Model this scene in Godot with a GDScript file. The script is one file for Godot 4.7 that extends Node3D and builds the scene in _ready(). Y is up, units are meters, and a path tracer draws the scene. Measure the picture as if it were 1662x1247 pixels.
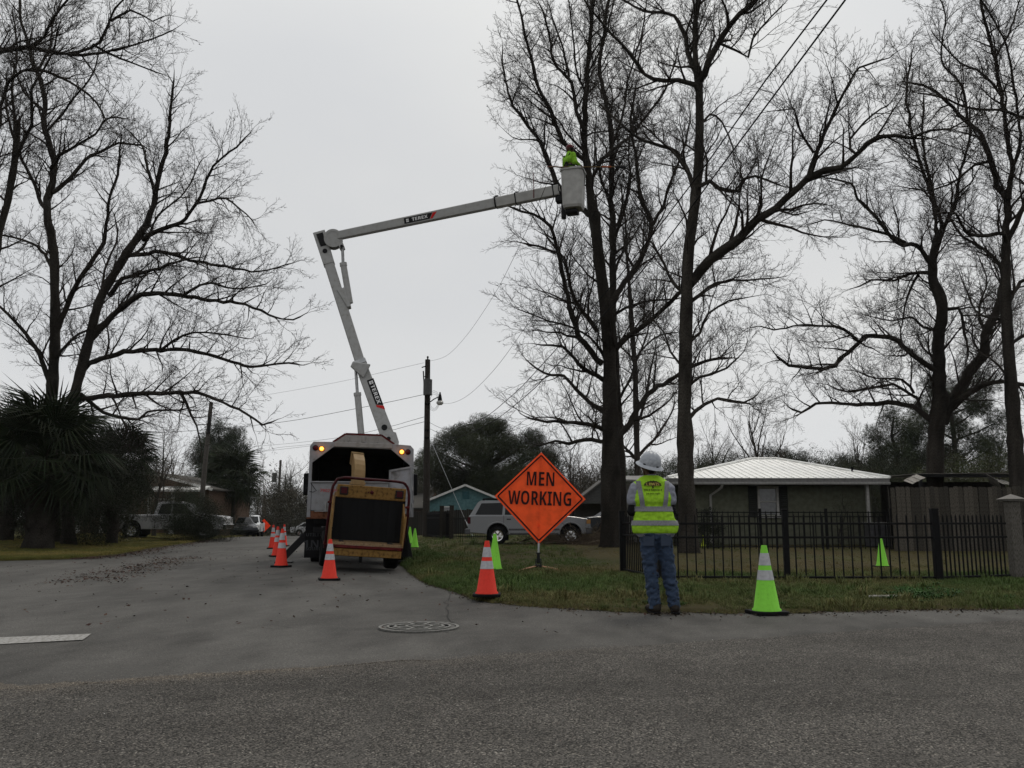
extends Node3D
# A tree crew at work on a grey winter day: bucket truck, chipper, cones, road-work sign and bare trees.
# World: camera stands at x = 0, z = 0, looks along -z; metres.

const LENS := 1385.0          # focal length in pixels of the 1662 x 1247 photograph
const TILT := 0.15645         # upward tilt of the camera
const EYE := 1.05

var mats := {}
var tex := {}
var noise_a := FastNoiseLite.new()
var noise_b := FastNoiseLite.new()
var taken := {}

# ---------------------------------------------------------------- mesh builder
class MB:
	var v := PackedVector3Array()
	var n := PackedVector3Array()
	var uv := PackedVector2Array()
	var c := PackedColorArray()
	var ix := PackedInt32Array()
	var col := Color(1, 1, 1)
	var xf := Transform3D.IDENTITY
	var has_col := false

	func vert(p: Vector3, nn: Vector3, t := Vector2.ZERO) -> int:
		v.append(xf * p)
		n.append((xf.basis * nn).normalized())
		uv.append(t)
		c.append(col)
		return v.size() - 1

	# corners counter-clockwise seen from outside
	func quad(a: Vector3, b: Vector3, d: Vector3, e: Vector3, hint := Vector3.ZERO) -> void:
		var nn := (b - a).cross(d - a)
		if nn.length_squared() < 1e-14:
			nn = (d - a).cross(e - a)
		var flip := hint != Vector3.ZERO and nn.dot(hint) < 0.0
		if flip:
			nn = -nn
		nn = nn.normalized()
		var i := vert(a, nn, Vector2(0, 0))
		vert(b, nn, Vector2(1, 0)); vert(d, nn, Vector2(1, 1)); vert(e, nn, Vector2(0, 1))
		if flip:
			ix.append_array(PackedInt32Array([i, i + 1, i + 2, i, i + 2, i + 3]))
		else:
			ix.append_array(PackedInt32Array([i, i + 2, i + 1, i, i + 3, i + 2]))

	func tri(a: Vector3, b: Vector3, d: Vector3, hint := Vector3.ZERO) -> void:
		var nn := (b - a).cross(d - a)
		var flip := hint != Vector3.ZERO and nn.dot(hint) < 0.0
		if flip:
			nn = -nn
		nn = nn.normalized()
		var i := vert(a, nn)
		vert(b, nn); vert(d, nn)
		if flip:
			ix.append_array(PackedInt32Array([i, i + 1, i + 2]))
		else:
			ix.append_array(PackedInt32Array([i, i + 2, i + 1]))

	func box(at: Vector3, size: Vector3, ch := 0.0, b := Basis.IDENTITY) -> void:
		var h := size * 0.5
		ch = minf(ch, minf(h.x, minf(h.y, h.z)) * 0.9)
		var P := func(sx: int, sy: int, sz: int, axis: int) -> Vector3:
			var q := Vector3(sx * (h.x - (0.0 if axis == 0 else ch)), sy * (h.y - (0.0 if axis == 1 else ch)), sz * (h.z - (0.0 if axis == 2 else ch)))
			return at + b * q
		var s2 := [[-1, -1], [1, -1], [1, 1], [-1, 1]]
		for s in [-1, 1]:
			quad(P.call(s, -1, -1, 0), P.call(s, 1, -1, 0), P.call(s, 1, 1, 0), P.call(s, -1, 1, 0), b * Vector3(s, 0, 0))
			quad(P.call(-1, s, -1, 1), P.call(1, s, -1, 1), P.call(1, s, 1, 1), P.call(-1, s, 1, 1), b * Vector3(0, s, 0))
			quad(P.call(-1, -1, s, 2), P.call(1, -1, s, 2), P.call(1, 1, s, 2), P.call(-1, 1, s, 2), b * Vector3(0, 0, s))
		if ch <= 0.0:
			return
		for q in s2:
			quad(P.call(q[0], q[1], -1, 0), P.call(q[0], q[1], 1, 0), P.call(q[0], q[1], 1, 1), P.call(q[0], q[1], -1, 1), b * Vector3(q[0], q[1], 0))
			quad(P.call(q[0], -1, q[1], 0), P.call(q[0], 1, q[1], 0), P.call(q[0], 1, q[1], 2), P.call(q[0], -1, q[1], 2), b * Vector3(q[0], 0, q[1]))
			quad(P.call(-1, q[0], q[1], 1), P.call(1, q[0], q[1], 1), P.call(1, q[0], q[1], 2), P.call(-1, q[0], q[1], 2), b * Vector3(0, q[0], q[1]))
			for s in [-1, 1]:
				tri(P.call(s, q[0], q[1], 0), P.call(s, q[0], q[1], 1), P.call(s, q[0], q[1], 2), b * Vector3(s, q[0], q[1]))

	# box between two points: width across (side hint) and height
	func bar(a: Vector3, e: Vector3, w: float, hgt: float, up := Vector3.UP, ch := 0.0) -> void:
		var t := (e - a).normalized()
		var x := t.cross(up).normalized()
		if x.length_squared() < 0.5:
			x = Vector3.RIGHT
		var y := x.cross(t).normalized()
		box((a + e) * 0.5, Vector3(w, hgt, a.distance_to(e)), ch, Basis(x, y, -t))

	func tube(p: PackedVector3Array, r: PackedFloat32Array, sides := 8, caps := true) -> void:
		var m := p.size()
		if m < 2:
			return
		var t := (p[1] - p[0]).normalized()
		var u := t.cross(Vector3.UP if absf(t.y) < 0.9 else Vector3.RIGHT).normalized()
		var first := v.size()
		for i in m:
			var tn := (p[mini(i + 1, m - 1)] - p[maxi(i - 1, 0)]).normalized()
			u = (u - tn * u.dot(tn)).normalized()
			var w := tn.cross(u)
			for j in sides:
				var f := TAU * j / sides
				var nn := u * cos(f) + w * sin(f)
				vert(p[i] + nn * r[i], nn, Vector2(float(j) / sides, i))
		for i in m - 1:
			for j in sides:
				var a := first + i * sides + j
				var b := first + i * sides + (j + 1) % sides
				ix.append_array(PackedInt32Array([a, b + sides, b, a, a + sides, b + sides]))
		if caps:
			for e in [0, m - 1]:
				if r[e] < 0.0005:
					continue
				var nn := (p[0] - p[1]).normalized() if e == 0 else (p[m - 1] - p[m - 2]).normalized()
				var ci := v.size()
				v.append(xf * p[e]); n.append((xf.basis * nn).normalized()); uv.append(Vector2.ZERO); c.append(col)
				for j in sides:
					v.append(v[first + e * sides + j]); n.append(n[ci]); uv.append(Vector2.ZERO); c.append(col)
				for j in sides:
					var a := ci + 1 + j
					var b := ci + 1 + (j + 1) % sides
					ix.append_array(PackedInt32Array([ci, a, b] if e == 0 else [ci, b, a]))

	func cyl(a: Vector3, e: Vector3, r0: float, r1 := -1.0, sides := 14, caps := true) -> void:
		tube(PackedVector3Array([a, e]), PackedFloat32Array([r0, r0 if r1 < 0.0 else r1]), sides, caps)

	# profile of (radius, height), smooth around, hard steps where a point repeats
	func lathe(prof: Array, sides := 20, x2 := Transform3D.IDENTITY) -> void:
		var keep := xf
		xf = xf * x2
		for i in prof.size() - 1:
			var a: Vector2 = prof[i]
			var b: Vector2 = prof[i + 1]
			if a.is_equal_approx(b):
				continue
			var d := (b - a).normalized()
			var na := Vector2(d.y, -d.x)
			var n0 := na
			var n1 := na
			if i > 0 and not (prof[i - 1] as Vector2).is_equal_approx(a):
				var dp: Vector2 = (a - prof[i - 1]).normalized()
				if dp.dot(d) > 0.6:
					n0 = (na + Vector2(dp.y, -dp.x)).normalized()
			if i + 2 < prof.size() and not (prof[i + 2] as Vector2).is_equal_approx(b):
				var dn: Vector2 = (prof[i + 2] - b).normalized()
				if dn.dot(d) > 0.6:
					n1 = (na + Vector2(dn.y, -dn.x)).normalized()
			var f0 := v.size()
			for j in sides + 1:
				var ph := TAU * j / sides
				var cs := cos(ph)
				var sn := sin(ph)
				vert(Vector3(a.x * cs, a.y, a.x * sn), Vector3(n0.x * cs, n0.y, n0.x * sn), Vector2(float(j) / sides, 0))
				vert(Vector3(b.x * cs, b.y, b.x * sn), Vector3(n1.x * cs, n1.y, n1.x * sn), Vector2(float(j) / sides, 1))
			for j in sides:
				var q := f0 + j * 2
				ix.append_array(PackedInt32Array([q, q + 2, q + 3, q, q + 3, q + 1]))
		xf = keep

	# polygon in x, y pushed along z from z0 to z1, edges rounded off by ch
	func prism(poly: PackedVector2Array, z0: float, z1: float, ch := 0.0) -> void:
		if Geometry2D.is_polygon_clockwise(poly):
			poly = poly.duplicate()
			poly.reverse()
		var m := poly.size()
		var inner := poly
		if ch > 0.0:
			inner = inset(poly, ch)
		var idx := Geometry2D.triangulate_polygon(inner)
		for s in [0, 1]:
			var z := z0 if s == 0 else z1
			var f := v.size()
			for p in inner:
				vert(Vector3(p.x, p.y, z), Vector3(0, 0, -1 if s == 0 else 1), p)
			for k in range(0, idx.size(), 3):
				var a := inner[idx[k]]
				var b := inner[idx[k + 1]]
				var d := inner[idx[k + 2]]
				var ccw := (b - a).cross(d - a) > 0.0
				if ccw == (s == 1):
					ix.append_array(PackedInt32Array([f + idx[k], f + idx[k + 2], f + idx[k + 1]]))
				else:
					ix.append_array(PackedInt32Array([f + idx[k], f + idx[k + 1], f + idx[k + 2]]))
		for i in m:
			var a := poly[i]
			var b := poly[(i + 1) % m]
			var ia := inner[i]
			var ib := inner[(i + 1) % m]
			var out := Vector3(b.y - a.y, a.x - b.x, 0)
			quad(Vector3(a.x, a.y, z0 + ch), Vector3(b.x, b.y, z0 + ch), Vector3(b.x, b.y, z1 - ch), Vector3(a.x, a.y, z1 - ch), out)
			if ch > 0.0:
				quad(Vector3(a.x, a.y, z1 - ch), Vector3(b.x, b.y, z1 - ch), Vector3(ib.x, ib.y, z1), Vector3(ia.x, ia.y, z1), out + Vector3(0, 0, out.length()))
				quad(Vector3(a.x, a.y, z0 + ch), Vector3(b.x, b.y, z0 + ch), Vector3(ib.x, ib.y, z0), Vector3(ia.x, ia.y, z0), out - Vector3(0, 0, out.length()))

	static func inset(poly: PackedVector2Array, d: float) -> PackedVector2Array:
		var out := PackedVector2Array()
		var m := poly.size()
		for i in m:
			var a := poly[(i + m - 1) % m]
			var b := poly[i]
			var e := poly[(i + 1) % m]
			var n0 := (b - a).normalized()
			var n1 := (e - b).normalized()
			n0 = Vector2(-n0.y, n0.x)
			n1 = Vector2(-n1.y, n1.x)
			var k := (n0 + n1)
			var q := k.length_squared()
			out.append(b + k * (2.0 * d / maxf(q, 0.6)) * 0.5 * 1.0)
		return out

	func mesh() -> ArrayMesh:
		var m := ArrayMesh.new()
		var a := []
		a.resize(Mesh.ARRAY_MAX)
		a[Mesh.ARRAY_VERTEX] = v
		a[Mesh.ARRAY_NORMAL] = n
		a[Mesh.ARRAY_TEX_UV] = uv
		if has_col:
			a[Mesh.ARRAY_COLOR] = c
		a[Mesh.ARRAY_INDEX] = ix
		m.add_surface_from_arrays(Mesh.PRIMITIVE_TRIANGLES, a)
		return m

# ---------------------------------------------------------------- naming
func numbered(called: String) -> String:
	var k: int = taken.get(called, 0)
	taken[called] = k + 1
	return called if k == 0 else "%s_%03d" % [called, k]

func child_name(called: String, parent: Node) -> String:
	var key := "%d/%s" % [parent.get_instance_id(), called]
	var k: int = taken.get(key, 0)
	taken[key] = k + 1
	return called if k == 0 else "%s_%03d" % [called, k]

func tag(o: Node, label: String, category: String, group := "") -> Node:
	o.set_meta("label", label)
	o.set_meta("category", category)
	if group != "":
		o.set_meta("group", group)
	return o

func thing(called: String, label: String, category: String, where := Vector3.ZERO, turn := 0.0, group := "") -> Node3D:
	var o := Node3D.new()
	o.name = numbered(called)
	add_child(o)
	o.position = where
	o.rotation.y = turn
	tag(o, label, category, group)
	return o

func obj(called: String, mb: MB, m: Material, parent: Node = null) -> MeshInstance3D:
	return put_mesh(called, mb.mesh(), m, parent)

func put_mesh(called: String, mesh: Mesh, m: Material, parent: Node = null) -> MeshInstance3D:
	var o := MeshInstance3D.new()
	o.mesh = mesh
	o.material_override = m
	if parent == null:
		o.name = numbered(called)
		add_child(o, true)
	else:
		o.name = child_name(called, parent)
		parent.add_child(o, true)
	return o

func structure(called: String, mb: MB, m: Material) -> MeshInstance3D:
	var o := obj(called, mb, m)
	o.set_meta("kind", "structure")
	return o

func copy_of(o: Node3D, base_name: String, label: String) -> Node3D:
	var r: Node3D = o.duplicate()
	r.name = numbered(base_name)
	add_child(r, true)
	r.set_meta("label", label)
	return r

func scatter(called: String, mesh: Mesh, m: Material, where: Array[Transform3D], tints: PackedColorArray, parent: Node = null) -> MultiMeshInstance3D:
	var mm := MultiMesh.new()
	mm.transform_format = MultiMesh.TRANSFORM_3D
	mm.use_colors = tints.size() > 0
	mm.mesh = mesh
	mm.instance_count = where.size()
	for i in where.size():
		mm.set_instance_transform(i, where[i])
	if tints.size() > 0:
		for i in where.size():
			mm.set_instance_color(i, tints[i])
	var o := MultiMeshInstance3D.new()
	o.multimesh = mm
	o.material_override = m
	if parent == null:
		o.name = numbered(called)
		add_child(o, true)
	else:
		o.name = child_name(called, parent)
		parent.add_child(o, true)
	o.set_meta("kind", "stuff")
	return o

# flat lettering, reading along +x, facing +z
func lettering(words: String, cap: float, m: Material, parent: Node, x2: Transform3D, wide := 1.0, bold := true, called := "lettering", thick := 0.004) -> MeshInstance3D:
	var t := TextMesh.new()
	var f := SystemFont.new()
	f.font_names = PackedStringArray(["Droid Sans"])
	f.font_weight = 700 if bold else 400
	t.font = f
	t.text = words
	t.font_size = 48
	t.pixel_size = cap / (0.714 * 48.0)
	t.depth = thick
	t.curve_step = 2.0
	var o := put_mesh(called, t, m, parent)
	o.transform = x2 * Transform3D(Basis.from_scale(Vector3(wide, 1, 1)), Vector3.ZERO)
	return o

# ---------------------------------------------------------------- places
# direction of a pixel of the photograph, per metre of depth
func ray(px: float, py: float) -> Vector3:
	var x := (px - 831.0) / LENS
	var y := (623.5 - py) / LENS
	var d := Vector3(x, y * cos(TILT) + sin(TILT), -cos(TILT) + y * sin(TILT))
	return d / -d.z

func at(px: float, py: float, depth: float) -> Vector3:
	return Vector3(0, EYE, 0) + ray(px, py) * depth

func on_ground(px: float, py: float) -> Vector3:
	var d := ray(px, py)
	var k := -EYE / minf(d.y, -0.003)
	for i in 12:
		var p := Vector3(0, EYE, 0) + d * k
		k = (ground_h(p.x, p.z) - EYE) / minf(d.y, -0.003)
	var q := Vector3(0, EYE, 0) + d * k
	q.y = ground_h(q.x, q.z)
	return q

# metres across one photo pixel at a depth
func px_m(depth: float) -> float:
	return depth / LENS * 1.01

func ss(a: float, b: float, x: float) -> float:
	return smoothstep(a, b, x)

func right_edge(x: float) -> float:    # depth of the near edge of the corner lawn
	return along(x, [[-40, 208], [-10, 58], [-2.95, 22.7], [-2.13, 18.1], [-1.38, 14.6], [-0.83, 12.6], [-0.5, 11.4], [0.0, 10.75], [0.5, 10.35], [1.55, 9.85], [2.9, 9.8], [4.8, 10.2], [6.1, 10.3], [12, 12.6], [60, 34]])

func left_edge(d: float) -> float:     # x of the street edge of the lawn across the street, by depth
	return along(d, [[21.3, -14.6], [21.9, -12.5], [22.7, -11.5], [25, -11.4], [31, -12.8], [39, -14.2], [75, -22], [125, -32]])

func along(x: float, t: Array) -> float:
	if x <= t[0][0]:
		return t[0][1]
	for i in t.size() - 1:
		if x <= t[i + 1][0]:
			return lerpf(t[i][1], t[i + 1][1], (x - t[i][0]) / float(t[i + 1][0] - t[i][0]))
	return t[-1][1]

func ground_h(x: float, z: float) -> float:
	var d := -z
	var h := 0.0
	h -= 0.85 * ss(40.0, 105.0, d) * (1.0 - ss(-9.0, 6.0, x))
	var axis := -2.95 - 0.2 * (d - 22.7)          # near edge line of the street
	var off := x - axis
	if d > 12.0:
		h -= 0.07 * exp(-pow((off + 0.2) / 1.1, 2.0)) * ss(12.0, 16.0, d) * (1.0 - ss(25.0, 34.0, d))
	h += 0.16 * ss(1.0, 8.0, off) * ss(30.0, 45.0, d)
	h += 0.18 * ss(-9.6, -14.0, off) * ss(20.0, 32.0, d)
	return h

# ---------------------------------------------------------------- materials
func lut_image(src: Image, ramp: Array) -> Image:
	# ramp: [[value 0..1, linear colour] ...] -> RGB8 in sRGB
	var bytes := src.get_data()
	var rr := PackedByteArray(); var gg := PackedByteArray(); var bb := PackedByteArray()
	rr.resize(256); gg.resize(256); bb.resize(256)
	for i in 256:
		var x := i / 255.0
		var c: Color = ramp[-1][1]
		if x <= ramp[0][0]:
			c = ramp[0][1]
		else:
			for k in ramp.size() - 1:
				if x <= ramp[k + 1][0]:
					c = (ramp[k][1] as Color).lerp(ramp[k + 1][1], (x - ramp[k][0]) / float(ramp[k + 1][0] - ramp[k][0]))
					break
		c = c.linear_to_srgb()
		rr[i] = int(clampf(c.r, 0, 1) * 255.0 + 0.5); gg[i] = int(clampf(c.g, 0, 1) * 255.0 + 0.5); bb[i] = int(clampf(c.b, 0, 1) * 255.0 + 0.5)
	var out := PackedByteArray()
	out.resize(bytes.size() * 3)
	var o := 0
	for b in bytes:
		out[o] = rr[b]; out[o + 1] = gg[b]; out[o + 2] = bb[b]
		o += 3
	return Image.create_from_data(src.get_width(), src.get_height(), false, Image.FORMAT_RGB8, out)

func noise_image(size: int, freq: float, oct: int, kind := FastNoiseLite.TYPE_SIMPLEX_SMOOTH, sd := 1) -> Image:
	var f := FastNoiseLite.new()
	f.seed = sd
	f.noise_type = kind
	f.frequency = freq
	f.fractal_type = FastNoiseLite.FRACTAL_FBM if oct > 1 else FastNoiseLite.FRACTAL_NONE
	f.fractal_octaves = oct
	if kind == FastNoiseLite.TYPE_CELLULAR:
		f.cellular_return_type = FastNoiseLite.RETURN_CELL_VALUE
		f.cellular_jitter = 1.0
	return f.get_seamless_image(size, size, false, false, 0.12, true)

func g3(x: float) -> Color:
	return Color(x, x, x)

func make_textures() -> void:
	var soft := noise_image(512, 0.012, 5, FastNoiseLite.TYPE_SIMPLEX_SMOOTH, 3)
	var fine := noise_image(512, 0.09, 4, FastNoiseLite.TYPE_SIMPLEX_SMOOTH, 5)
	var streak := noise_image(512, 0.03, 4, FastNoiseLite.TYPE_SIMPLEX, 9)
	tex.soft = ImageTexture.create_from_image(lut_image(soft, [[0.2, g3(0.72)], [0.8, g3(1.0)]]))
	tex.dirty = ImageTexture.create_from_image(lut_image(soft, [[0.15, Color(0.3, 0.27, 0.23)], [0.45, Color(0.82, 0.8, 0.77)], [0.8, g3(1.0)]]))
	tex.worn = ImageTexture.create_from_image(lut_image(soft, [[0.02, Color(0.6, 0.57, 0.53)], [0.25, Color(0.88, 0.87, 0.85)], [0.6, g3(1.0)]]))
	tex.fine = ImageTexture.create_from_image(lut_image(fine, [[0.15, g3(0.55)], [0.85, g3(1.0)]]))
	tex.bark = ImageTexture.create_from_image(lut_image(streak, [[0.2, Color(0.35, 0.32, 0.3)], [0.5, Color(0.75, 0.72, 0.7)], [0.8, Color(1.0, 0.98, 0.95)]]))
	tex.streak_h = ImageTexture.create_from_image(streak)
	tex.fine_h = ImageTexture.create_from_image(fine)
	# road chippings: single stones, each with a tone of its own, dark bitumen between
	var cell := noise_image(1024, 0.2, 1, FastNoiseLite.TYPE_CELLULAR, 11)
	tex.chip = ImageTexture.create_from_image(lut_image(cell, [[0.0, Color(0.016, 0.0155, 0.015)], [0.3, Color(0.055, 0.053, 0.05)], [0.6, Color(0.098, 0.094, 0.089)], [0.85, Color(0.15, 0.143, 0.133)], [0.95, Color(0.21, 0.195, 0.175)], [1.0, Color(0.34, 0.325, 0.3)]]))
	var fd := FastNoiseLite.new()
	fd.noise_type = FastNoiseLite.TYPE_CELLULAR
	fd.seed = 11
	fd.frequency = 0.2
	fd.fractal_type = FastNoiseLite.FRACTAL_NONE
	fd.cellular_return_type = FastNoiseLite.RETURN_DISTANCE2_SUB
	tex.chip_h = ImageTexture.create_from_image(fd.get_seamless_image(1024, 1024, false, false, 0.12, true))
	var cell2 := noise_image(1024, 0.3, 2, FastNoiseLite.TYPE_CELLULAR, 17)
	tex.mix = ImageTexture.create_from_image(lut_image(cell2, [[0.0, Color(0.039, 0.038, 0.037)], [0.5, Color(0.083, 0.081, 0.078)], [0.85, Color(0.117, 0.114, 0.108)], [1.0, Color(0.22, 0.21, 0.195)]]))
	tex.blotch = ImageTexture.create_from_image(lut_image(soft, [[0.2, g3(0.78)], [0.5, g3(0.92)], [0.8, g3(1.0)]]))
	tex.turf = ImageTexture.create_from_image(lut_image(fine, [[0.1, Color(0.018, 0.022, 0.008)], [0.45, Color(0.052, 0.056, 0.018)], [0.7, Color(0.09, 0.08, 0.03)], [1.0, Color(0.13, 0.1, 0.045)]]))

# plain material: linear base colour, a computed mottle over it
func mat(key: String, c: Color, rough := 0.6, mottle := "soft", scale := 1.0, metal := 0.0, bump := 0.0, vcol := false) -> StandardMaterial3D:
	if mats.has(key):
		return mats[key]
	var m := StandardMaterial3D.new()
	m.albedo_color = c.linear_to_srgb()
	m.roughness = rough
	m.metallic = metal
	if mottle != "":
		m.albedo_texture = tex[mottle]
		m.uv1_triplanar = true
		m.uv1_scale = Vector3.ONE * scale
	if bump > 0.0:
		m.heightmap_enabled = true
		m.heightmap_texture = tex.fine_h
		m.heightmap_scale = bump
	m.vertex_color_use_as_albedo = vcol
	if metal == 0.0 and rough > 0.3:
		m.metallic_specular = 0.22
	m.cull_mode = BaseMaterial3D.CULL_DISABLED
	mats[key] = m
	return m

func glow(key: String, c: Color, strength: float) -> StandardMaterial3D:
	var m := mat(key, c, 0.3, "")
	m.emission_enabled = true
	m.emission = c.linear_to_srgb()
	m.emission_energy_multiplier = strength
	return m

func make_materials() -> void:
	var m := mat("chip_road", Color(1.0, 0.99, 0.975), 0.85, "", 1.0, 0.0, 0.0, true)
	m.albedo_texture = tex.chip
	m.uv1_triplanar = true
	m.uv1_world_triplanar = true
	m.uv1_scale = Vector3.ONE * 0.62
	m.heightmap_enabled = true
	m.heightmap_texture = tex.chip_h
	m.heightmap_scale = 0.8
	m = mat("street", Color(1.0, 0.995, 0.98), 0.82, "", 1.0, 0.0, 0.0, true)
	m.albedo_texture = tex.mix
	m.uv1_triplanar = true
	m.uv1_world_triplanar = true
	m.uv1_scale = Vector3.ONE * 0.55
	m.heightmap_enabled = true
	m.heightmap_texture = tex.fine_h
	m.heightmap_scale = 0.12
	m = mat("turf", Color(0.8, 0.8, 0.8), 0.95, "", 1.0, 0.0, 0.0, true)
	m.albedo_texture = tex.turf
	m.uv1_triplanar = true
	m.uv1_world_triplanar = true
	m.uv1_scale = Vector3.ONE * 0.7
	mat("blade", Color(1, 1, 1), 0.8, "", 1.0, 0.0, 0.0, true)
	m = mat("bark", Color(0.105, 0.096, 0.086), 0.95, "bark", 1.0, 0.0, 0.0, true)
	m.uv1_scale = Vector3(3.2, 0.7, 3.2)
	m.heightmap_enabled = true
	m.heightmap_texture = tex.streak_h
	m.heightmap_scale = 6.0
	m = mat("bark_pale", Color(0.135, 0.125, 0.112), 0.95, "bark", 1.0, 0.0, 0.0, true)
	m.uv1_scale = Vector3(3.2, 0.7, 3.2)
	m.heightmap_enabled = true
	m.heightmap_texture = tex.streak_h
	m.heightmap_scale = 6.0
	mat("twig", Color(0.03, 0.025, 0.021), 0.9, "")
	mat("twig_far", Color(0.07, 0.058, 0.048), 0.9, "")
	m = mat("leaf", Color(1, 1, 1), 0.6, "", 1.0, 0.0, 0.0, true)
	m.backlight_enabled = true
	m.backlight = Color(0.35, 0.35, 0.3)
	mat("white_paint", Color(0.225, 0.23, 0.243), 0.35, "worn", 0.8)
	mat("boom_white", Color(0.33, 0.33, 0.325), 0.4, "worn", 0.9)
	mat("fibreglass", Color(0.37, 0.365, 0.35), 0.45, "soft", 0.5)
	mat("black_rubber", Color(0.008, 0.008, 0.0085), 0.75, "fine", 3.0)
	mat("black_steel", Color(0.015, 0.015, 0.016), 0.5, "soft", 2.0)
	mat("black_iron", Color(0.006, 0.006, 0.0065), 0.6, "soft", 2.0)
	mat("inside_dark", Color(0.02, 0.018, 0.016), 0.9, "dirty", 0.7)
	mat("chrome", Color(0.6, 0.6, 0.6), 0.18, "", 1.0, 1.0)
	mat("steel", Color(0.3, 0.3, 0.3), 0.4, "soft", 1.0, 0.8)
	mat("galvanised", Color(0.45, 0.46, 0.47), 0.45, "soft", 1.0, 0.6)
	mat("rust", Color(0.16, 0.07, 0.04), 0.85, "dirty", 1.3)
	mat("red_paint", Color(0.09, 0.011, 0.011), 0.45, "dirty", 0.8)
	mat("red_tube", Color(0.05, 0.008, 0.011), 0.4, "dirty", 1.0)
	mat("yellow_paint", Color(0.195, 0.11, 0.032), 0.55, "dirty", 1.6)
	mat("tan_paint", Color(0.22, 0.145, 0.068), 0.5, "worn", 1.0)
	mat("tail_red", Color(0.05, 0.005, 0.008), 0.35, "")
	mat("dark_glass", Color(0.008, 0.009, 0.01), 0.08, "").metallic_specular = 0.3
	mat("print_black", Color(0.012, 0.012, 0.013), 0.5, "")
	mat("print_white", Color(0.7, 0.7, 0.7), 0.5, "")
	mat("print_red", Color(0.5, 0.02, 0.02), 0.5, "")

func _ready() -> void:
	make_camera()
	make_sky()
	make_textures()
	make_materials()
	make_ground()
	road_marks()
	road_cracks()
	make_sprays()
	make_leaf_clumps()
	big_trees()
	far_trees()
	houses_and_cars()
	fences()
	poles()
	bucket_truck()
	wood_chipper()
	roadwork_sign()
	far_sign()
	cones()
	ground_worker()
	bucket_worker()
	small_things()
	make_grass()
	loose_bits()

func houses_and_cars() -> void:
	cars()
	houses()

# ---------------------------------------------------------------- sky and light
const SUN_FROM := Vector3(0.26, 0.788, -0.558)

func make_sky() -> void:
	var w := 1024
	var h := 512
	var im := Image.create(w, h, false, Image.FORMAT_RGBF)
	var f := FastNoiseLite.new()
	f.seed = 4
	f.frequency = 1.3
	f.fractal_octaves = 5
	for y in h:
		var el := (0.5 - (y + 0.5) / h) * PI
		var s := sin(el)
		var base := 0.695 - 0.05 * ss(0.0, 0.3, s) + 0.40 * pow(maxf(s - 0.35, 0.0) / 0.65, 2.0)
		for x in w:
			var az := TAU * x / w
			var v := 0.0
			if s > -0.05:
				var d := Vector3(cos(el) * cos(az), s * 2.2, cos(el) * sin(az))
				v = f.get_noise_3d(d.x, d.y, d.z)
			var toward := Vector3(cos(el) * sin(az), s, -cos(el) * cos(az)).dot(SUN_FROM)
			var l := base * (1.0 + 0.11 * v) + 0.07 * exp(-(1.0 - toward) / 0.14)
			var cool := clampf(0.5 - v * 1.2, 0.0, 1.0)
			if s < 0.0:
				l = lerpf(base, 0.12, clampf(-s * 8.0, 0, 1))
			im.set_pixel(x, y, Color(l * (0.992 - 0.012 * cool), l, l * (0.996 + 0.03 * cool)))
	var pm := PanoramaSkyMaterial.new()
	pm.panorama = ImageTexture.create_from_image(im)
	var sky := Sky.new()
	sky.sky_material = pm
	var e := Environment.new()
	e.background_mode = Environment.BG_SKY
	e.sky = sky
	e.ambient_light_source = Environment.AMBIENT_SOURCE_SKY
	e.tonemap_mode = Environment.TONE_MAPPER_LINEAR
	e.tonemap_exposure = 1.06
	e.sdfgi_enabled = true
	e.ssao_enabled = true
	e.ssil_enabled = true
	e.fog_enabled = true
	e.fog_density = 0.00012
	e.fog_light_color = Color(0.8, 0.82, 0.84)
	var we := WorldEnvironment.new()
	we.name = "world_environment"
	we.environment = e
	add_child(we)
	var sun := DirectionalLight3D.new()
	sun.name = "sun"
	sun.light_energy = 0.45
	sun.light_angular_distance = 25.0
	sun.light_color = Color(1.0, 0.97, 0.92)
	sun.shadow_enabled = true
	add_child(sun)
	sun.rotation = Vector3(deg_to_rad(-52), deg_to_rad(180 - 25), 0)

func make_camera() -> void:
	var cam := Camera3D.new()
	cam.name = "camera"
	cam.fov = rad_to_deg(2.0 * atan(623.5 / LENS))
	cam.position = Vector3(0, EYE, 0)
	cam.rotation.x = TILT
	cam.near = 0.05
	cam.far = 3000.0
	add_child(cam)
	cam.current = true

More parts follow.
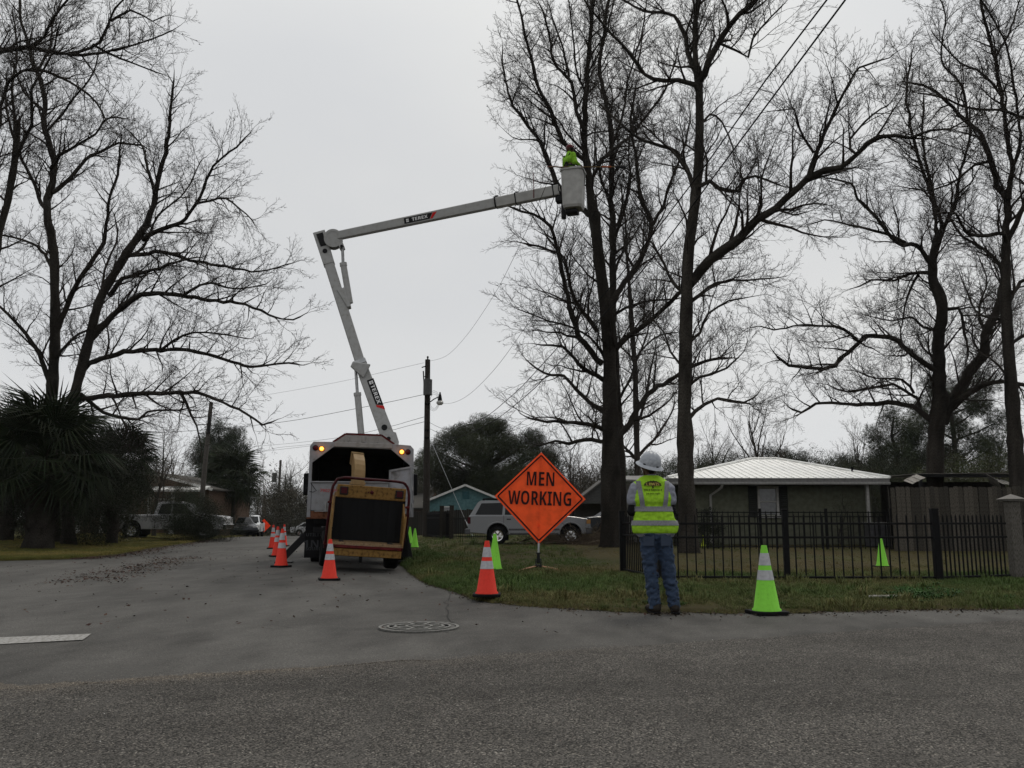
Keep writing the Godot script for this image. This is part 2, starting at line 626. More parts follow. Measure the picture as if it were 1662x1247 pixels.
# ---------------------------------------------------------------- ground
# sheet whose rows run between two edges; color(x, z) gives the base tint
func sheet(mb: MB, xs: PackedFloat32Array, zs: PackedFloat32Array, pos: Callable, tint: Callable) -> void:
	var f := mb.v.size()
	mb.has_col = true
	for j in zs.size():
		for i in xs.size():
			var p: Vector3 = pos.call(xs[i], zs[j])
			mb.v.append(p)
			mb.n.append(Vector3.UP)
			mb.uv.append(Vector2(p.x, p.z))
			mb.c.append(tint.call(p.x, p.z))
	var w := xs.size()
	var p0 := mb.v[f]
	var a := mb.v[f + 1] - p0
	var b := mb.v[f + w] - p0
	var ccw := a.cross(b).y > 0.0
	for j in zs.size() - 1:
		for i in w - 1:
			var q := f + j * w + i
			if ccw:
				mb.ix.append_array(PackedInt32Array([q, q + w + 1, q + 1, q, q + w, q + w + 1]))
			else:
				mb.ix.append_array(PackedInt32Array([q, q + 1, q + w + 1, q, q + w + 1, q + w]))
	# normals from slopes
	for j in zs.size():
		for i in w:
			var q := f + j * w + i
			var dx := mb.v[f + j * w + mini(i + 1, w - 1)] - mb.v[f + j * w + maxi(i - 1, 0)]
			var dz := mb.v[f + mini(j + 1, zs.size() - 1) * w + i] - mb.v[f + maxi(j - 1, 0) * w + i]
			var nn := dx.cross(dz)
			if nn.y < 0.0:
				nn = -nn
			if nn.length_squared() > 1e-12:
				mb.n[q] = nn.normalized()

func steps(a: float, b: float, n: int, power := 1.0) -> PackedFloat32Array:
	var r := PackedFloat32Array()
	for i in n + 1:
		r.append(lerpf(a, b, pow(float(i) / n, power)))
	return r

func seam(x: float) -> float:       # depth where the chip-sealed cross road meets the side street
	return 6.92 + 0.42 * x + 0.012 * x * x * signf(x) * 0.2 + 0.07 * noise_a.get_noise_2d(x * 22.0, 3.0) + 0.05 * noise_b.get_noise_2d(x * 90.0, 9.0)

func make_ground() -> void:
	noise_a.seed = 21; noise_a.frequency = 0.05
	noise_b.seed = 33; noise_b.frequency = 0.05
	# base terrain to the horizon
	var mb := MB.new()
	sheet(mb, steps(-900, 900, 90), steps(60, -1500, 90), func(x, z): return Vector3(x, ground_h(x, z) - 0.2, z), func(x, z): return Color(0.8, 0.8, 0.7))
	structure("terrain", mb, mats.turf)
	# side street and the open corner
	mb = MB.new()
	var srng := RandomNumberGenerator.new()
	srng.seed = 40
	var stains: Array[Vector4] = []
	for i in 26:
		var sd := srng.randf_range(7.0, 24.0)
		stains.append(Vector4(srng.randf_range(-0.55, 0.3) * sd, -sd, srng.randf_range(0.05, 0.2), srng.randf_range(0.12, 0.5)))
	var street_tint := func(x: float, z: float) -> Color:
		var t := 0.78 + 0.30 * noise_a.get_noise_2d(x * 5.0, z * 2.0) + 0.24 * noise_b.get_noise_2d(x * 26.0, z * 9.0) + 0.16 * noise_a.get_noise_2d(x * 90.0, z * 50.0) + 0.2 * noise_b.get_noise_2d((x - z * 0.2) * 60.0, z * 4.0)
		for st in stains:
			t -= st.z * exp(-(pow((x - st.x) / st.w, 2.0) + pow((z - st.y) / (st.w * 1.7), 2.0)))
		var d := -z
		# worn lane tracks, dark oily middle
		var off := x - (-2.95 - 0.2 * (d - 22.7))
		if d > 12.0:
			t += 0.07 * (exp(-pow((off + 2.2) / 0.4, 2.0)) + exp(-pow((off + 4.0) / 0.4, 2.0)) + exp(-pow((off + 6.4) / 0.4, 2.0)))
		# patch on the far side apron
		t -= 0.12 * ss(-10.4, -11.0, x + 0.25 * noise_b.get_noise_2d(z * 30.0, x * 30.0)) * ss(16.0, 17.0, d)
		# turning marks towards the corner
		var rr := Vector2(x - 4.5, d - 19.0).length()
		t += 0.05 * exp(-pow((rr - 11.2) / 0.35, 2.0)) - 0.07 * exp(-pow((rr - 12.2) / 0.6, 2.0))
		# lighter gritty band near the seam, dark damp seam
		var q := d - seam(x)
		t += 0.10 * exp(-pow((q - 1.6) / 0.5, 2.0)) * (0.5 + noise_a.get_noise_2d(x * 9.0, 4.0))
		t -= 0.22 * exp(-pow(q / 0.22, 2.0)) * (0.6 + 0.8 * noise_b.get_noise_2d(x * 16.0, 7.0))
		# edge crumbling beside the lawn
		var g := right_edge(x) - d
		t += 0.08 * exp(-pow((g - 0.25) / 0.22, 2.0))
		t = clampf(t, 0.3, 1.0)
		return Color(t, t * 0.995, t * 0.985)
	sheet(mb, steps(-16, 12, 200), steps(-3.0, -32.0, 220), func(x, z): return Vector3(x, ground_h(x, z) + 0.006 * noise_a.get_noise_2d(x * 12.0, z * 12.0), z), street_tint)
	structure("side_street", mb, mats.street)
	mb = MB.new()
	sheet(mb, steps(-70, 12, 60), steps(-32.0, -130.0, 60), func(x, z): return Vector3(x, ground_h(x, z) - 0.002, z), street_tint)
	sheet(mb, steps(-70, -16, 30), steps(-3.0, -32.0, 30), func(x, z): return Vector3(x, ground_h(x, z) - 0.004, z), street_tint)
	structure("road_beyond", mb, mats.street)
	# cross road, chip seal, laid over the street
	mb = MB.new()
	var chip_tint := func(x: float, z: float) -> Color:
		var d := -z
		var t := 0.70 + 0.22 * noise_a.get_noise_2d(x * 4.0, z * 9.0) + 0.18 * noise_b.get_noise_2d(x * 34.0, z * 34.0) + 0.14 * noise_a.get_noise_2d(x * 120.0, z * 120.0)
		var q := seam(x) - d
		var c := Color(t, t * 0.99, t * 0.975)
		var sand := exp(-pow((q - 0.12) / (0.22 + 0.12 * noise_a.get_noise_2d(x * 18.0, 2.0)), 2.0)) * (1.0 - ss(-0.6, 1.4, x)) * clampf(0.75 + 0.9 * noise_b.get_noise_2d(x * 40.0, z * 60.0), 0.0, 1.0)
		c = c.lerp(Color(1.0, 0.94, 0.87), sand * 0.7)
		return c
	var rows := PackedFloat32Array([-16, -8, -4, -2, 0, 1.0, 2.0, 2.6])
	for i in 46:
		rows.append(2.6 + 3.6 * (1.0 - pow(1.0 - (i + 1) / 46.0, 1.6)) / 1.0)
	var cross_pos := func(x: float, k: float) -> Vector3:
		# k = 6.2 lies on the seam; rows follow it
		var s := seam(x)
		var d := s - (6.2 - k) * 1.0
		var drop := 0.012 * ss(6.12, 6.2, k)
		return Vector3(x, ground_h(x, -d) + 0.014 - drop + 0.004 * noise_a.get_noise_2d(x * 12.0, d * 12.0), -d)
	sheet(mb, steps(-9, 9, 240), rows, cross_pos, chip_tint)
	structure("cross_road", mb, mats.chip_road)
	mb = MB.new()
	var coarse := PackedFloat32Array([-16, -8, 0, 3, 6.2])
	sheet(mb, steps(-90, -9, 40), coarse, cross_pos, chip_tint)
	sheet(mb, steps(9, 90, 40), coarse, cross_pos, chip_tint)
	structure("cross_road_beyond", mb, mats.chip_road)
	# lawns
	mb = MB.new()
	var lawn_tint := func(x: float, z: float) -> Color:
		var d := -z
		var t := 0.75 + 0.35 * noise_a.get_noise_2d(x * 6.0, z * 6.0)
		var brown := clampf(0.45 + 1.2 * noise_b.get_noise_2d(x * 5.0, z * 5.0) + ss(15.5, 17.0, d) * 0.45, 0.0, 1.0)
		var c := Color(t * 0.82, t * 1.0, t * 0.75).lerp(Color(t * 1.05, t * 0.85, t * 0.75), brown)
		var edge := d - right_edge(x)
		c = c.lerp(Color(0.62, 0.52, 0.46), exp(-pow((edge - 0.1) / 0.16, 2.0)) * 0.8)
		# trodden earth by the road where the man stands
		c = c.lerp(Color(0.55, 0.45, 0.4), exp(-pow((x - 1.9) / 0.9, 2.0) - pow((edge - 0.25) / 0.3, 2.0)) * 0.9)
		return c
	var lawn_pos := func(x: float, k: float) -> Vector3:
		var e := right_edge(x) + 0.16 * noise_b.get_noise_2d(x * 40.0, 1.0) + 0.12 * noise_a.get_noise_2d(x * 130.0, 5.0)
		var d := e + k
		var lift := 0.035 * ss(0.0, 0.12, k) + 0.03 * ss(0.1, 1.2, k)
		return Vector3(x, ground_h(x, -d) + lift + 0.004 + 0.025 * noise_a.get_noise_2d(x * 14.0, d * 14.0) * ss(0.2, 1.0, k), -d)
	var ks := PackedFloat32Array([0, 0.03, 0.07, 0.12, 0.2, 0.3, 0.45, 0.6, 0.8, 1.1, 1.5, 2, 2.6, 3.4, 4.5, 6, 8, 10, 13, 16, 20, 25, 32, 42, 60, 100])
	sheet(mb, steps(-4, 9, 260), ks, lawn_pos, lawn_tint)
	sheet(mb, steps(-34, -4, 120), ks, lawn_pos, lawn_tint)
	sheet(mb, steps(9, 80, 60), ks, lawn_pos, lawn_tint)
	structure("corner_lawn", mb, mats.turf)
	mb = MB.new()
	var far_pos := func(k: float, z: float) -> Vector3:
		var d := -z
		var e := left_edge(d) + 0.12 * noise_b.get_noise_2d(d * 40.0, 8.0)
		var x := e - k
		return Vector3(x, ground_h(x, z) + 0.05 * ss(0.0, 0.3, k) + 0.004 + 0.03 * noise_a.get_noise_2d(x * 9.0, z * 9.0) * ss(0.2, 1.0, k), z)
	var far_tint := func(x: float, z: float) -> Color:
		var t := 0.95 + 0.4 * noise_a.get_noise_2d(x * 5.0, z * 5.0)
		return Color(t * 1.0, t * 0.92, t * 0.6).clamp()
	var kz := PackedFloat32Array([0, 0.1, 0.3, 0.6, 1, 1.6, 2.4, 3.5, 5, 8, 14, 25, 60])
	sheet(mb, kz, steps(-21.3, -125, 160, 1.5), far_pos, far_tint)
	structure("lawn_across_street", mb, mats.turf)

func road_marks() -> void:
	# worn white stop bar at the end of the side street
	var mb := MB.new()
	var m := mat("road_paint", Color(0.29, 0.29, 0.285), 0.85, "dirty", 3.5)
	var a := on_ground(-260, 1056); var b := on_ground(148, 1030); var c := on_ground(134, 1040); var d := on_ground(-260, 1044)
	# as a strip with worn ends
	var l0 := on_ground(-300, 1048); var l1 := on_ground(-300, 1063)
	var up := Vector3(0, 0.007, 0)
	var steps_n := 30
	for i in steps_n:
		var t0 := float(i) / steps_n
		var t1 := float(i + 1) / steps_n
		var q0 := l0.lerp(b, t0); var q1 := l0.lerp(b, t1)
		var r0 := l1.lerp(c, t0); var r1 := l1.lerp(c, t1)
		mb.quad(r0 + up, r1 + up, q1 + up, q0 + up, Vector3.UP)
	var o := structure("road_marking", mb, m)
	o.set_meta("label", "worn white stop bar painted across the side street")
	# manhole cover
	var p := on_ground(680, 1020)
	var t := thing("manhole_cover", "round iron manhole cover with raised pattern in the asphalt", "manhole cover", p + Vector3(0, 0.004, 0), 0.5)
	mb = MB.new()
	mb.lathe([Vector2(0.0, 0.012), Vector2(0.35, 0.012), Vector2(0.35, 0.0)], 40)
	obj("lid", mb, mat("old_iron", Color(0.055, 0.054, 0.05), 0.7, "dirty", 4.0, 0.2), t)
	var wm := mat("worn_iron", Color(0.125, 0.125, 0.118), 0.6, "dirty", 6.0, 0.2)
	mb = MB.new()
	mb.lathe([Vector2(0.36, 0.004), Vector2(0.36, 0.016), Vector2(0.39, 0.016), Vector2(0.39, 0.0)], 48)
	obj("rim", mb, wm, t)
	mb = MB.new()
	for r in [0.12, 0.23, 0.3]:
		mb.lathe([Vector2(r - 0.012, 0.012), Vector2(r - 0.012, 0.021), Vector2(r + 0.012, 0.021), Vector2(r + 0.012, 0.012)], 40)
	for k in 8:
		var f := TAU * k / 8.0
		var dir := Vector3(cos(f), 0, sin(f))
		mb.bar(dir * 0.13 + Vector3(0, 0.015, 0), dir * 0.29 + Vector3(0, 0.015, 0), 0.03, 0.014)
	mb.box(Vector3(0, 0.016, 0), Vector3(0.14, 0.012, 0.05))
	obj("raised_pattern", mb, wm, t)
	for k in 2:
		mb = MB.new()
		var dir2 := Vector3(cos(0.4 + PI * k), 0, sin(0.4 + PI * k))
		mb.cyl(dir2 * 0.27 + Vector3(0, 0.012, 0), dir2 * 0.27 + Vector3(0, 0.0225, 0), 0.02)
		obj("pick_hole", mb, mats.black_rubber, t)

func rock_mesh(rng: RandomNumberGenerator) -> ArrayMesh:
	var mb := MB.new()
	var pts: Array[Vector3] = []
	for d in [Vector3(1, 0, 0), Vector3(0, 0, 1), Vector3(-1, 0, 0), Vector3(0, 0, -1)]:
		pts.append(d * rng.randf_range(0.7, 1.1) + Vector3(0, rng.randf_range(-0.2, 0.2), 0))
	var top := Vector3(rng.randf_range(-0.3, 0.3), rng.randf_range(0.45, 0.75), rng.randf_range(-0.3, 0.3))
	for i in 4:
		mb.tri(pts[i], pts[(i + 1) % 4], top, (pts[i] + pts[(i + 1) % 4]) * 0.5 + Vector3(0, 0.5, 0))
	return mb.mesh()

func loose_bits() -> void:
	var rng := RandomNumberGenerator.new()
	rng.seed = 77
	var stone := mat("stone", Color(1, 1, 1), 0.8, "", 1.0, 0.0, 0.0, true)
	var rock := rock_mesh(rng)
	var where: Array[Transform3D] = []
	var tints := PackedColorArray()
	for i in 60000:
		var d := 2.6 + 8.0 * pow(rng.randf(), 1.5)
		var x := rng.randf_range(-0.72, 0.72) * (d + 1.0)
		if d > seam(x) - 0.03:
			continue
		var s := rng.randf_range(0.0022, 0.0058)
		where.append(Transform3D(Basis(Vector3.UP, rng.randf() * TAU).scaled(Vector3(s, s * rng.randf_range(0.5, 1.1), s * rng.randf_range(0.7, 1.2))), Vector3(x, ground_h(x, -d) + 0.0135 + 0.004 * noise_a.get_noise_2d(x * 12.0, d * 12.0), -d)))
		var v := rng.randf_range(0.02, 0.11)
		if rng.randf() < 0.05:
			v = rng.randf_range(0.12, 0.24)
		if rng.randf() < 0.003:
			v = 0.55
		tints.append(Color(v, v * 0.97, v * 0.92))
	var o := scatter("loose_road_chippings", rock, stone, where, tints)
	tag(o, "loose stone chippings on the grey cross road", "gravel")
	# sand and grit along the seam and over the street
	where = []
	tints = PackedColorArray()
	for i in 24000:
		var x := rng.randf_range(-6.0, 6.0)
		var sand := rng.randf() < 0.75
		if sand:
			x = -6.0 + 7.0 * pow(rng.randf(), 1.3)
		var d := seam(x) - 0.14 + rng.randfn(0.0, 0.17 if sand else 1.6) + (0.0 if sand else 2.0)
		if d > right_edge(x) - 0.05:
			continue
		var s := rng.randf_range(0.002, 0.0055)
		where.append(Transform3D(Basis(Vector3.UP, rng.randf() * TAU).scaled(Vector3.ONE * s), Vector3(x, ground_h(x, -d) + (0.018 if d < seam(x) else 0.003), -d)))
		var v := rng.randf_range(0.09, 0.2)
		tints.append(Color(v, v * 0.92, v * 0.83) if sand else Color(v, v * 0.96, v * 0.9))
	o = scatter("sand_grit", rock, stone, where, tints)
	tag(o, "tan sand and grit along the joint between the two roads", "sand")
	var sand := MB.new()
	var sprev := []
	for i in 241:
		var x := -8.0 + 7.4 * i / 240.0
		var fade := 1.0 - ss(-2.6, -0.8, x)
		var mid := seam(x) - 0.10
		var w := (0.004 + 0.12 * fade) * maxf(0.05, 1.0 + 1.3 * noise_b.get_noise_2d(x * 50.0, 40.0) + 0.8 * noise_a.get_noise_2d(x * 300.0, 11.0))
		var row := []
		for j in 5:
			var d := mid + w * (j - 2) * 0.5 * (1.0 + 0.5 * noise_a.get_noise_2d(x * 160.0, j * 30.0))
			row.append(Vector3(x, ground_h(x, -d) + 0.0165 + (0.003 if j in [1, 2, 3] else -0.006), -d))
		if i > 0:
			for j in 4:
				sand.quad(sprev[j], row[j], row[j + 1], sprev[j + 1], Vector3.UP)
		sprev = row
	var sm: StandardMaterial3D = mats.chip_road.duplicate()
	sm.albedo_color = Color(1.0, 0.96, 0.91)
	sm.vertex_color_use_as_albedo = false
	structure("sand_drift", sand, sm)
	# fallen leaves on the street by the far kerb, reddish brown drift
	var lm := leaf_litter_mesh()
	where = []
	tints = PackedColorArray()
	for i in 9000:
		var q := rng.randf()
		var d := 0.0
		var x := 0.0
		if q < 0.28:
			var t := rng.randf()
			var c := on_ground(120, 948).lerp(on_ground(300, 905), t)
			x = c.x + rng.randfn(0, 0.35); d = -c.z + rng.randfn(0, 0.45)
		elif q < 0.85:
			d = 22.5 + 26.0 * pow(rng.randf(), 1.6)
			x = left_edge(d) + absf(rng.randfn(0, 0.3)) * (1.0 + rng.randf())
		elif q < 0.93:
			d = rng.randf_range(8.0, 30.0)
			x = rng.randf_range(-11.0, 2.0)
			if d > right_edge(x) - 0.05: continue
		else:
			x = rng.randf_range(-3.0, 8.0)
			d = right_edge(x) + rng.randf_range(-0.4, 12.0)
		if d < seam(x): continue
		if noise_b.get_noise_2d(x * 30.0, d * 30.0) < -0.12 and q < 0.85: continue
		var s := rng.randf_range(0.012, 0.034)
		var b := Basis.from_euler(Vector3(rng.randf_range(-0.5, 0.5), rng.randf() * TAU, rng.randf_range(-0.5, 0.5))).scaled(Vector3.ONE * s)
		where.append(Transform3D(b, Vector3(x, ground_h(x, -d) + 0.018 + (0.03 if d > right_edge(x) else 0.0), -d)))
		var v := rng.randf_range(0.02, 0.06)
		tints.append(Color(v, v * rng.randf_range(0.48, 0.66), v * 0.42))
	# crumbs of bark, leaves and soil along the ragged lawn edge
	for i in 5000:
		var x := rng.randf_range(-2.9, 8.0)
		var d := right_edge(x) + rng.randfn(-0.02, 0.11) - 0.25 * absf(rng.randfn()) * (1.0 if rng.randf() < 0.3 else 0.0)
		if noise_b.get_noise_2d(x * 25.0, 77.0) < 0.0 and rng.randf() < 0.75: continue
		var s := rng.randf_range(0.006, 0.022)
		where.append(Transform3D(Basis.from_euler(Vector3(rng.randf_range(-0.6, 0.6), rng.randf() * TAU, rng.randf_range(-0.6, 0.6))).scaled(Vector3.ONE * s), Vector3(x, ground_h(x, -d) + 0.012, -d)))
		var v := rng.randf_range(0.02, 0.07)
		tints.append(Color(v, v * 0.78, v * 0.55))
	o = scatter("fallen_leaves", lm, mats.blade, where, tints)
	tag(o, "drifts of fallen reddish brown leaves and seed balls along the street edge", "leaves")

func leaf_litter_mesh() -> ArrayMesh:
	var mb := MB.new()
	var a := [Vector3(-1, 0.1, 0), Vector3(-0.2, 0, -0.6), Vector3(0.9, 0.25, 0), Vector3(-0.2, 0.15, 0.6)]
	mb.tri(a[0], a[1], a[2], Vector3.UP)
	mb.tri(a[0], a[2], a[3], Vector3.UP)
	return mb.mesh()

func tuft_mesh(rng: RandomNumberGenerator, blades: int, tall: float, spread: float) -> ArrayMesh:
	var mb := MB.new()
	for i in blades:
		var f := rng.randf() * TAU
		var r := spread * sqrt(rng.randf())
		var p := Vector3(cos(f) * r, 0, sin(f) * r)
		var g := rng.randf() * TAU
		var lean := Vector3(cos(g), 0, sin(g)) * rng.randf_range(0.2, 0.9) * tall
		var hgt := tall * rng.randf_range(0.45, 1.0)
		var side := Vector3(-sin(g), 0, cos(g)) * tall * rng.randf_range(0.03, 0.05)
		var mid := p + lean * 0.35 + Vector3(0, hgt * 0.65, 0)
		var tip := p + lean + Vector3(0, hgt, 0)
		mb.quad(p - side, p + side, mid + side * 0.7, mid - side * 0.7)
		mb.tri(mid - side * 0.7, mid + side * 0.7, tip)
	return mb.mesh()

func make_grass() -> void:
	var rng := RandomNumberGenerator.new()
	rng.seed = 5
	var kinds := [tuft_mesh(rng, 14, 0.055, 0.06), tuft_mesh(rng, 18, 0.05, 0.08), tuft_mesh(rng, 10, 0.09, 0.05)]
	for k in 3:
		var where: Array[Transform3D] = []
		var tints := PackedColorArray()
		var count: int = [36000, 36000, 16000][k]
		for i in count:
			var near := rng.randf() < 0.55
			var x := 0.0
			var d := 0.0
			if near:
				x = rng.randf_range(-3.0, 9.0)
				d = right_edge(x) + 7.0 * pow(rng.randf(), 1.25)
			else:
				d = 14.0 + 32.0 * pow(rng.randf(), 1.4)
				x = rng.randf_range(-0.3, 0.66) * d
				if d < right_edge(x) + 0.02: continue
			var edge := d - right_edge(x)
			if edge < -0.06 + 0.16 * rng.randf(): continue
			var patch := noise_b.get_noise_2d(x * 5.0, -d * 5.0)
			var clump := noise_a.get_noise_2d(x * 24.0, d * 24.0)
			if clump < -0.25 and rng.randf() < 0.6: continue
			if exp(-pow((x - 1.9) / 0.9, 2.0) - pow((edge - 0.25) / 0.3, 2.0)) > rng.randf() * 0.8: continue
			var yard := ss(15.4, 16.6, d) * ss(1.6, 2.2, x)
			var brown := clampf(0.25 + 1.1 * patch + yard * 0.55 + 0.25 * rng.randfn(0, 0.6), 0.0, 1.0)
			var s := rng.randf_range(0.6, 1.15) * (1.0 + 0.5 * ss(16, 40, d)) * (1.0 - 0.45 * yard)
			if k == 2:
				s *= 0.5 + 1.1 * clampf(clump * 2.4, 0, 1)
			where.append(Transform3D(Basis(Vector3.UP, rng.randf() * TAU).scaled(Vector3(s, s * rng.randf_range(0.7, 1.2), s)), Vector3(x, ground_h(x, -d) + 0.035 * ss(0.0, 0.12, edge) + 0.03 * ss(0.1, 1.2, edge), -d)))
			var v := rng.randf_range(0.7, 1.25)
			tints.append((Color(0.054, 0.086, 0.023) * v).lerp(Color(0.13, 0.108, 0.048) * v, brown))
		var o := scatter("grass", kinds[k], mats.blade, where, tints)
		tag(o, ["short green and straw coloured grass of the corner lawn", "thin winter grass growing all over the corner lawn", "taller grass clumps standing out of the corner lawn"][k], "grass")
	var where2: Array[Transform3D] = []
	var tints2 := PackedColorArray()
	for i in 16000:
		var d := 21.4 + 40.0 * pow(rng.randf(), 1.7)
		var x := left_edge(d) - 0.05 - 9.0 * pow(rng.randf(), 1.4)
		var s := rng.randf_range(0.9, 1.7)
		where2.append(Transform3D(Basis(Vector3.UP, rng.randf() * TAU).scaled(Vector3.ONE * s), Vector3(x, ground_h(x, -d) + 0.04, -d)))
		var v := rng.randf_range(0.7, 1.2)
		tints2.append((Color(0.075, 0.085, 0.018) * v).lerp(Color(0.18, 0.14, 0.045) * v, clampf(0.5 + noise_b.get_noise_2d(x * 6.0, d * 6.0) + rng.randfn(0, 0.25), 0, 1)))
	var o2 := scatter("grass", kinds[1], mats.blade, where2, tints2)
	tag(o2, "yellowish grass strip by the palms across the street", "grass")

# ---------------------------------------------------------------- bare trees
var sprays: Array[ArrayMesh] = []
var ball_sprays: Array[ArrayMesh] = []

class Grower:
	var rng := RandomNumberGenerator.new()
	var mb := MB.new()            # branches
	var where: Array[Transform3D] = []
	var gap := 0.34               # metres between branches on a limb
	var reach := 2.4
	var lift := 0.3
	var twig_gap := 0.29
	var twig_size := 0.9
	var inner := 0.3              # distance between the small branches

	func polyline(p0: Vector3, dir: Vector3, length: float, n: int, wob: float, up: float) -> PackedVector3Array:
		var p := PackedVector3Array([p0])
		var d := dir
		var q := p0
		for i in n:
			d = (d + Vector3(rng.randfn(), rng.randfn(), rng.randfn()) * wob + Vector3.UP * up).normalized()
			q += d * length / n
			p.append(q)
		return p

	func spray_at(q: Vector3, d: Vector3, size: float) -> void:
		var y := d.normalized()
		var x := y.cross(Vector3(rng.randfn(), rng.randfn(), rng.randfn())).normalized()
		var z := x.cross(y)
		where.append(Transform3D(Basis(x * size, y * size, z * size), q))

	func side_dir(t: Vector3, ang: float, up: float) -> Vector3:
		var r := Vector3(rng.randfn(), rng.randfn(), rng.randfn())
		var p := (r - t * r.dot(t)).normalized()
		return (t * cos(ang) + p * sin(ang) + Vector3.UP * up).normalized()

	# branches along a limb
	func clothe(p: PackedVector3Array, r: PackedFloat32Array, from: float, upto := 1.0, rich := 1.0) -> void:
		var total := 0.0
		for i in p.size() - 1:
			total += p[i].distance_to(p[i + 1])
		var s := 0.0
		var next := total * from
		for i in p.size() - 1:
			var l := p[i].distance_to(p[i + 1])
			while next < s + l and next < total * upto:
				var k := (next - s) / l
				var q := p[i].lerp(p[i + 1], k)
				var t := (p[i + 1] - p[i]).normalized()
				var rad := lerpf(r[i], r[i + 1], k)
				var u := next / total
				var length := reach * rng.randf_range(0.45, 1.15) * (1.0 - 0.45 * u) * clampf(0.55 + rad * 6.0, 0.6, 1.25)
				branch(q, side_dir(t, rng.randf_range(0.55, 1.15), lift * rng.randf_range(0.2, 1.4)), length, minf(rad * 0.62, 0.015 + 0.018 * length))
				next += gap * rng.randf_range(0.55, 1.45) / rich
			s += l
		var e := p.size() - 1
		branch(p[e], (p[e] - p[e - 1]).normalized(), reach * 0.28, maxf(r[e] * 0.9, 0.012))

	func branch(q: Vector3, d: Vector3, length: float, rad: float) -> void:
		var n := clampi(int(length / 0.32), 3, 9)
		var p := polyline(q, d, length, n, 0.16, lift * 0.16)
		var r := PackedFloat32Array()
		for i in n + 1:
			r.append(lerpf(rad, 0.006, pow(float(i) / n, 0.8)))
		mb.tube(p, r, 4, false)
		var s := inner * rng.randf_range(0.4, 1.0)
		while s < length:
			var k := s / length * n
			var i := mini(int(k), n - 1)
			var t := (p[i + 1] - p[i]).normalized()
			var l2 := minf(length * 0.5, 1.3) * rng.randf_range(0.5, 1.1) * (1.0 - 0.5 * s / length)
			twig(p[i].lerp(p[i + 1], k - i), side_dir(t, rng.randf_range(0.5, 1.0), lift * 0.5), l2, minf(lerpf(rad, 0.005, s / length) * 0.65, 0.016))
			s += inner * rng.randf_range(0.6, 1.4)
		spray_at(p[n], p[n] - p[n - 1], twig_size * rng.randf_range(0.7, 1.1))

	func twig(q: Vector3, d: Vector3, length: float, rad: float) -> void:
		if length < 0.12:
			return
		var p := polyline(q, d, length, 3, 0.2, lift * 0.2)
		mb.tube(p, PackedFloat32Array([rad, rad * 0.75, rad * 0.55, 0.003]), 3, false)
		var s := twig_gap * 0.6
		while s < length:
			var k := s / length * 3.0
			var i := mini(int(k), 2)
			spray_at(p[i].lerp(p[i + 1], k - i), side_dir((p[i + 1] - p[i]).normalized(), rng.randf_range(0.4, 0.9), lift * 0.4), twig_size * rng.randf_range(0.45, 0.95))
			s += twig_gap * rng.randf_range(0.7, 1.3)
		spray_at(p[3], p[3] - p[2], twig_size * rng.randf_range(0.6, 1.0))

func make_sprays() -> void:
	var rng := RandomNumberGenerator.new()
	rng.seed = 101
	for kind in 8:
		var mb := MB.new()
		var q := Vector3.ZERO
		var d := Vector3.UP
		var n := 6
		var p := PackedVector3Array([q])
		for i in n:
			d = (d + Vector3(rng.randfn(), 0.2, rng.randfn()) * 0.17).normalized()
			q += d / n
			p.append(q)
		var r := PackedFloat32Array()
		for i in n + 1:
			r.append(lerpf(0.0095, 0.004, float(i) / n))
		mb.tube(p, r, 3, false)
		var turn := rng.randf() * TAU
		for i in range(1, n + 1):
			for k in (2 if i % 2 == 0 else 1):
				turn += 2.4
				var t := (p[i] - p[i - 1]).normalized()
				var side := t.cross(Vector3(cos(turn), 0.3, sin(turn))).normalized()
				var sd := (t * 0.75 + side * 0.65 + Vector3(0, 0.1, 0)).normalized()
				var l := rng.randf_range(0.2, 0.42) * (1.15 - 0.6 * i / n)
				var sp := PackedVector3Array([p[i]])
				var sq := p[i]
				for j in 3:
					sd = (sd + Vector3(rng.randfn(), rng.randfn() * 0.6 + 0.25, rng.randfn()) * 0.2).normalized()
					sq += sd * l / 3.0
					sp.append(sq)
				mb.tube(sp, PackedFloat32Array([0.0058, 0.0048, 0.004, 0.0026]), 3, false)
				for j in [1, 2]:
					var f := rng.randf() * TAU
					var dd := ((sp[j + 1] - sp[j]).normalized() + Vector3(cos(f), 0.25, sin(f)) * 0.75).normalized()
					var e := sp[j] + dd * l * rng.randf_range(0.3, 0.5)
					mb.tube(PackedVector3Array([sp[j], e]), PackedFloat32Array([0.0042, 0.0024]), 3, false)
				if kind >= 4 and rng.randf() < 0.4:
					# hanging seed ball
					var e2 := sp[2] + Vector3(rng.randfn() * 0.01, -rng.randf_range(0.04, 0.08), rng.randfn() * 0.01)
					mb.tube(PackedVector3Array([sp[2], e2]), PackedFloat32Array([0.0015, 0.0015]), 3, false)
					mb.lathe([Vector2(0, -0.03), Vector2(0.017, -0.016), Vector2(0.017, 0.004), Vector2(0, 0.018)], 5, Transform3D(Basis.IDENTITY, e2))
		if kind < 4:
			sprays.append(mb.mesh())
		else:
			ball_sprays.append(mb.mesh())

func smooth_path(p: PackedVector3Array, w: PackedFloat32Array, step: float) -> Array:
	var q := PackedVector3Array()
	var r := PackedFloat32Array()
	var m := p.size()
	for i in m - 1:
		var a := p[maxi(i - 1, 0)]
		var b := p[i]
		var c := p[i + 1]
		var d := p[mini(i + 2, m - 1)]
		var n := maxi(1, int(b.distance_to(c) / step))
		for k in n:
			var t := float(k) / n
			q.append(b.cubic_interpolate(c, a, d, t))
			r.append(lerpf(w[i], w[i + 1], t))
	q.append(p[m - 1])
	r.append(w[m - 1])
	return [q, r]

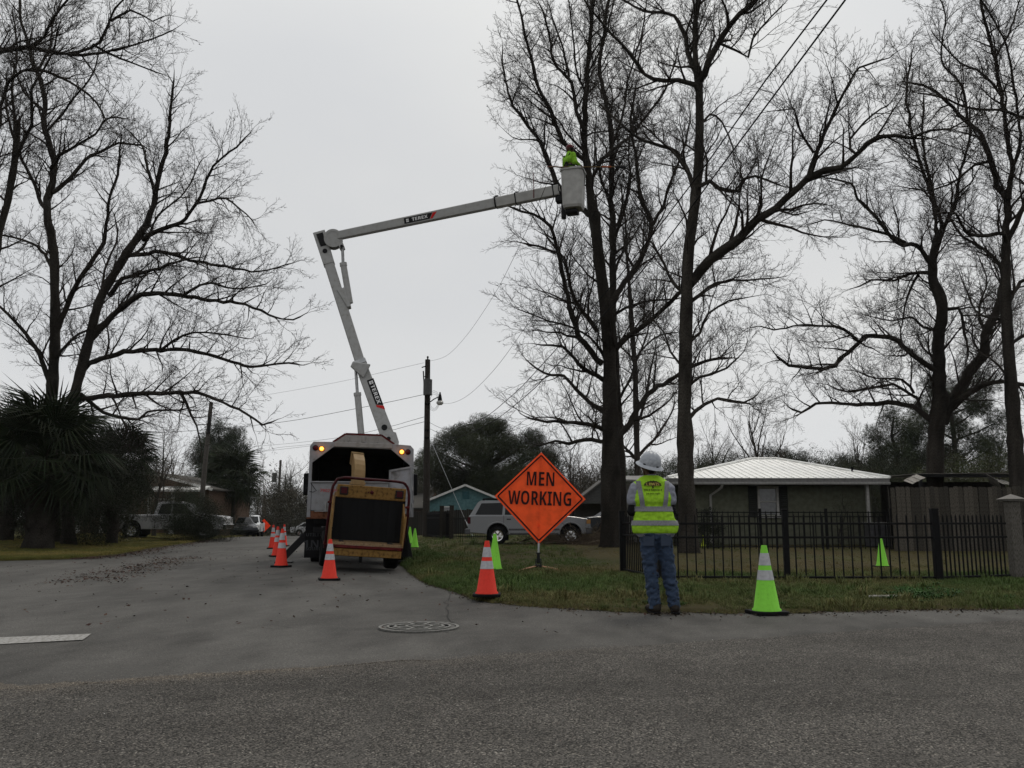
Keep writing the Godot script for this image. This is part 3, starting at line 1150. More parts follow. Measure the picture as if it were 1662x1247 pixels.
# limbs: [width at start, width at end, depth offset at start, at end, x, y, x, y ...], widths in photo pixels
func traced_tree(called: String, label: String, depth: float, limbs: Array, g: Grower, balls := 0.3, bark := "bark", twig_mat := "twig", ground_y := 0.0) -> Node3D:
	var base: Vector3 = at(limbs[0][4], limbs[0][5], depth)
	base.y = ground_h(base.x, base.z) + ground_y
	var root := thing(called, label, "tree", base)
	var inv := -base
	var rng := g.rng
	for li in limbs.size():
		var l: Array = limbs[li]
		var n := (l.size() - 4) / 2
		var p := PackedVector3Array()
		var w := PackedFloat32Array()
		var run := 0.0
		var runs := PackedFloat32Array()
		for i in n:
			if i > 0:
				run += Vector2(l[4 + i * 2] - l[2 + i * 2], l[5 + i * 2] - l[3 + i * 2]).length()
			runs.append(run)
		for i in n:
			var u := runs[i] / maxf(run, 1.0)
			var dz := lerpf(l[2], l[3], u)
			var q := at(l[4 + i * 2], l[5 + i * 2], depth + dz)
			if i > 0 and i < n - 1 and li > 0:
				q += Vector3(0, 0, rng.randfn() * 0.12)
			p.append(q + inv)
			w.append(lerpf(l[0], l[1], pow(u, 0.85)) * px_m(depth + dz) * (0.44 if li == 0 else 0.5))
		if li == 0:
			p[0].y = -0.25
		var sm := smooth_path(p, w, 0.3)
		p = sm[0]
		w = sm[1]
		for i in p.size():
			if li == 0:
				w[i] *= 1.0 + 0.42 * exp(-maxf(p[i].y, 0.0) / 0.35)
			else:
				p[i] += Vector3(rng.randfn(), rng.randfn(), rng.randfn()) * minf(0.02, w[i] * 0.35)
			w[i] *= 1.0 + 0.06 * rng.randfn()
		var mb := MB.new()
		mb.tube(p, w, 18 if li == 0 else 8, true)
		weather(mb, li == 0)
		obj("trunk" if li == 0 else "limb", mb, mats[bark], root)
		var from := 0.55 if li == 0 else 0.12
		g.clothe(p, w, from, 0.98, 0.6 if li == 0 else 1.0)
	finish_tree(root, g, balls, bark, twig_mat)
	return root

# lichen, damp streaks and knobbly bark
func weather(mb: MB, thick: bool) -> void:
	mb.has_col = true
	for i in mb.v.size():
		var p := mb.v[i]
		var t := 0.5 + 0.45 * noise_b.get_noise_3d(p.x * 30.0, p.y * 7.0, p.z * 30.0) + 0.35 * noise_a.get_noise_3d(p.x * 70.0, p.y * 40.0, p.z * 70.0)
		t = clampf(t, 0.22, 1.0)
		mb.c[i] = Color(t, t * 0.99, t * 0.96)
		if thick:
			mb.v[i] = p + mb.n[i] * 0.035 * noise_a.get_noise_3d(p.x * 60.0, p.y * 16.0, p.z * 60.0)

func finish_tree(root: Node3D, g: Grower, balls: float, bark: String, twig_mat: String) -> void:
	var o := obj("branches", g.mb, mats[twig_mat], root)
	o.set_meta("kind", "stuff")
	var split: Array = [[], [], [], [], [], [], [], []]
	for t in g.where:
		var k := g.rng.randi() % 4
		if g.rng.randf() < balls:
			k += 4
		split[k].append(t)
	for k in 8:
		if split[k].is_empty():
			continue
		var a: Array[Transform3D] = []
		a.assign(split[k])
		scatter("twigs", sprays[k] if k < 4 else ball_sprays[k - 4], mats[twig_mat], a, PackedColorArray(), root)

func big_trees() -> void:
	var g := Grower.new()
	g.rng.seed = 11
	traced_tree("tall_bare_tree", "tall bare tree under the raised bucket, its stem freshly cut", 30.0, [
		[38, 18, 0, -0.4, 991, 872, 991, 740, 990, 640, 988, 547, 976, 447, 969, 390, 966, 345],
		[15, 5, -0.3, -0.6, 966, 385, 957, 300, 951, 224, 951, 149, 957, 75, 964, -20],
		[11, 4, 0, -2.0, 976, 590, 939, 547, 921, 482, 909, 422, 894, 368, 864, 343, 834, 338],
		[8, 3, 0, 1.5, 969, 537, 939, 497, 926, 462, 915, 420, 880, 400, 850, 395],
		[10, 3, -0.3, 1.6, 957, 350, 930, 325, 904, 298, 884, 243, 859, 204, 834, 174, 822, 140, 815, 90],
		[9, 3.5, -0.4, -1.2, 951, 262, 914, 229, 894, 179, 874, 139, 859, 84, 847, 40, 838, -10],
		[8, 3, -0.4, 1.0, 951, 215, 938, 190, 926, 134, 899, 99, 892, 50, 878, 10],
		[5, 2, -0.2, 0.5, 926, 134, 915, 80, 904, 45, 890, 5],
		[11, 3, 0, 2.0, 990, 500, 1001, 477, 1038, 422, 1058, 368, 1038, 318, 1033, 258, 1025, 200, 1032, 140],
		[6, 2.5, 1.2, 2.0, 1056, 372, 1075, 335, 1088, 298, 1113, 229, 1120, 190],
		[10, 6, 0, -1.6, 992, 590, 1003, 562, 1048, 527, 1088, 490, 1110, 470],
		[7, 2.5, -0.2, 1.0, 957, 302, 978, 263, 1018, 224, 1048, 189, 1083, 139, 1100, 80],
		[6, 2.5, 0, -1.5, 988, 520, 1018, 497, 1058, 490, 1098, 486],
		[9, 3, 0, -2.5, 985, 620, 948, 598, 932, 584, 913, 565, 880, 560],
		[9, 3, 0, 2.0, 985, 672, 954, 650, 934, 634, 915, 612, 885, 606, 860, 590],
		[8, 3, 0, -2.2, 985, 700, 954, 688, 921, 685, 888, 685, 860, 680],
		[8, 3, 0, 1.4, 985, 718, 948, 713, 924, 721, 902, 715, 880, 722],
		[11, 5, 0, 2.5, 995, 715, 1022, 688, 1041, 655, 1060, 633, 1087, 617, 1142, 587, 1177, 582],
		[5, 2, 0, -1.0, 988, 600, 970, 560, 930, 530, 890, 520, 850, 505],
		[4, 2, -0.4, -1.5, 951, 149, 935, 110, 930, 60, 922, -10],
		[4, 2, -0.4, 0.5, 953, 120, 975, 80, 990, 30, 1000, -20]], g, 0.15)
	g = Grower.new()
	g.rng.seed = 12
	traced_tree("twin_stem_tree", "dark bare tree close behind the tall tree under the bucket", 33.0, [
		[17, 12, 0, 0, 1012, 868, 1009, 770, 1004, 680, 1000, 600, 994, 510],
		[13, 5, 0, 0.3, 994, 520, 994, 398, 994, 298, 991, 224, 983, 164, 974, 109, 980, 50, 990, -10],
		[6, 2, 0, 1.2, 994, 400, 1010, 350, 1022, 290, 1020, 240, 1035, 180],
		[5, 2, 0, -1.2, 993, 330, 975, 290, 965, 240, 968, 190],
		[5, 2, 0, -1.0, 992, 240, 1010, 190, 1020, 130, 1040, 60, 1050, 0],
		[5, 2, 0, 1.6, 1002, 650, 1025, 610, 1040, 570, 1070, 545, 1100, 540]], g, 0.1)
	g = Grower.new()
	g.rng.seed = 13
	traced_tree("slender_bare_tree", "slender dark bare tree rising behind the man in the vest", 41.0, [
		[13, 8, 0, 0, 1036, 862, 1035, 770, 1032, 669, 1031, 601, 1026, 540, 1022, 470],
		[6, 2, 0, 0.3, 1023, 480, 1018, 420, 1014, 360, 1008, 300],
		[6, 2, 0, 1.5, 1036, 740, 1060, 715, 1085, 680, 1095, 655],
		[5, 2, 0, -1.5, 1034, 690, 1048, 650, 1055, 600, 1065, 560],
		[6, 2, 0, -1.5, 1032, 745, 1012, 725, 1000, 700],
		[4, 2, 0, 1.0, 1030, 590, 1048, 550, 1060, 500, 1075, 470]], g, 0.0)
	g = Grower.new()
	g.rng.seed = 14
	traced_tree("crooked_bare_tree", "thick bare tree with one long limb reaching over the fenced yard", 25.0, [
		[33, 14, 0, 0, 1119, 893, 1113, 760, 1111, 650, 1113, 547, 1115, 472, 1119, 398, 1131, 308, 1135, 239, 1135, 149, 1132, 110],
		[9, 3.5, 0, 1.5, 1134, 120, 1123, 94, 1108, 50, 1093, 30, 1058, 22, 1018, 5, 990, -15],
		[11, 8, 0, 0.2, 1133, 130, 1130, 60, 1135, 0, 1137, -40],
		[12, 8, 0, -1.4, 1136, 135, 1148, 109, 1162, 80, 1187, 35, 1217, 10, 1240, -15],
		[5, 3, -0.9, -1.6, 1170, 72, 1195, 85, 1214, 93, 1222, 60, 1240, 35, 1270, 10],
		[9, 3, 0, -1.6, 1134, 150, 1125, 139, 1098, 132, 1058, 132, 1038, 104, 1008, 70, 978, 45, 948, 0],
		[9, 3, 0, 1.8, 1129, 312, 1123, 298, 1108, 258, 1088, 239, 1038, 219, 1004, 198, 975, 170],
		[9, 3.5, 0, -1.2, 1130, 303, 1150, 300, 1167, 303, 1197, 313, 1205, 293, 1227, 286, 1262, 300],
		[19, 6, 0, -4.0, 1118, 460, 1133, 447, 1152, 422, 1187, 398, 1227, 358, 1260, 338, 1314, 288, 1344, 271, 1364, 273, 1399, 244, 1419, 229, 1478, 224],
		[6, 2.5, -4.0, -5.0, 1478, 224, 1508, 211, 1548, 204, 1580, 190],
		[8, 3, -2.4, -3.2, 1312, 290, 1319, 268, 1334, 229, 1349, 194, 1369, 149, 1399, 104, 1430, 98],
		[5, 2.5, -3.2, -2.4, 1388, 250, 1386, 219, 1414, 189, 1440, 172],
		[5, 2, -2.8, -3.8, 1321, 250, 1310, 222, 1294, 204, 1287, 179, 1262, 180],
		[7, 2.5, 0, 1.0, 1116, 495, 1125, 487, 1152, 467, 1177, 457, 1217, 455, 1250, 452],
		[7, 3, 0, 1.6, 1113, 480, 1100, 467, 1078, 432, 1058, 398, 1048, 385],
		[6, 2.5, 0, -1.0, 1114, 632, 1125, 620, 1153, 609, 1180, 598, 1200, 580],
		[7, 2.5, 0, 1.2, 1116, 680, 1125, 668, 1142, 655, 1166, 647, 1207, 653, 1230, 640],
		[6, 2.5, 0, -0.8, 1113, 560, 1135, 540, 1150, 510, 1180, 490, 1205, 485],
		[5, 2, 0, 1.0, 1112, 600, 1090, 570, 1078, 540, 1060, 520],
		[4, 2, -1.4, -1.8, 1225, 362, 1240, 330, 1236, 290, 1250, 250],
		[4, 2, -1.8, -1.2, 1260, 340, 1290, 350, 1310, 345],
		[5, 2, 0, 0.8, 1133, 210, 1150, 190, 1172, 200, 1190, 240]], g, 0.1, "bark_pale")
	g = Grower.new()
	g.rng.seed = 15
	traced_tree("forked_bare_tree", "wide forked bare tree behind the wooden privacy fence", 33.0, [
		[33, 27, 0, 0, 1518, 868, 1518, 763, 1521, 690, 1530, 640],
		[24, 14, 0, 0, 1524, 668, 1526, 600, 1524, 560, 1526, 497, 1516, 438, 1523, 383],
		[8, 3, 0, 0.8, 1523, 392, 1531, 363, 1508, 298, 1493, 249, 1478, 199, 1474, 150, 1480, 90],
		[8, 3, 0, -1.2, 1525, 385, 1548, 328, 1556, 288, 1568, 239, 1575, 180],
		[7, 3, 0, -0.5, 1521, 395, 1518, 343, 1506, 280, 1498, 219, 1500, 160],
		[9, 3, 0, -2.6, 1517, 436, 1503, 413, 1488, 398, 1454, 393, 1424, 353, 1399, 318, 1379, 301, 1350, 290],
		[6, 2, -0.5, 1.2, 1470, 395, 1440, 378, 1399, 373, 1369, 361, 1340, 355, 1322, 362],
		[7, 2.5, 0, 1.5, 1518, 446, 1508, 443, 1478, 443, 1449, 457, 1414, 455, 1395, 465],
		[5, 2, 0.4, 0.9, 1490, 444, 1478, 470, 1466, 500, 1464, 530],
		[10, 4.5, 0, -2.4, 1520, 602, 1513, 597, 1478, 567, 1449, 552, 1404, 547, 1389, 564, 1364, 582, 1357, 594, 1324, 599, 1280, 592, 1262, 580],
		[6, 2, -1.6, -2.6, 1396, 556, 1364, 537, 1329, 527, 1299, 527, 1255, 537, 1235, 530],
		[10, 3.5, 0, 2.6, 1520, 690, 1507, 679, 1484, 661, 1443, 653, 1402, 659, 1362, 656, 1324, 656, 1301, 669, 1285, 665],
		[6, 2.5, 0.4, 2.0, 1494, 668, 1494, 646, 1476, 639, 1448, 626, 1428, 627, 1377, 636, 1350, 628],
		[5, 2, 0.6, 1.2, 1484, 640, 1461, 618, 1420, 615, 1395, 605],
		[20, 10, 0, 1.5, 1530, 672, 1545, 655, 1562, 618, 1595, 575, 1598, 547, 1618, 497, 1632, 440],
		[11, 6, 0, -2.0, 1533, 690, 1550, 655, 1570, 639, 1595, 626, 1626, 621, 1680, 626],
		[7, 3, 0, -0.8, 1527, 505, 1533, 502, 1558, 500, 1563, 527, 1565, 557, 1572, 575],
		[5, 2, 0, 1.4, 1526, 540, 1500, 530, 1480, 515, 1450, 520, 1420, 515],
		[5, 2, 1.0, 2.0, 1600, 545, 1590, 500, 1600, 460, 1590, 420]], g, 0.1)
	g = Grower.new()
	g.rng.seed = 16
	traced_tree("bare_tree", "bare tree with a dark trunk beside the capped wooden post", 29.0, [
		[30, 17, 0, 0, 1656, 890, 1652, 790, 1646, 687, 1639, 590, 1633, 497, 1633, 398],
		[14, 4, 0, 0.8, 1633, 405, 1638, 323, 1623, 298, 1608, 259, 1588, 219, 1558, 184, 1518, 149, 1485, 135],
		[9, 4, 0.2, -0.5, 1637, 325, 1640, 278, 1633, 229, 1623, 124, 1608, 60, 1593, 0, 1590, -30],
		[9, 4, 0, -1.5, 1635, 390, 1657, 348, 1672, 290, 1680, 220, 1690, 100],
		[6, 2.5, 0, -1.2, 1640, 290, 1652, 220, 1650, 124, 1630, 60, 1585, -10],
		[8, 3, 0, -1.6, 1633, 395, 1628, 383, 1578, 378, 1548, 348, 1530, 345],
		[7, 3, 0, 1.6, 1633, 445, 1625, 438, 1598, 408, 1568, 383, 1545, 360],
		[9, 4, 0, 0.8, 1635, 490, 1662, 457, 1690, 440],
		[6, 2.5, -0.6, -2.0, 1700, 200, 1662, 194, 1623, 179, 1573, 179, 1523, 160, 1490, 150],
		[5, 2, 0.3, 1.8, 1608, 262, 1580, 270, 1540, 300, 1500, 310, 1470, 305],
		[5, 2, 0, -1.4, 1628, 160, 1600, 120, 1560, 100, 1520, 60],
		[5, 2, 0, 1.2, 1616, 95, 1640, 50, 1655, 0],
		[5, 2, 0.5, 1.4, 1570, 195, 1560, 140, 1535, 90, 1530, 30, 1520, -10],
		[7, 3, 0, 1.0, 1638, 560, 1662, 545, 1690, 520],
		[5, 2, 0, 1.5, 1636, 520, 1600, 510, 1580, 490, 1560, 450]], g, 0.1)
	g = Grower.new()
	g.rng.seed = 17
	g.gap = 0.3
	g.reach = 2.0
	g.twig_gap = 0.34
	traced_tree("upright_bare_tree", "upright bare tree with seed balls behind the palms", 33.0, [
		[24, 16, 0, 0, 84, 880, 84, 740, 84, 640, 88, 577, 89, 481, 87, 409],
		[15, 4, 0, 0.4, 87, 412, 77, 337, 84, 269, 72, 202, 68, 150, 53, 96, 36, 38, 30, -10],
		[9, 3, 0, -1.6, 80, 620, 67, 587, 43, 543, 0, 500, -30, 470],
		[8, 3, 0, 1.5, 84, 312, 91, 308, 115, 289, 140, 262, 159, 245, 192, 231, 230, 236],
		[6, 2.5, 0, -1.2, 82, 275, 98, 256, 115, 240, 150, 215, 175, 195, 200, 192],
		[7, 2.5, 0, 1.2, 78, 345, 63, 327, 48, 289, 29, 240, 15, 180, 10, 120],
		[10, 3, 0, -1.5, 90, 540, 105, 505, 120, 471, 144, 433, 168, 394, 178, 337, 186, 280, 196, 230],
		[6, 2.5, 0, 1.8, 88, 440, 60, 400, 20, 385, -20, 380],
		[5, 2, 0, -1.6, 74, 215, 95, 185, 120, 160, 150, 120, 160, 80],
		[5, 2, 0, 1.2, 60, 115, 80, 80, 85, 40, 100, 0],
		[6, 2.5, 0, -1.5, 86, 590, 110, 555, 140, 540, 180, 520],
		[5, 2, 0.3, 1.5, 70, 180, 40, 150, 20, 100]], g, 0.5)
	g = Grower.new()
	g.rng.seed = 18
	g.gap = 0.3
	g.reach = 1.8
	g.twig_gap = 0.34
	traced_tree("leaning_bare_tree", "bare tree leaning over the street from behind the palms", 31.5, [
		[21, 14, 0, -0.6, 112, 880, 114, 740, 120, 650, 138, 577, 159, 495, 178, 457, 207, 409, 231, 375],
		[12, 3, -0.6, -1.0, 231, 375, 245, 332, 253, 308, 265, 274, 274, 221, 277, 159, 282, 130],
		[6, 2.5, -0.7, 0.8, 251, 315, 241, 269, 231, 240, 212, 215],
		[8, 2.5, -0.6, -2.2, 231, 388, 260, 375, 289, 361, 317, 327, 346, 269, 385, 241, 398, 222],
		[5, 2, -1.6, -2.6, 314, 330, 340, 322, 366, 322, 399, 346, 412, 362],
		[9, 2.5, -0.3, -3.0, 178, 480, 200, 455, 226, 443, 255, 434, 284, 426, 320, 418],
		[8, 2, -0.5, -2.0, 205, 414, 232, 412, 265, 411, 308, 421, 366, 433, 420, 440, 471, 428],
		[12, 2.5, -0.2, -3.5, 148, 550, 154, 544, 192, 505, 231, 481, 269, 474, 337, 486, 399, 495, 457, 519, 486, 515],
		[10, 3, 0, -2.8, 135, 600, 148, 590, 192, 575, 250, 568, 308, 570, 361, 582, 409, 596, 450, 590, 482, 590],
		[10, 3, 0, -4.2, 125, 650, 150, 645, 200, 640, 300, 638, 334, 642, 365, 655, 401, 671, 424, 689, 442, 685],
		[6, 2, -2.2, -2.6, 293, 639, 303, 655, 311, 673, 318, 692, 324, 712],
		[7, 2.5, 0, 1.6, 130, 640, 170, 670, 224, 681, 242, 668, 277, 667, 303, 664],
		[5, 2, -0.6, 1.5, 200, 420, 230, 395, 255, 350, 300, 310, 325, 262],
		[5, 2, -2.0, -3.0, 300, 476, 340, 460, 380, 470, 430, 462],
		[5, 2, -1.4, -1.0, 260, 570, 300, 545, 350, 540, 400, 550],
		[5, 2, -0.4, 0.8, 165, 490, 170, 440, 190, 390, 186, 350]], g, 0.5)
	g = Grower.new()
	g.rng.seed = 19
	g.gap = 0.32
	g.reach = 1.9
	g.twig_gap = 0.34
	traced_tree("bare_tree", "old bare tree at the picture edge whose limbs hang over the palms", 26.0, [
		[17, 11, 0, 0, -70, 905, -60, 760, -40, 640, -22, 520, 0, 375, 10, 337, 24, 255, 28, 200],
		[10, 3, 0, -1.0, -10, 420, -20, 300, 0, 159, 24, 130, 53, 115, 96, 125, 140, 150, 170, 190],
		[9, 3, 0, 1.0, -40, 100, 0, 79, 48, 79, 111, 89, 159, 67, 192, 19, 210, -10],
		[8, 3, 0, -1.4, -40, 110, 0, 82, 53, 63, 87, 29, 115, 0, 125, -20],
		[6, 2, 0.4, 1.4, 111, 89, 140, 95, 185, 85, 230, 70, 262, 55, 280, 50],
		[6, 2.5, 0, -1.4, 24, 255, 50, 200, 55, 150, 80, 90, 95, 40],
		[5, 2, 0.6, 1.6, 150, 72, 190, 90, 225, 110, 255, 118],
		[6, 2.5, 0, 1.4, 26, 220, 20, 150, 30, 80, 20, 20],
		[5, 2, 0.8, 1.5, 180, 35, 215, 20, 245, 30, 262, 28]], g, 0.5)

# ---------------------------------------------------------------- trees farther off
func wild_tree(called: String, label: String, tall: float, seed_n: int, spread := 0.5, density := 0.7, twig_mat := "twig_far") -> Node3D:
	var g := Grower.new()
	g.rng.seed = seed_n
	var rng := g.rng
	g.gap = 0.55 / density
	g.reach = tall * 0.17
	g.twig_gap = 0.5 / density
	g.inner = 0.5 / density
	g.twig_size = 1.25
	g.lift = 0.45
	var root := thing(called, label, "tree")
	var p := g.polyline(Vector3(0, -0.2, 0), Vector3.UP, tall * 0.75, 9, 0.07, 0.15)
	var w := PackedFloat32Array()
	for i in 10:
		w.append(tall * 0.017 * (1.0 - 0.085 * i) * (1.3 if i == 0 else 1.0))
	var mb := MB.new()
	mb.tube(p, w, 9, true)
	weather(mb, false)
	obj("trunk", mb, mats.bark_pale, root)
	g.clothe(p, w, 0.5, 1.0)
	for k in 9:
		var i := 2 + k * 7 / 9
		var f := k * 2.4 + rng.randf()
		var d := Vector3(cos(f) * spread, rng.randf_range(0.55, 1.0), sin(f) * spread).normalized()
		var lp := g.polyline(p[i], d, tall * rng.randf_range(0.32, 0.5) * (1.0 - 0.04 * k), 7, 0.12, 0.12)
		var lw := PackedFloat32Array()
		for j in 8:
			lw.append(w[i] * 0.55 * (1.0 - 0.11 * j) + 0.01)
		mb = MB.new()
		mb.tube(lp, lw, 6, true)
		weather(mb, false)
		obj("limb", mb, mats.bark_pale, root)
		g.clothe(lp, lw, 0.15, 1.0)
	finish_tree(root, g, 0.0, "bark_pale", twig_mat)
	return root

func set_down(o: Node3D, px: float, depth: float, scale := 1.0, turn := 0.0, sink := 0.0) -> void:
	var q := at(px, 842, depth)
	o.position = Vector3(q.x, ground_h(q.x, q.z) - sink, q.z)
	o.rotation.y = turn
	o.scale = Vector3.ONE * scale

var leaf_clumps: Array[ArrayMesh] = []

func make_leaf_clumps() -> void:
	var rng := RandomNumberGenerator.new()
	rng.seed = 55
	for kind in 3:
		var mb := MB.new()
		var count: int = [46, 60, 40][kind]
		for i in count:
			var d := Vector3(rng.randfn(), rng.randfn(), rng.randfn()).normalized()
			var q := d * 0.5 * pow(rng.randf(), 0.4)
			var l := rng.randf_range(0.1, 0.17)
			var wd := 0.035
			if kind == 1:      # needles
				l = rng.randf_range(0.16, 0.26); wd = 0.006
			if kind == 2:      # narrow leaves
				l = rng.randf_range(0.12, 0.22); wd = 0.022
			var t := (d + Vector3(rng.randfn(), rng.randfn(), rng.randfn()) * 0.6).normalized()
			var s := t.cross(Vector3(rng.randfn(), rng.randfn(), rng.randfn())).normalized() * wd
			mb.tri(q, q + t * l * 0.5 + s, q + t * l)
			mb.tri(q, q + t * l, q + t * l * 0.5 - s)
			if kind == 1:
				for k in 5:
					var t2 := (t + Vector3(rng.randfn(), rng.randfn(), rng.randfn()) * 0.35).normalized()
					mb.tri(q, q + t2 * l + s, q + t2 * l - s)
		leaf_clumps.append(mb.mesh())

# foliage in puffs: [x, y, z, radius, flattening] in metres from the base
func leafy(called: String, label: String, category: String, puffs: Array, kind: int, tone: Color, seed_n: int, clump := 0.7, per := 10.0, trunk := 0.0, tall := 0.0, part := "foliage") -> Node3D:
	var rng := RandomNumberGenerator.new()
	rng.seed = seed_n
	var root := thing(called, label, category)
	if trunk > 0.0:
		var mb := MB.new()
		var p := PackedVector3Array([Vector3(0, -0.2, 0)])
		var w := PackedFloat32Array([trunk * 1.3])
		for i in 6:
			p.append(Vector3(rng.randfn() * 0.1, tall * (i + 1) / 6.0, rng.randfn() * 0.1))
			w.append(trunk * (1.0 - 0.13 * i))
		mb.tube(p, w, 9)
		weather(mb, false)
		obj("trunk", mb, mats.bark, root)
		mb = MB.new()
		for q in puffs:
			var c := Vector3(q[0], q[1], q[2])
			var y := clampf(c.y - 0.35 * Vector2(c.x, c.z).length() - 0.3, tall * 0.15, tall)
			var f := clampf(y / tall * 6.0, 0.0, 5.99)
			var s := p[int(f)].lerp(p[int(f) + 1], f - int(f))
			mb.tube(PackedVector3Array([s, s.lerp(c, 0.5) + Vector3(0, -0.1, 0), c]), PackedFloat32Array([trunk * 0.35, trunk * 0.22, trunk * 0.08]), 5)
		weather(mb, false)
		obj("limbs", mb, mats.bark, root).set_meta("kind", "stuff")
	var where: Array[Transform3D] = []
	var tints := PackedColorArray()
	for q in puffs:
		var c := Vector3(q[0], q[1], q[2])
		var r: float = q[3]
		var flat: float = q[4] if q.size() > 4 else 1.0
		var n := int(per * r * r / (clump * clump) * 1.5)
		var tone_q := rng.randf_range(0.6, 1.35)
		for i in n:
			var d := Vector3(rng.randfn(), rng.randfn(), rng.randfn()).normalized() * r * pow(rng.randf(), 0.42)
			d.y *= flat
			var s := clump * rng.randf_range(0.6, 1.25)
			where.append(Transform3D(Basis.from_euler(Vector3(rng.randf() * TAU, rng.randf() * TAU, rng.randf() * TAU)).scaled(Vector3.ONE * s), c + d))
			var v := rng.randf_range(0.7, 1.3) * tone_q
			tints.append(Color(tone.r * v * rng.randf_range(0.9, 1.15), tone.g * v, tone.b * v))
	scatter(part, leaf_clumps[kind], mats.leaf, where, tints, root)
	return root

func random_puffs(seed_n: int, n: int, rx: float, y0: float, y1: float, r: float, flat := 0.8) -> Array:
	var rng := RandomNumberGenerator.new()
	rng.seed = seed_n
	var out := []
	for i in n:
		var u := (i + 0.5) / n
		var y := lerpf(y0, y1, u)
		var k := sqrt(maxf(0.02, 1.0 - pow(absf(u - 0.4) / 0.62, 2.2)))
		var f := i * 2.4
		var rad := rx * k * sqrt(rng.randf_range(0.05, 1.0))
		out.append([cos(f) * rad, y + rng.randfn() * 0.15, sin(f) * rad, r * rng.randf_range(0.7, 1.15) * (0.7 + 0.3 * k), flat])
	return out

# fan palm: every frond a part with its stalk and split blades
func fan_frond(rng: RandomNumberGenerator, size: float, live: bool) -> MB:
	var mb := MB.new()
	mb.has_col = true
	var g := rng.randf_range(0.75, 1.25)
	mb.col = Color(0.018 * g, 0.024 * g, 0.012 * g) if live else Color(0.022 * g, 0.018 * g, 0.013 * g)
	var stalk := size * 0.62
	mb.tube(PackedVector3Array([Vector3.ZERO, Vector3(0, 0.06, stalk * 0.5), Vector3(0, 0.05, stalk)]), PackedFloat32Array([0.022, 0.016, 0.012]), 4, false)
	var n := 32
	for i in n:
		var f := (float(i) / (n - 1) - 0.5) * 3.9
		var l := size * (0.62 + 0.25 * cos(f * 0.55)) * rng.randf_range(0.9, 1.08)
		var d := Vector3(sin(f), 0.0, cos(f))
		var base := Vector3(0, 0.05, stalk)
		var side := Vector3(cos(f), 0, -sin(f)) * size * 0.016
		var fold := Vector3(0, 0.02, 0)
		var mid := base + d * l * 0.55 + Vector3(0, 0.10 * size * (0.5 - 0.25 * absf(f)), 0)
		var tip := base + d * l + Vector3(rng.randfn() * 0.03, -0.26 * size * rng.randf_range(0.4, 1.8), rng.randfn() * 0.03)
		var tone := mb.col
		mb.col = tone * rng.randf_range(0.75, 1.3)
		mb.tri(base, mid + side, mid + fold)
		mb.tri(base, mid + fold, mid - side)
		mb.tri(mid + side, tip, mid + fold)
		mb.tri(mid + fold, tip, mid - side)
		mb.col = tone
	return mb

func palm(called: String, label: String, where: Vector3, tall: float, thick: float, fronds: int, size: float, seed_n: int, dead := 8) -> Node3D:
	var rng := RandomNumberGenerator.new()
	rng.seed = seed_n
	var root := thing(called, label, "palm", where)
	var mb := MB.new()
	var p := PackedVector3Array()
	var w := PackedFloat32Array()
	for i in 12:
		p.append(Vector3(0.04 * sin(i * 0.7), -0.15 + tall * i / 11.0, 0.03 * cos(i)))
		w.append(thick * (1.0 + 0.25 * exp(-i * 0.9) + 0.06 * (i % 2)))
	mb.tube(p, w, 11)
	weather(mb, false)
	obj("trunk", mb, mats.bark, root)
	# old leaf bases stuck to the trunk
	mb = MB.new()
	for i in 60:
		var f := i * 2.4
		var y := tall * (0.1 + 0.9 * i / 60.0)
		var d := Vector3(cos(f), 0, sin(f))
		mb.bar(Vector3(0, y, 0) + d * thick * 0.9, Vector3(0, y + 0.3, 0) + d * (thick * 1.0 + 0.16), 0.06, 0.025)
	weather(mb, false)
	obj("leaf_bases", mb, mats.bark, root).set_meta("kind", "stuff")
	var protos: Array[ArrayMesh] = []
	for k in 5:
		protos.append(fan_frond(rng, 1.0, true).mesh())
	for k in 2:
		protos.append(fan_frond(rng, 1.0, false).mesh())
	for i in fronds:
		var live := i >= dead
		var u := float(i - dead) / maxf(1.0, fronds - dead)
		var pitch := lerpf(0.75, -1.25, u) + rng.randfn() * 0.12
		if not live:
			pitch = rng.randf_range(0.95, 1.4)
		var o := put_mesh("frond" if live else "dead_frond", protos[rng.randi() % 5] if live else protos[5 + rng.randi() % 2], mats.leaf, root)
		var s := size * rng.randf_range(0.85, 1.12) * (1.0 if live else 0.6)
		o.transform = Transform3D(Basis(Vector3.UP, i * 2.4 + rng.randfn() * 0.2) * Basis(Vector3.RIGHT, pitch) * Basis(Vector3.BACK, rng.randfn() * 0.35).scaled(Vector3.ONE * s), Vector3(0, tall - 0.1 + 0.25 * maxf(0.0, u), 0))
	return root

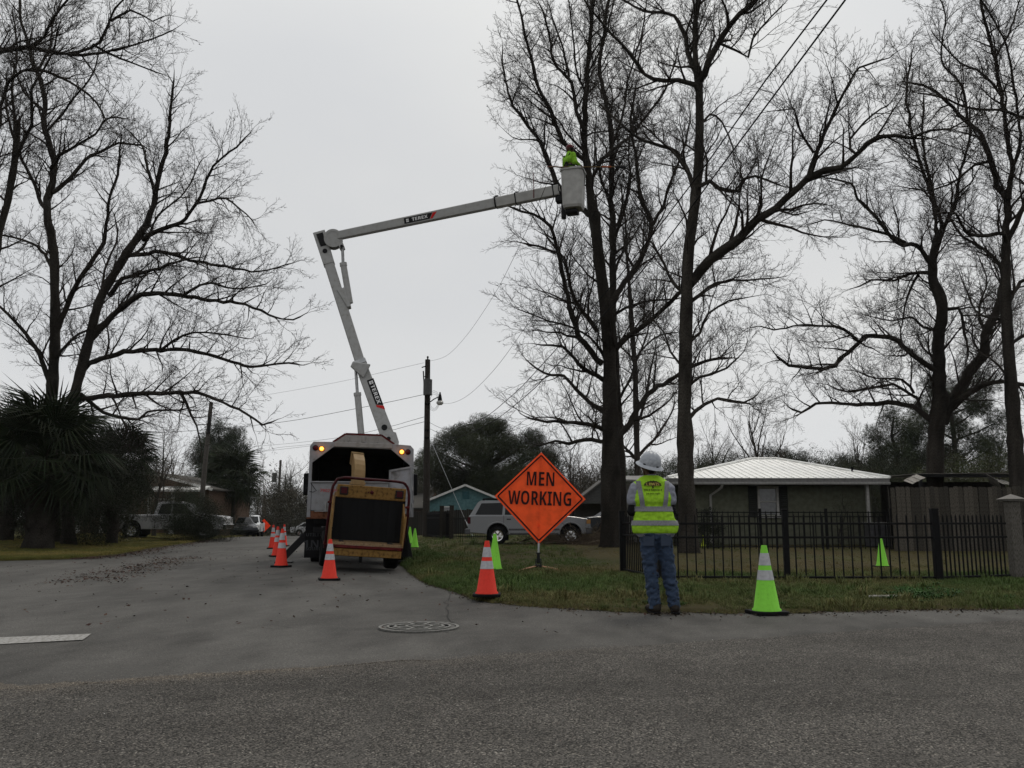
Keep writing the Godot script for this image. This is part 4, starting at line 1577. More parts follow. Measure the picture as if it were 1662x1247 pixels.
func far_trees() -> void:
	# palms by the far kerb
	palm("fan_palm", "big shaggy fan palm with a stump-like trunk on the far lawn", on_ground(60, 893), 3.0, 0.42, 60, 1.75, 201, 14)
	var p := on_ground(158, 884)
	p.x += 0.25
	p.z -= 0.6
	palm("fan_palm", "second fan palm, beside the big shaggy one, towards the pickup", p, 3.2, 0.2, 46, 1.45, 202, 10)
	p = at(8, 870, 33.0); p.y = ground_h(p.x, p.z)
	palm("fan_palm", "dark fan palm half hidden behind the big shaggy palm", p, 3.3, 0.25, 44, 1.8, 203, 8)
	p = at(372, 868, 62.0); p.y = ground_h(p.x, p.z)
	palm("fan_palm", "fan palm standing before the pine beside the parked cars", p, 3.9, 0.3, 50, 2.0, 204, 8)
	# evergreens
	var o := leafy("live_oak", "broad dark evergreen oak behind the teal house", "tree", random_puffs(31, 64, 6.0, 2.0, 9.2, 1.4), 0, Color(0.03, 0.037, 0.018), 31, 0.5, 24.0, 0.4, 5.5)
	set_down(o, 792, 74.0, 1.0)
	o = leafy("pine_tree", "pine with a rounded crown behind the fan palm down the street", "tree", random_puffs(32, 20, 2.9, 3.5, 10.2, 1.35, 0.75), 1, Color(0.03, 0.04, 0.022), 32, 0.8, 16.0, 0.25, 9.0)
	set_down(o, 352, 82.0, 1.0)
	o = leafy("pine_tree", "dark pine between the forked bare tree and its neighbour by the shed", "tree", random_puffs(33, 18, 3.6, 4.5, 11.0, 1.5, 0.7), 1, Color(0.03, 0.038, 0.02), 33, 0.9, 13.0, 0.28, 10.0)
	set_down(o, 1560, 62.0, 1.0)
	o = leafy("pine_tree", "pine whose ragged crown shows beside the forked bare tree", "tree", random_puffs(34, 13, 2.2, 3.0, 8.2, 1.1, 0.7), 1, Color(0.03, 0.038, 0.02), 34, 0.8, 11.0, 0.2, 8.0)
	set_down(o, 1462, 60.0, 1.0)
	o = leafy("pine_tree", "low pine peeping over the metal roof's ridge", "tree", random_puffs(35, 10, 2.4, 2.5, 6.2, 1.3, 0.7), 1, Color(0.03, 0.038, 0.02), 35, 0.8, 12.0, 0.2, 6.0)
	set_down(o, 1275, 70.0, 1.0)
	o = leafy("pine_tree", "small pine far behind the metal roof's eave end", "tree", random_puffs(36, 10, 2.2, 2.5, 5.6, 1.2, 0.7), 1, Color(0.03, 0.038, 0.02), 36, 0.8, 12.0, 0.2, 5.5)
	set_down(o, 1400, 68.0, 1.0)
	o = leafy("evergreen_shrub", "dense dark hedge-like shrub behind the sheet metal shed", "shrub", random_puffs(37, 18, 4.6, 0.8, 4.0, 1.5), 2, Color(0.034, 0.04, 0.016), 37, 0.6, 12.0)
	set_down(o, 1600, 47.0)
	o = leafy("evergreen_shrub", "dark shrub mass behind the shaggy palms", "shrub", random_puffs(38, 24, 5.0, 0.6, 4.2, 1.6), 2, Color(0.016, 0.02, 0.01), 38, 0.6, 14.0)
	set_down(o, 20, 38.0)
	o = leafy("evergreen_shrub", "dark shrub behind the fan palm that stands beside the pickup", "shrub", random_puffs(48, 14, 2.4, 0.5, 3.2, 1.1), 2, Color(0.02, 0.024, 0.013), 48, 0.55, 13.0)
	set_down(o, 150, 36.5)
	o = leafy("evergreen_shrub", "rounded dark shrub hiding the front of the silver pickup", "shrub", random_puffs(39, 20, 2.6, 0.5, 4.2, 1.2), 2, Color(0.022, 0.028, 0.016), 39, 0.55, 13.0)
	set_down(o, 303, 40.4, 0.56)
	o = leafy("evergreen_shrub", "low dark bush on the lawn edge before the parked cars", "shrub", random_puffs(40, 12, 1.9, 0.3, 1.5, 0.8), 2, Color(0.014, 0.018, 0.01), 40, 0.45, 13.0)
	set_down(o, 322, 40.0, 0.85)
	o = leafy("evergreen_shrub", "dark tree-like shrub behind the dark parked car", "shrub", random_puffs(41, 18, 2.4, 0.5, 4.6, 1.3), 2, Color(0.018, 0.022, 0.013), 41, 0.6, 12.0)
	set_down(o, 362, 66.0)
	o = leafy("evergreen_tree", "low evergreen far down the street beyond the pickup", "tree", random_puffs(42, 12, 3.5, 1.0, 5.0, 1.6), 2, Color(0.03, 0.034, 0.022), 42, 0.8, 10.0)
	set_down(o, 420, 118.0)
	o = leafy("evergreen_shrub", "brownish hedge beside the bucket truck's cab mirror", "shrub", random_puffs(43, 26, 4.2, 0.6, 5.0, 1.5), 2, Color(0.052, 0.044, 0.03), 43, 0.6, 9.0)
	set_down(o, 478, 98.0)
	o = leafy("evergreen_shrub", "grey brown thicket behind the utility pole", "shrub", random_puffs(44, 26, 5.0, 0.6, 6.4, 1.7), 2, Color(0.04, 0.04, 0.027), 44, 0.6, 15.0)
	set_down(o, 700, 84.0)
	o = leafy("evergreen_shrub", "soft dark thicket filling the gap between the two shaggy palms", "shrub", random_puffs(45, 26, 2.2, 0.5, 4.6, 0.95), 2, Color(0.016, 0.02, 0.011), 45, 0.45, 12.0)
	set_down(o, 118, 31.5)
	o = leafy("evergreen_shrub", "brown twiggy thicket screening the brick house's porch", "shrub", random_puffs(46, 22, 2.6, 0.8, 4.4, 1.0), 2, Color(0.05, 0.042, 0.028), 46, 0.45, 6.0)
	set_down(o, 236, 50.0)
	var band := leafy("evergreen_tree", "low dark evergreen just over the metal roof's middle", "tree", random_puffs(47, 26, 3.2, 1.0, 5.0, 1.1), 2, Color(0.026, 0.031, 0.017), 47, 0.6, 9.0, 0.16, 4.5)
	set_down(band, 1290, 58.0, 1.05)
	var more := [[1112, 60.0, 1.0, "low dark evergreen behind the crooked trunk and the roof's hip"], [1185, 64.0, 1.1, "low dark evergreen peeping out at the roof's sloping hip"], [1350, 62.0, 1.0, "low dark evergreen above the vent pipe side of the roof"], [1420, 57.0, 0.95, "low dark evergreen over the roof's eave end"], [1462, 63.0, 1.2, "low dark evergreen between the roof's end and the shed"], [1040, 66.0, 1.0, "low dark evergreen behind the man's hard hat"]]
	for k in more.size():
		var ev := copy_of(band, "evergreen_tree", more[k][3])
		set_down(ev, more[k][0], more[k][1], more[k][2], k * 1.1 + 0.5)
	# bare trees in the distance
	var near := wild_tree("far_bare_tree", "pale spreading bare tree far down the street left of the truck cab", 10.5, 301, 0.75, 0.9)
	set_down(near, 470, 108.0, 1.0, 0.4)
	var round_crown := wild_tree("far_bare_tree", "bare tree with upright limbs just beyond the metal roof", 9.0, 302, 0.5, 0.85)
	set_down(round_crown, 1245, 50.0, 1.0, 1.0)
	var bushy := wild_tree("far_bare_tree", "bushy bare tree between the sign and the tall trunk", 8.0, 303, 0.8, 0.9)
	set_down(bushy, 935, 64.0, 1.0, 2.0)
	var spots := [
		[near, 640, 96.0, 0.85, "bare treetop showing over the chip box beside the boom"],
		[near, 560, 112.0, 1.0, "far bare tree straight behind the raised lower boom"],
		[bushy, 665, 90.0, 0.9, "far bare tree in the gap between truck and utility pole"],
		[round_crown, 735, 92.0, 0.95, "bare treetop poking out above the evergreen oak"],
		[bushy, 250, 47.0, 0.85, "brown bushy bare tree above the silver pickup"],
		[bushy, 205, 40.0, 0.62, "twiggy bare tree over the pickup's bed by the palm"],
		[round_crown, 285, 75.0, 0.95, "bare tree by the leaning weathered pole across the street"],
		[bushy, 893, 80.0, 0.9, "bare tree half covered by the orange sign's edge"],
		[near, 1165, 66.0, 0.85, "bare tree behind the crooked tree and the metal roof"],
		[round_crown, 1195, 82.0, 0.9, "thin bare tree far back over the roof's hip"],
		[near, 1330, 84.0, 0.75, "far bare tree above the middle of the metal roof"],
		[round_crown, 1395, 66.0, 0.98, "bare tree with fanned limbs over the end of the metal roof"],
		[near, 1440, 72.0, 0.9, "spreading bare tree behind the gap between house and shed"],
		[round_crown, 1480, 86.0, 0.95, "slim bare tree just beside the forked trunk"],
		[bushy, 1575, 75.0, 1.1, "far bare tree seen through the forked tree's crotch"],
		[near, 1625, 80.0, 1.0, "far bare tree beside the dark trunk at the capped post"],
		[bushy, 1060, 74.0, 0.9, "far bare tree low behind the man's hard hat"],
		[bushy, 1105, 88.0, 1.0, "bare tree hidden largely by the crooked tree's trunk"],
		[near, 850, 104.0, 0.85, "far bare tree behind the evergreen oak's thin side"]]
	for k in spots.size():
		var s: Array = spots[k]
		var c := copy_of(s[0], "far_bare_tree", s[4])
		set_down(c, s[1], s[2], s[3], k * 1.3 + 0.7)
	# farthest woods, one mass of bare twigs and trunks
	var g := Grower.new()
	g.rng.seed = 91
	var mb := MB.new()
	var where: Array[Transform3D] = []
	for i in 620:
		var px := g.rng.randf_range(560, 1850)
		if i % 5 == 0:
			px = g.rng.randf_range(-250, 560)
		var q := at(px, 842, g.rng.randf_range(105.0, 150.0))
		q.y = ground_h(q.x, q.z)
		var tall := g.rng.randf_range(5.0, 9.5)
		var pl := g.polyline(q, Vector3.UP, tall * 0.8, 4, 0.06, 0.1)
		mb.tube(pl, PackedFloat32Array([0.14, 0.12, 0.1, 0.07, 0.04]), 4, false)
		for k in 12:
			var t := g.rng.randf_range(0.15, 1.0) * 3.99
			var b := pl[int(t)].lerp(pl[int(t) + 1], t - int(t))
			g.spray_at(b, Vector3(g.rng.randfn() * 0.6, 0.8, g.rng.randfn() * 0.6), g.rng.randf_range(2.2, 4.2))
	for t in g.where:
		where.append(t)
	var thick := MB.new()
	var rng := RandomNumberGenerator.new()
	rng.seed = 92
	var w := obj("distant_woods", mb, mats.twig_far)
	w.set_meta("kind", "stuff")
	tag(w, "far-off bare woods standing behind the houses", "woods")
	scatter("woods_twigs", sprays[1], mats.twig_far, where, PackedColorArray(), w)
	# undergrowth at the feet of the woods
	var lw: Array[Transform3D] = []
	var lt := PackedColorArray()
	for i in 20000:
		var px := rng.randf_range(430, 1800)
		var q := at(px, 842, rng.randf_range(88.0, 135.0))
		var hgt := (4.4 + 5.0 * noise_a.get_noise_2d(px * 1.2, 5.0)) * pow(rng.randf(), 1.2)
		q.y = ground_h(q.x, q.z) + hgt
		lw.append(Transform3D(Basis.from_euler(Vector3(rng.randf() * 6.0, rng.randf() * 6.0, 0)).scaled(Vector3.ONE * rng.randf_range(0.9, 1.7)), q))
		var v := rng.randf_range(0.6, 1.3)
		lt.append(Color(0.03 * v, 0.029 * v, 0.019 * v))
	var u := scatter("undergrowth", leaf_clumps[2], mats.leaf, lw, lt)
	tag(u, "dull brown undergrowth at the foot of the far woods", "undergrowth")

# ---------------------------------------------------------------- bucket truck
# tapered box between two points; face is the direction its broad side looks to
func beam(mb: MB, a: Vector3, b: Vector3, ha: float, hb: float, deep: float, face: Vector3, ch := 0.02) -> void:
	var x := (b - a).normalized()
	var z := (face - x * face.dot(x)).normalized()
	var y := z.cross(x)
	var ring := func(c: Vector3, h: float) -> Array:
		var k := minf(ch, h * 0.3)
		return [c + y * (h * 0.5 - k) + z * deep * 0.5, c + y * h * 0.5 + z * (deep * 0.5 - k), c + y * h * 0.5 - z * (deep * 0.5 - k), c + y * (h * 0.5 - k) - z * deep * 0.5, c - y * (h * 0.5 - k) - z * deep * 0.5, c - y * h * 0.5 - z * (deep * 0.5 - k), c - y * h * 0.5 + z * (deep * 0.5 - k), c - y * (h * 0.5 - k) + z * deep * 0.5]
	var ra: Array = ring.call(a, ha)
	var rb: Array = ring.call(b, hb)
	var mid := (a + b) * 0.5
	for i in 8:
		var j := (i + 1) % 8
		mb.quad(ra[i], ra[j], rb[j], rb[i], (ra[i] + ra[j]) * 0.5 - a)
	for i in range(1, 7):
		mb.tri(ra[0], ra[i], ra[i + 1], -x)
		mb.tri(rb[0], rb[i], rb[i + 1], x)

# square duct swept along points
func duct(mb: MB, p: PackedVector3Array, w: float, d: float, side: Vector3) -> void:
	var rings := []
	for i in p.size():
		var t := (p[mini(i + 1, p.size() - 1)] - p[maxi(i - 1, 0)]).normalized()
		var x := (side - t * side.dot(t)).normalized()
		var y := t.cross(x).normalized()
		rings.append([p[i] + x * w + y * d, p[i] - x * w + y * d, p[i] - x * w - y * d, p[i] + x * w - y * d])
	for i in p.size() - 1:
		for k in 4:
			var j := (k + 1) % 4
			mb.quad(rings[i][k], rings[i][j], rings[i + 1][j], rings[i + 1][k], (rings[i][k] + rings[i][j]) * 0.5 - p[i])

func frame_on(o: Vector3, x_to: Vector3, face: Vector3) -> Transform3D:
	var x := (x_to - o).normalized()
	var z := (face - x * face.dot(x)).normalized()
	return Transform3D(Basis(x, z.cross(x), z), o)

func wheel(parent: Node3D, at_p: Vector3, r: float, w: float, rim_m: Material, out := 1.0, called := "wheel") -> void:
	var hub := Transform3D(Basis(Vector3.BACK, -PI / 2 * out), at_p)     # lathe axis y -> outwards
	var mb := MB.new()
	var h := w * 0.5
	mb.lathe([Vector2(r * 0.62, -h), Vector2(r * 0.93, -h), Vector2(r, -h * 0.72), Vector2(r, -h * 0.72), Vector2(r, h * 0.72), Vector2(r, h * 0.72), Vector2(r * 0.93, h), Vector2(r * 0.62, h), Vector2(r * 0.6, h * 0.8), Vector2(r * 0.6, -h * 0.8), Vector2(r * 0.62, -h)], 28, hub)
	for k in 40:      # tread blocks
		var f := TAU * k / 40.0
		var d := hub.basis * Vector3(cos(f), 0, sin(f))
		var b := Basis(hub.basis.y, d, hub.basis.y.cross(d))
		mb.box(at_p + d * r * 0.995 + hub.basis.y * h * (0.32 if k % 2 == 0 else -0.32), Vector3(h * 0.7, r * 0.035, r * 0.1), 0.0, b)
	var o := obj(called, mb, mats.black_rubber, parent)
	mb = MB.new()
	mb.lathe([Vector2(0, h * 0.45), Vector2(r * 0.16, h * 0.5), Vector2(r * 0.18, h * 0.3), Vector2(r * 0.45, h * 0.25), Vector2(r * 0.56, h * 0.75), Vector2(r * 0.61, h * 0.78), Vector2(r * 0.6, -h * 0.6), Vector2(0, -h * 0.6)], 24, hub)
	for k in 5:
		var f := TAU * k / 5.0
		var d := hub.basis * Vector3(cos(f), 0, sin(f))
		mb.bar(at_p + hub.basis.y * h * 0.55 + d * r * 0.1, at_p + hub.basis.y * h * 0.62 + d * r * 0.56, r * 0.16, 0.02, hub.basis.y)
	obj("rim", mb, rim_m, o)

func round_lamp(parent: Node3D, p: Vector3, r: float, m: Material, called: String) -> MeshInstance3D:
	var mb := MB.new()
	var x2 := Transform3D(Basis(Vector3.RIGHT, PI / 2), p)
	mb.lathe([Vector2(r * 1.18, 0.0), Vector2(r * 1.18, 0.015), Vector2(r, 0.018)], 20, x2)
	var ring := obj(called, mb, mats.black_rubber, parent)
	mb = MB.new()
	mb.lathe([Vector2(r, 0.016), Vector2(r * 0.8, 0.03), Vector2(r * 0.4, 0.038), Vector2(0, 0.04)].map(func(q): return q), 18, x2)
	var f := MB.new()
	f.lathe([Vector2(0.0001, 0.041), Vector2(r * 0.4, 0.039), Vector2(r * 0.8, 0.031), Vector2(r, 0.016)].map(func(q): return Vector2(q.x, q.y)), 18, x2)
	obj("lens", f, m, ring)
	return ring

func bucket_truck() -> void:
	var where := on_ground(585, 914)
	where = at(585, 842, 20.5)
	where.y = ground_h(where.x, where.z)
	var t := thing("bucket_truck", "white bucket truck with open chip box and raised boom blocking the lane", "truck", where, 0.176)
	var inv := t.transform.affine_inverse()
	var L := func(px: float, py: float, d: float) -> Vector3: return inv * at(px, py, d)
	var wp: Material = mats.white_paint
	# chip box
	var mb := MB.new()
	mb.prism(PackedVector2Array([Vector2(-1.25, 1.12), Vector2(-1.23, 2.80), Vector2(-1.15, 2.90), Vector2(-0.66, 2.90), Vector2(0.72, 2.87), Vector2(1.15, 2.84), Vector2(1.23, 2.75), Vector2(1.25, 1.12), Vector2(1.15, 1.12), Vector2(1.14, 2.36), Vector2(0.68, 2.74), Vector2(-0.68, 2.78), Vector2(-1.165, 2.40), Vector2(-1.165, 1.12)]), -0.1, 0.0, 0.008)
	obj("rear_frame", mb, wp, t)
	mb = MB.new()
	for s in [-1, 1]:
		mb.box(Vector3(s * 1.205, 1.98, -1.8), Vector3(0.05, 1.6, 3.38), 0.01)
		for k in 5:
			mb.box(Vector3(s * 1.245, 1.98, -0.5 - k * 0.7), Vector3(0.03, 1.55, 0.07), 0.005)
	mb.box(Vector3(0, 1.98, -3.46), Vector3(2.36, 1.6, 0.05), 0.01)
	obj("chip_box", mb, wp, t)
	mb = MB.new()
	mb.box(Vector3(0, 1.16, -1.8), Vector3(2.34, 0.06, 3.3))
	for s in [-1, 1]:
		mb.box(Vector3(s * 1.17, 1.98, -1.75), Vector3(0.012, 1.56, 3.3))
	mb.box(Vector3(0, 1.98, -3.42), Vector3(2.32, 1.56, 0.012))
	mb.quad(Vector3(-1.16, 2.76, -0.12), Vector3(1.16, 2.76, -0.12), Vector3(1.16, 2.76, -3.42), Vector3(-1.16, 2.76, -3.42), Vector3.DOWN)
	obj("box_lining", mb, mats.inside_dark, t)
	mb = MB.new()
	mb.prism(PackedVector2Array([Vector2(-1.2, 2.78), Vector2(-1.2, 2.84), Vector2(-0.66, 2.88), Vector2(-0.40, 3.06), Vector2(0.44, 3.04), Vector2(0.72, 2.85), Vector2(1.2, 2.80), Vector2(1.2, 2.78)]), -3.5, -0.11)
	obj("box_roof", mb, wp, t)
	# raised roof cap seen from behind: panel, red rim, ribs and rivets
	mb = MB.new()
	mb.prism(PackedVector2Array([Vector2(-0.66, 2.901), Vector2(-0.40, 3.08), Vector2(0.44, 3.06), Vector2(0.72, 2.871)]), -0.1, -0.03)
	var cap := obj("roof_cap", mb, mat("old_white", Color(0.25, 0.235, 0.225), 0.5, "worn", 0.9), t)
	mb = MB.new()
	var rim := [Vector3(-0.70, 2.9, -0.04), Vector3(-0.41, 3.10, -0.04), Vector3(0.45, 3.08, -0.04), Vector3(0.76, 2.87, -0.04)]
	for i in 3:
		mb.bar(rim[i], rim[i + 1], 0.045, 0.03, Vector3.BACK)
	obj("red_edge", mb, mats.red_paint, cap)
	for xx in [-0.33, 0.02, 0.36]:
		mb = MB.new()
		mb.box(Vector3(xx, 2.975, -0.02), Vector3(0.03 if xx != 0.02 else 0.07, 0.14, 0.02), 0.004)
		obj("rib", mb, mats.old_white, cap)
	mb = MB.new()
	mb.box(Vector3(0.02, 2.83, 0.012), Vector3(1.36, 0.11, 0.025), 0.006, Basis(Vector3.BACK, -0.02))
	for k in 6:
		mb.cyl(Vector3(-0.5 + k * 0.2, 2.835, 0.024), Vector3(-0.5 + k * 0.2, 2.835, 0.034), 0.012, -1, 8)
	obj("header_plate", mb, mats.old_white, t)
	# lower tailgate
	mb = MB.new()
	mb.box(Vector3(-0.26, 1.60, -0.03), Vector3(1.8, 0.66, 0.05), 0.01)
	var gate := obj("tailgate", mb, wp, t)
	mb = MB.new()
	mb.box(Vector3(-0.26, 1.945, -0.015), Vector3(1.82, 0.035, 0.09), 0.008)
	obj("gate_lip", mb, wp, gate)
	mb = MB.new()
	mb.box(Vector3(-0.82, 1.36, 0.012), Vector3(0.04, 0.22, 0.03), 0.005)
	mb.box(Vector3(-0.82, 1.26, 0.014), Vector3(0.5, 0.02, 0.02))
	obj("latch", mb, mats.steel, gate)
	mb = MB.new()
	mb.tube(PackedVector3Array([Vector3(-1.18, 1.92, 0.0), Vector3(-1.08, 1.78, 0.05), Vector3(-1.04, 1.74, 0.06), Vector3(-1.12, 1.70, 0.05), Vector3(-1.2, 1.72, 0.0)]), PackedFloat32Array([0.008, 0.008, 0.008, 0.008, 0.008]), 5)
	obj("cable", mb, mats.black_rubber, gate)
	lettering("7902275", 0.075, mat("faded_red", Color(0.35, 0.08, 0.08), 0.6, ""), gate, Transform3D(Basis(Vector3.BACK, -0.02), Vector3(-0.76, 1.74, 0.0)), 1.0, true, "number")
	# half door standing open on the right
	var hinge := Transform3D(Basis(Vector3.UP, -0.30), Vector3(1.2, 1.2, 0.03))
	mb = MB.new()
	mb.xf = hinge
	mb.prism(PackedVector2Array([Vector2(-0.56, 0), Vector2(-0.56, 1.04), Vector2(0, 1.13), Vector2(0, 0)]), 0.0, 0.02)
	var door := obj("box_door", mb, mat("door_white", Color(0.29, 0.3, 0.33), 0.4, "dirty", 0.5), t)
	mb = MB.new()
	mb.xf = hinge
	mb.bar(Vector3(-0.54, 0, 0.03), Vector3(-0.54, 1.04, 0.03), 0.05, 0.03, Vector3.BACK, 0.006)
	mb.bar(Vector3(-0.56, 1.02, 0.03), Vector3(0, 1.11, 0.03), 0.05, 0.03, Vector3.BACK, 0.006)
	mb.bar(Vector3(-0.02, 0.0, 0.03), Vector3(-0.02, 1.1, 0.03), 0.05, 0.03, Vector3.BACK, 0.006)
	mb.bar(Vector3(-0.56, 0.02, 0.03), Vector3(0, 0.02, 0.03), 0.05, 0.03, Vector3.BACK, 0.006)
	obj("door_frame", mb, wp, door)
	mb = MB.new()
	for yy in [0.15, 0.55, 0.95]:
		mb.cyl(hinge * Vector3(0.02, yy, 0.03), hinge * Vector3(0.02, yy + 0.1, 0.03), 0.02, -1, 8)
	obj("hinges", mb, mats.steel, door)
	# lamps high on the frame
	var amber := glow("amber_lamp", Color(0.9, 0.28, 0.02), 1.6)
	for q in [[-1.10, 2.75, false], [-0.955, 2.73, true], [0.94, 2.68, true], [1.09, 2.68, false]]:
		var p := Vector3(q[0], q[1], 0.0)
		round_lamp(t, p, 0.058, amber if q[2] else mats.tail_red, "warning_lamp" if q[2] else "tail_lamp")
		if q[2]:
			var core := MB.new()
			for k in 7:
				var f := TAU * k / 6.0
				var c := Vector3(cos(f), sin(f), 0) * (0.03 if k < 6 else 0.0)
				core.cyl(p + c + Vector3(0, 0, 0.034), p + c + Vector3(0, 0, 0.046), 0.012, -1, 8)
			obj("lamp_diodes", core, glow("amber_core", Color(1.0, 0.55, 0.12), 3.0), t)
			var ol := OmniLight3D.new()
			ol.name = child_name("lamp_light", t)
			t.add_child(ol, true)
			ol.position = p + Vector3(0, 0, 0.09)
			ol.light_color = Color(1.0, 0.55, 0.1)
			ol.light_energy = 0.012
			ol.light_size = 0.05
			ol.omni_range = 6.0
			ol.omni_attenuation = 2.0
			ol.shadow_enabled = true
	# underside
	mb = MB.new()
	mb.box(Vector3(-0.95, 1.17, -0.04), Vector3(0.6, 0.18, 0.06), 0.01)
	mb.box(Vector3(0.7, 1.17, -0.04), Vector3(0.9, 0.18, 0.06), 0.01)
	obj("rear_sill", mb, mats.rust, t)
	mb = MB.new()
	for s in [-1, 1]:
		mb.box(Vector3(s * 0.42, 0.85, -4.0), Vector3(0.09, 0.26, 8.0))
	mb.box(Vector3(0, 0.82, -0.25), Vector3(2.2, 0.14, 0.12), 0.01)
	mb.box(Vector3(0, 0.62, -0.2), Vector3(0.5, 0.3, 0.2), 0.02)
	for k in 5:
		mb.box(Vector3(0, 1.02, -0.4 - k * 0.7), Vector3(2.2, 0.1, 0.08))
	obj("chassis", mb, mats.black_steel, t)
	mb = MB.new()
	mb.box(Vector3(1.08, 1.45, -1.6), Vector3(0.3, 0.55, 2.6), 0.02)
	mb.box(Vector3(-1.08, 0.95, -2.6), Vector3(0.3, 0.55, 1.3), 0.02)
	obj("tool_boxes", mb, wp, t)
	for s in [-1, 1]:
		mb = MB.new()
		var fx0 := 1.06 if s < 0 else 0.90
		mb.prism(PackedVector2Array([Vector2(s * fx0 - 0.25, 0.16), Vector2(s * fx0 - 0.23, 1.1), Vector2(s * fx0 + 0.23, 1.1), Vector2(s * fx0 + 0.26, 0.16)]), -0.55, -0.53)
		var flap := obj("mud_flap", mb, mats.black_rubber, t)
		if s == -1:
			var fm := mat("flap_print", Color(0.05, 0.052, 0.056), 0.7, "")
			lettering("UTILITY", 0.075, fm, flap, Transform3D(Basis.IDENTITY, Vector3(-1.06, 0.70, -0.527)), 1.15, true, "print")
			lettering("1NE", 0.17, fm, flap, Transform3D(Basis.IDENTITY, Vector3(-1.06, 0.485, -0.527)), 1.25, true, "print")
			lettering("SOURCE", 0.075, fm, flap, Transform3D(Basis.IDENTITY, Vector3(-1.06, 0.37, -0.527)), 1.1, true, "print")
	# outriggers
	for s in [-1, 1]:
		mb = MB.new()
		mb.bar(Vector3(s * 1.05, 0.95, -0.75), Vector3(s * (1.85 if s < 0 else 1.22), 0.10, -0.75), 0.16, 0.13, Vector3.BACK, 0.01)
		mb.bar(Vector3(s * 1.0, 0.95, -0.75), Vector3(s * 0.6, 0.95, -0.75), 0.2, 0.2, Vector3.BACK, 0.01)
		var leg := obj("outrigger", mb, mats.black_steel, t)
		mb = MB.new()
		var fx: float = s * (1.78 if s < 0 else 1.1)
		mb.box(Vector3(fx, 0.045, -0.75), Vector3(0.42, 0.05, 0.36), 0.01)
		obj("foot", mb, mats.black_steel, leg)
	# wheels
	for s in [-1, 1]:
		wheel(t, Vector3(s * 1.06, 0.48, -1.5), 0.48, 0.27, mats.steel, s)
		wheel(t, Vector3(s * 0.76, 0.48, -1.5), 0.48, 0.27, mats.steel, s)
		wheel(t, Vector3(s * 1.04, 0.48, -6.9), 0.48, 0.27, mats.steel, s)
	# cab
	mb = MB.new()
	mb.xf = Transform3D(Basis(Vector3.UP, PI / 2), Vector3(0, 0, -4.6))     # prism x runs forwards (-z)
	mb.prism(PackedVector2Array([Vector2(0, 0.75), Vector2(0, 2.62), Vector2(0.12, 2.72), Vector2(1.15, 2.72), Vector2(1.75, 1.85), Vector2(3.1, 1.68), Vector2(3.3, 1.5), Vector2(3.3, 0.75)]), -1.12, 1.12, 0.06)
	var cab := obj("cab", mb, wp, t)
	mb = MB.new()
	mb.box(Vector3(0, 2.2, -4.585), Vector3(1.5, 0.6, 0.02))
	for s in [-1, 1]:
		mb.box(Vector3(s * 1.125, 2.2, -5.35), Vector3(0.015, 0.62, 0.9))
	obj("window", mb, mats.dark_glass, cab)
	for s in [-1, 1]:
		mb = MB.new()
		mb.box(Vector3(s * 1.62, 2.12, -5.9), Vector3(0.2, 0.66, 0.09), 0.03)
		var mir := obj("mirror", mb, mats.black_rubber, t)
		mb = MB.new()
		for yy in [1.84, 2.42]:
			mb.cyl(Vector3(s * 1.1, yy, -5.9), Vector3(s * 1.64, yy, -5.9), 0.016, -1, 6)
		mb.lathe([Vector2(0, -0.03), Vector2(0.13, 0.0), Vector2(0.1, 0.05), Vector2(0, 0.06)], 14, Transform3D(Basis(Vector3.RIGHT, PI / 2), Vector3(s * 1.5, 1.6, -5.9)))
		mb.cyl(Vector3(s * 1.1, 1.6, -5.95), Vector3(s * 1.5, 1.6, -5.92), 0.014, -1, 6)
		obj("mirror_arm", mb, mats.black_steel, mir)
	# pedestal and turret
	var face: Vector3 = inv.basis * Vector3(0.15, -0.1, 1).normalized()
	var bw: Material = mats.boom_white
	var b0: Vector3 = L.call(632, 716, 24.4)
	mb = MB.new()
	mb.cyl(Vector3(b0.x - 0.2, 0.9, b0.z), Vector3(b0.x - 0.2, b0.y - 0.25, b0.z), 0.34, 0.3, 18)
	mb.box(Vector3(b0.x - 0.2, b0.y - 0.22, b0.z), Vector3(0.95, 0.08, 0.8), 0.02)
	obj("pedestal", mb, bw, t)
	mb = MB.new()
	for s in [-1, 1]:
		mb.xf = Transform3D(Basis.IDENTITY, Vector3(0, 0, b0.z + s * 0.26))
		mb.prism(PackedVector2Array([Vector2(b0.x - 0.62, b0.y - 0.2), Vector2(b0.x - 0.05, b0.y + 0.28), Vector2(b0.x + 0.17, b0.y + 0.22), Vector2(b0.x + 0.26, b0.y - 0.05), Vector2(b0.x + 0.24, b0.y - 0.2)]), -0.03, 0.03, 0.006)
	mb.xf = Transform3D.IDENTITY
	obj("turret", mb, bw, t)
	# lower boom
	var p1: Vector3 = L.call(584, 588, 24.35)
	var p2: Vector3 = L.call(519, 381, 24.3)
	mb = MB.new()
	beam(mb, b0, p1, 0.40, 0.335, 0.36, face)
	var low := obj("lower_boom", mb, bw, t)
	mb = MB.new()
	beam(mb, p1.lerp(b0, 0.05), p2, 0.285, 0.30, 0.30, face, 0.03)
	obj("inner_boom", mb, bw, low)
	mb = MB.new()
	beam(mb, p1.lerp(b0, 0.03), p1.lerp(p2, 0.01), 0.37, 0.36, 0.40, face)
	obj("collar", mb, mats.galvanised, low)
	mb = MB.new()
	beam(mb, p2.lerp(p1, 0.24), p2.lerp(p1, -0.012), 0.33, 0.36, 0.33, face)
	obj("boom_head", mb, bw, low)
	mb = MB.new()
	beam(mb, p2.lerp(p1, 0.10) + face * 0.17, p2.lerp(p1, 0.0) + face * 0.17, 0.16, 0.2, 0.012, face)
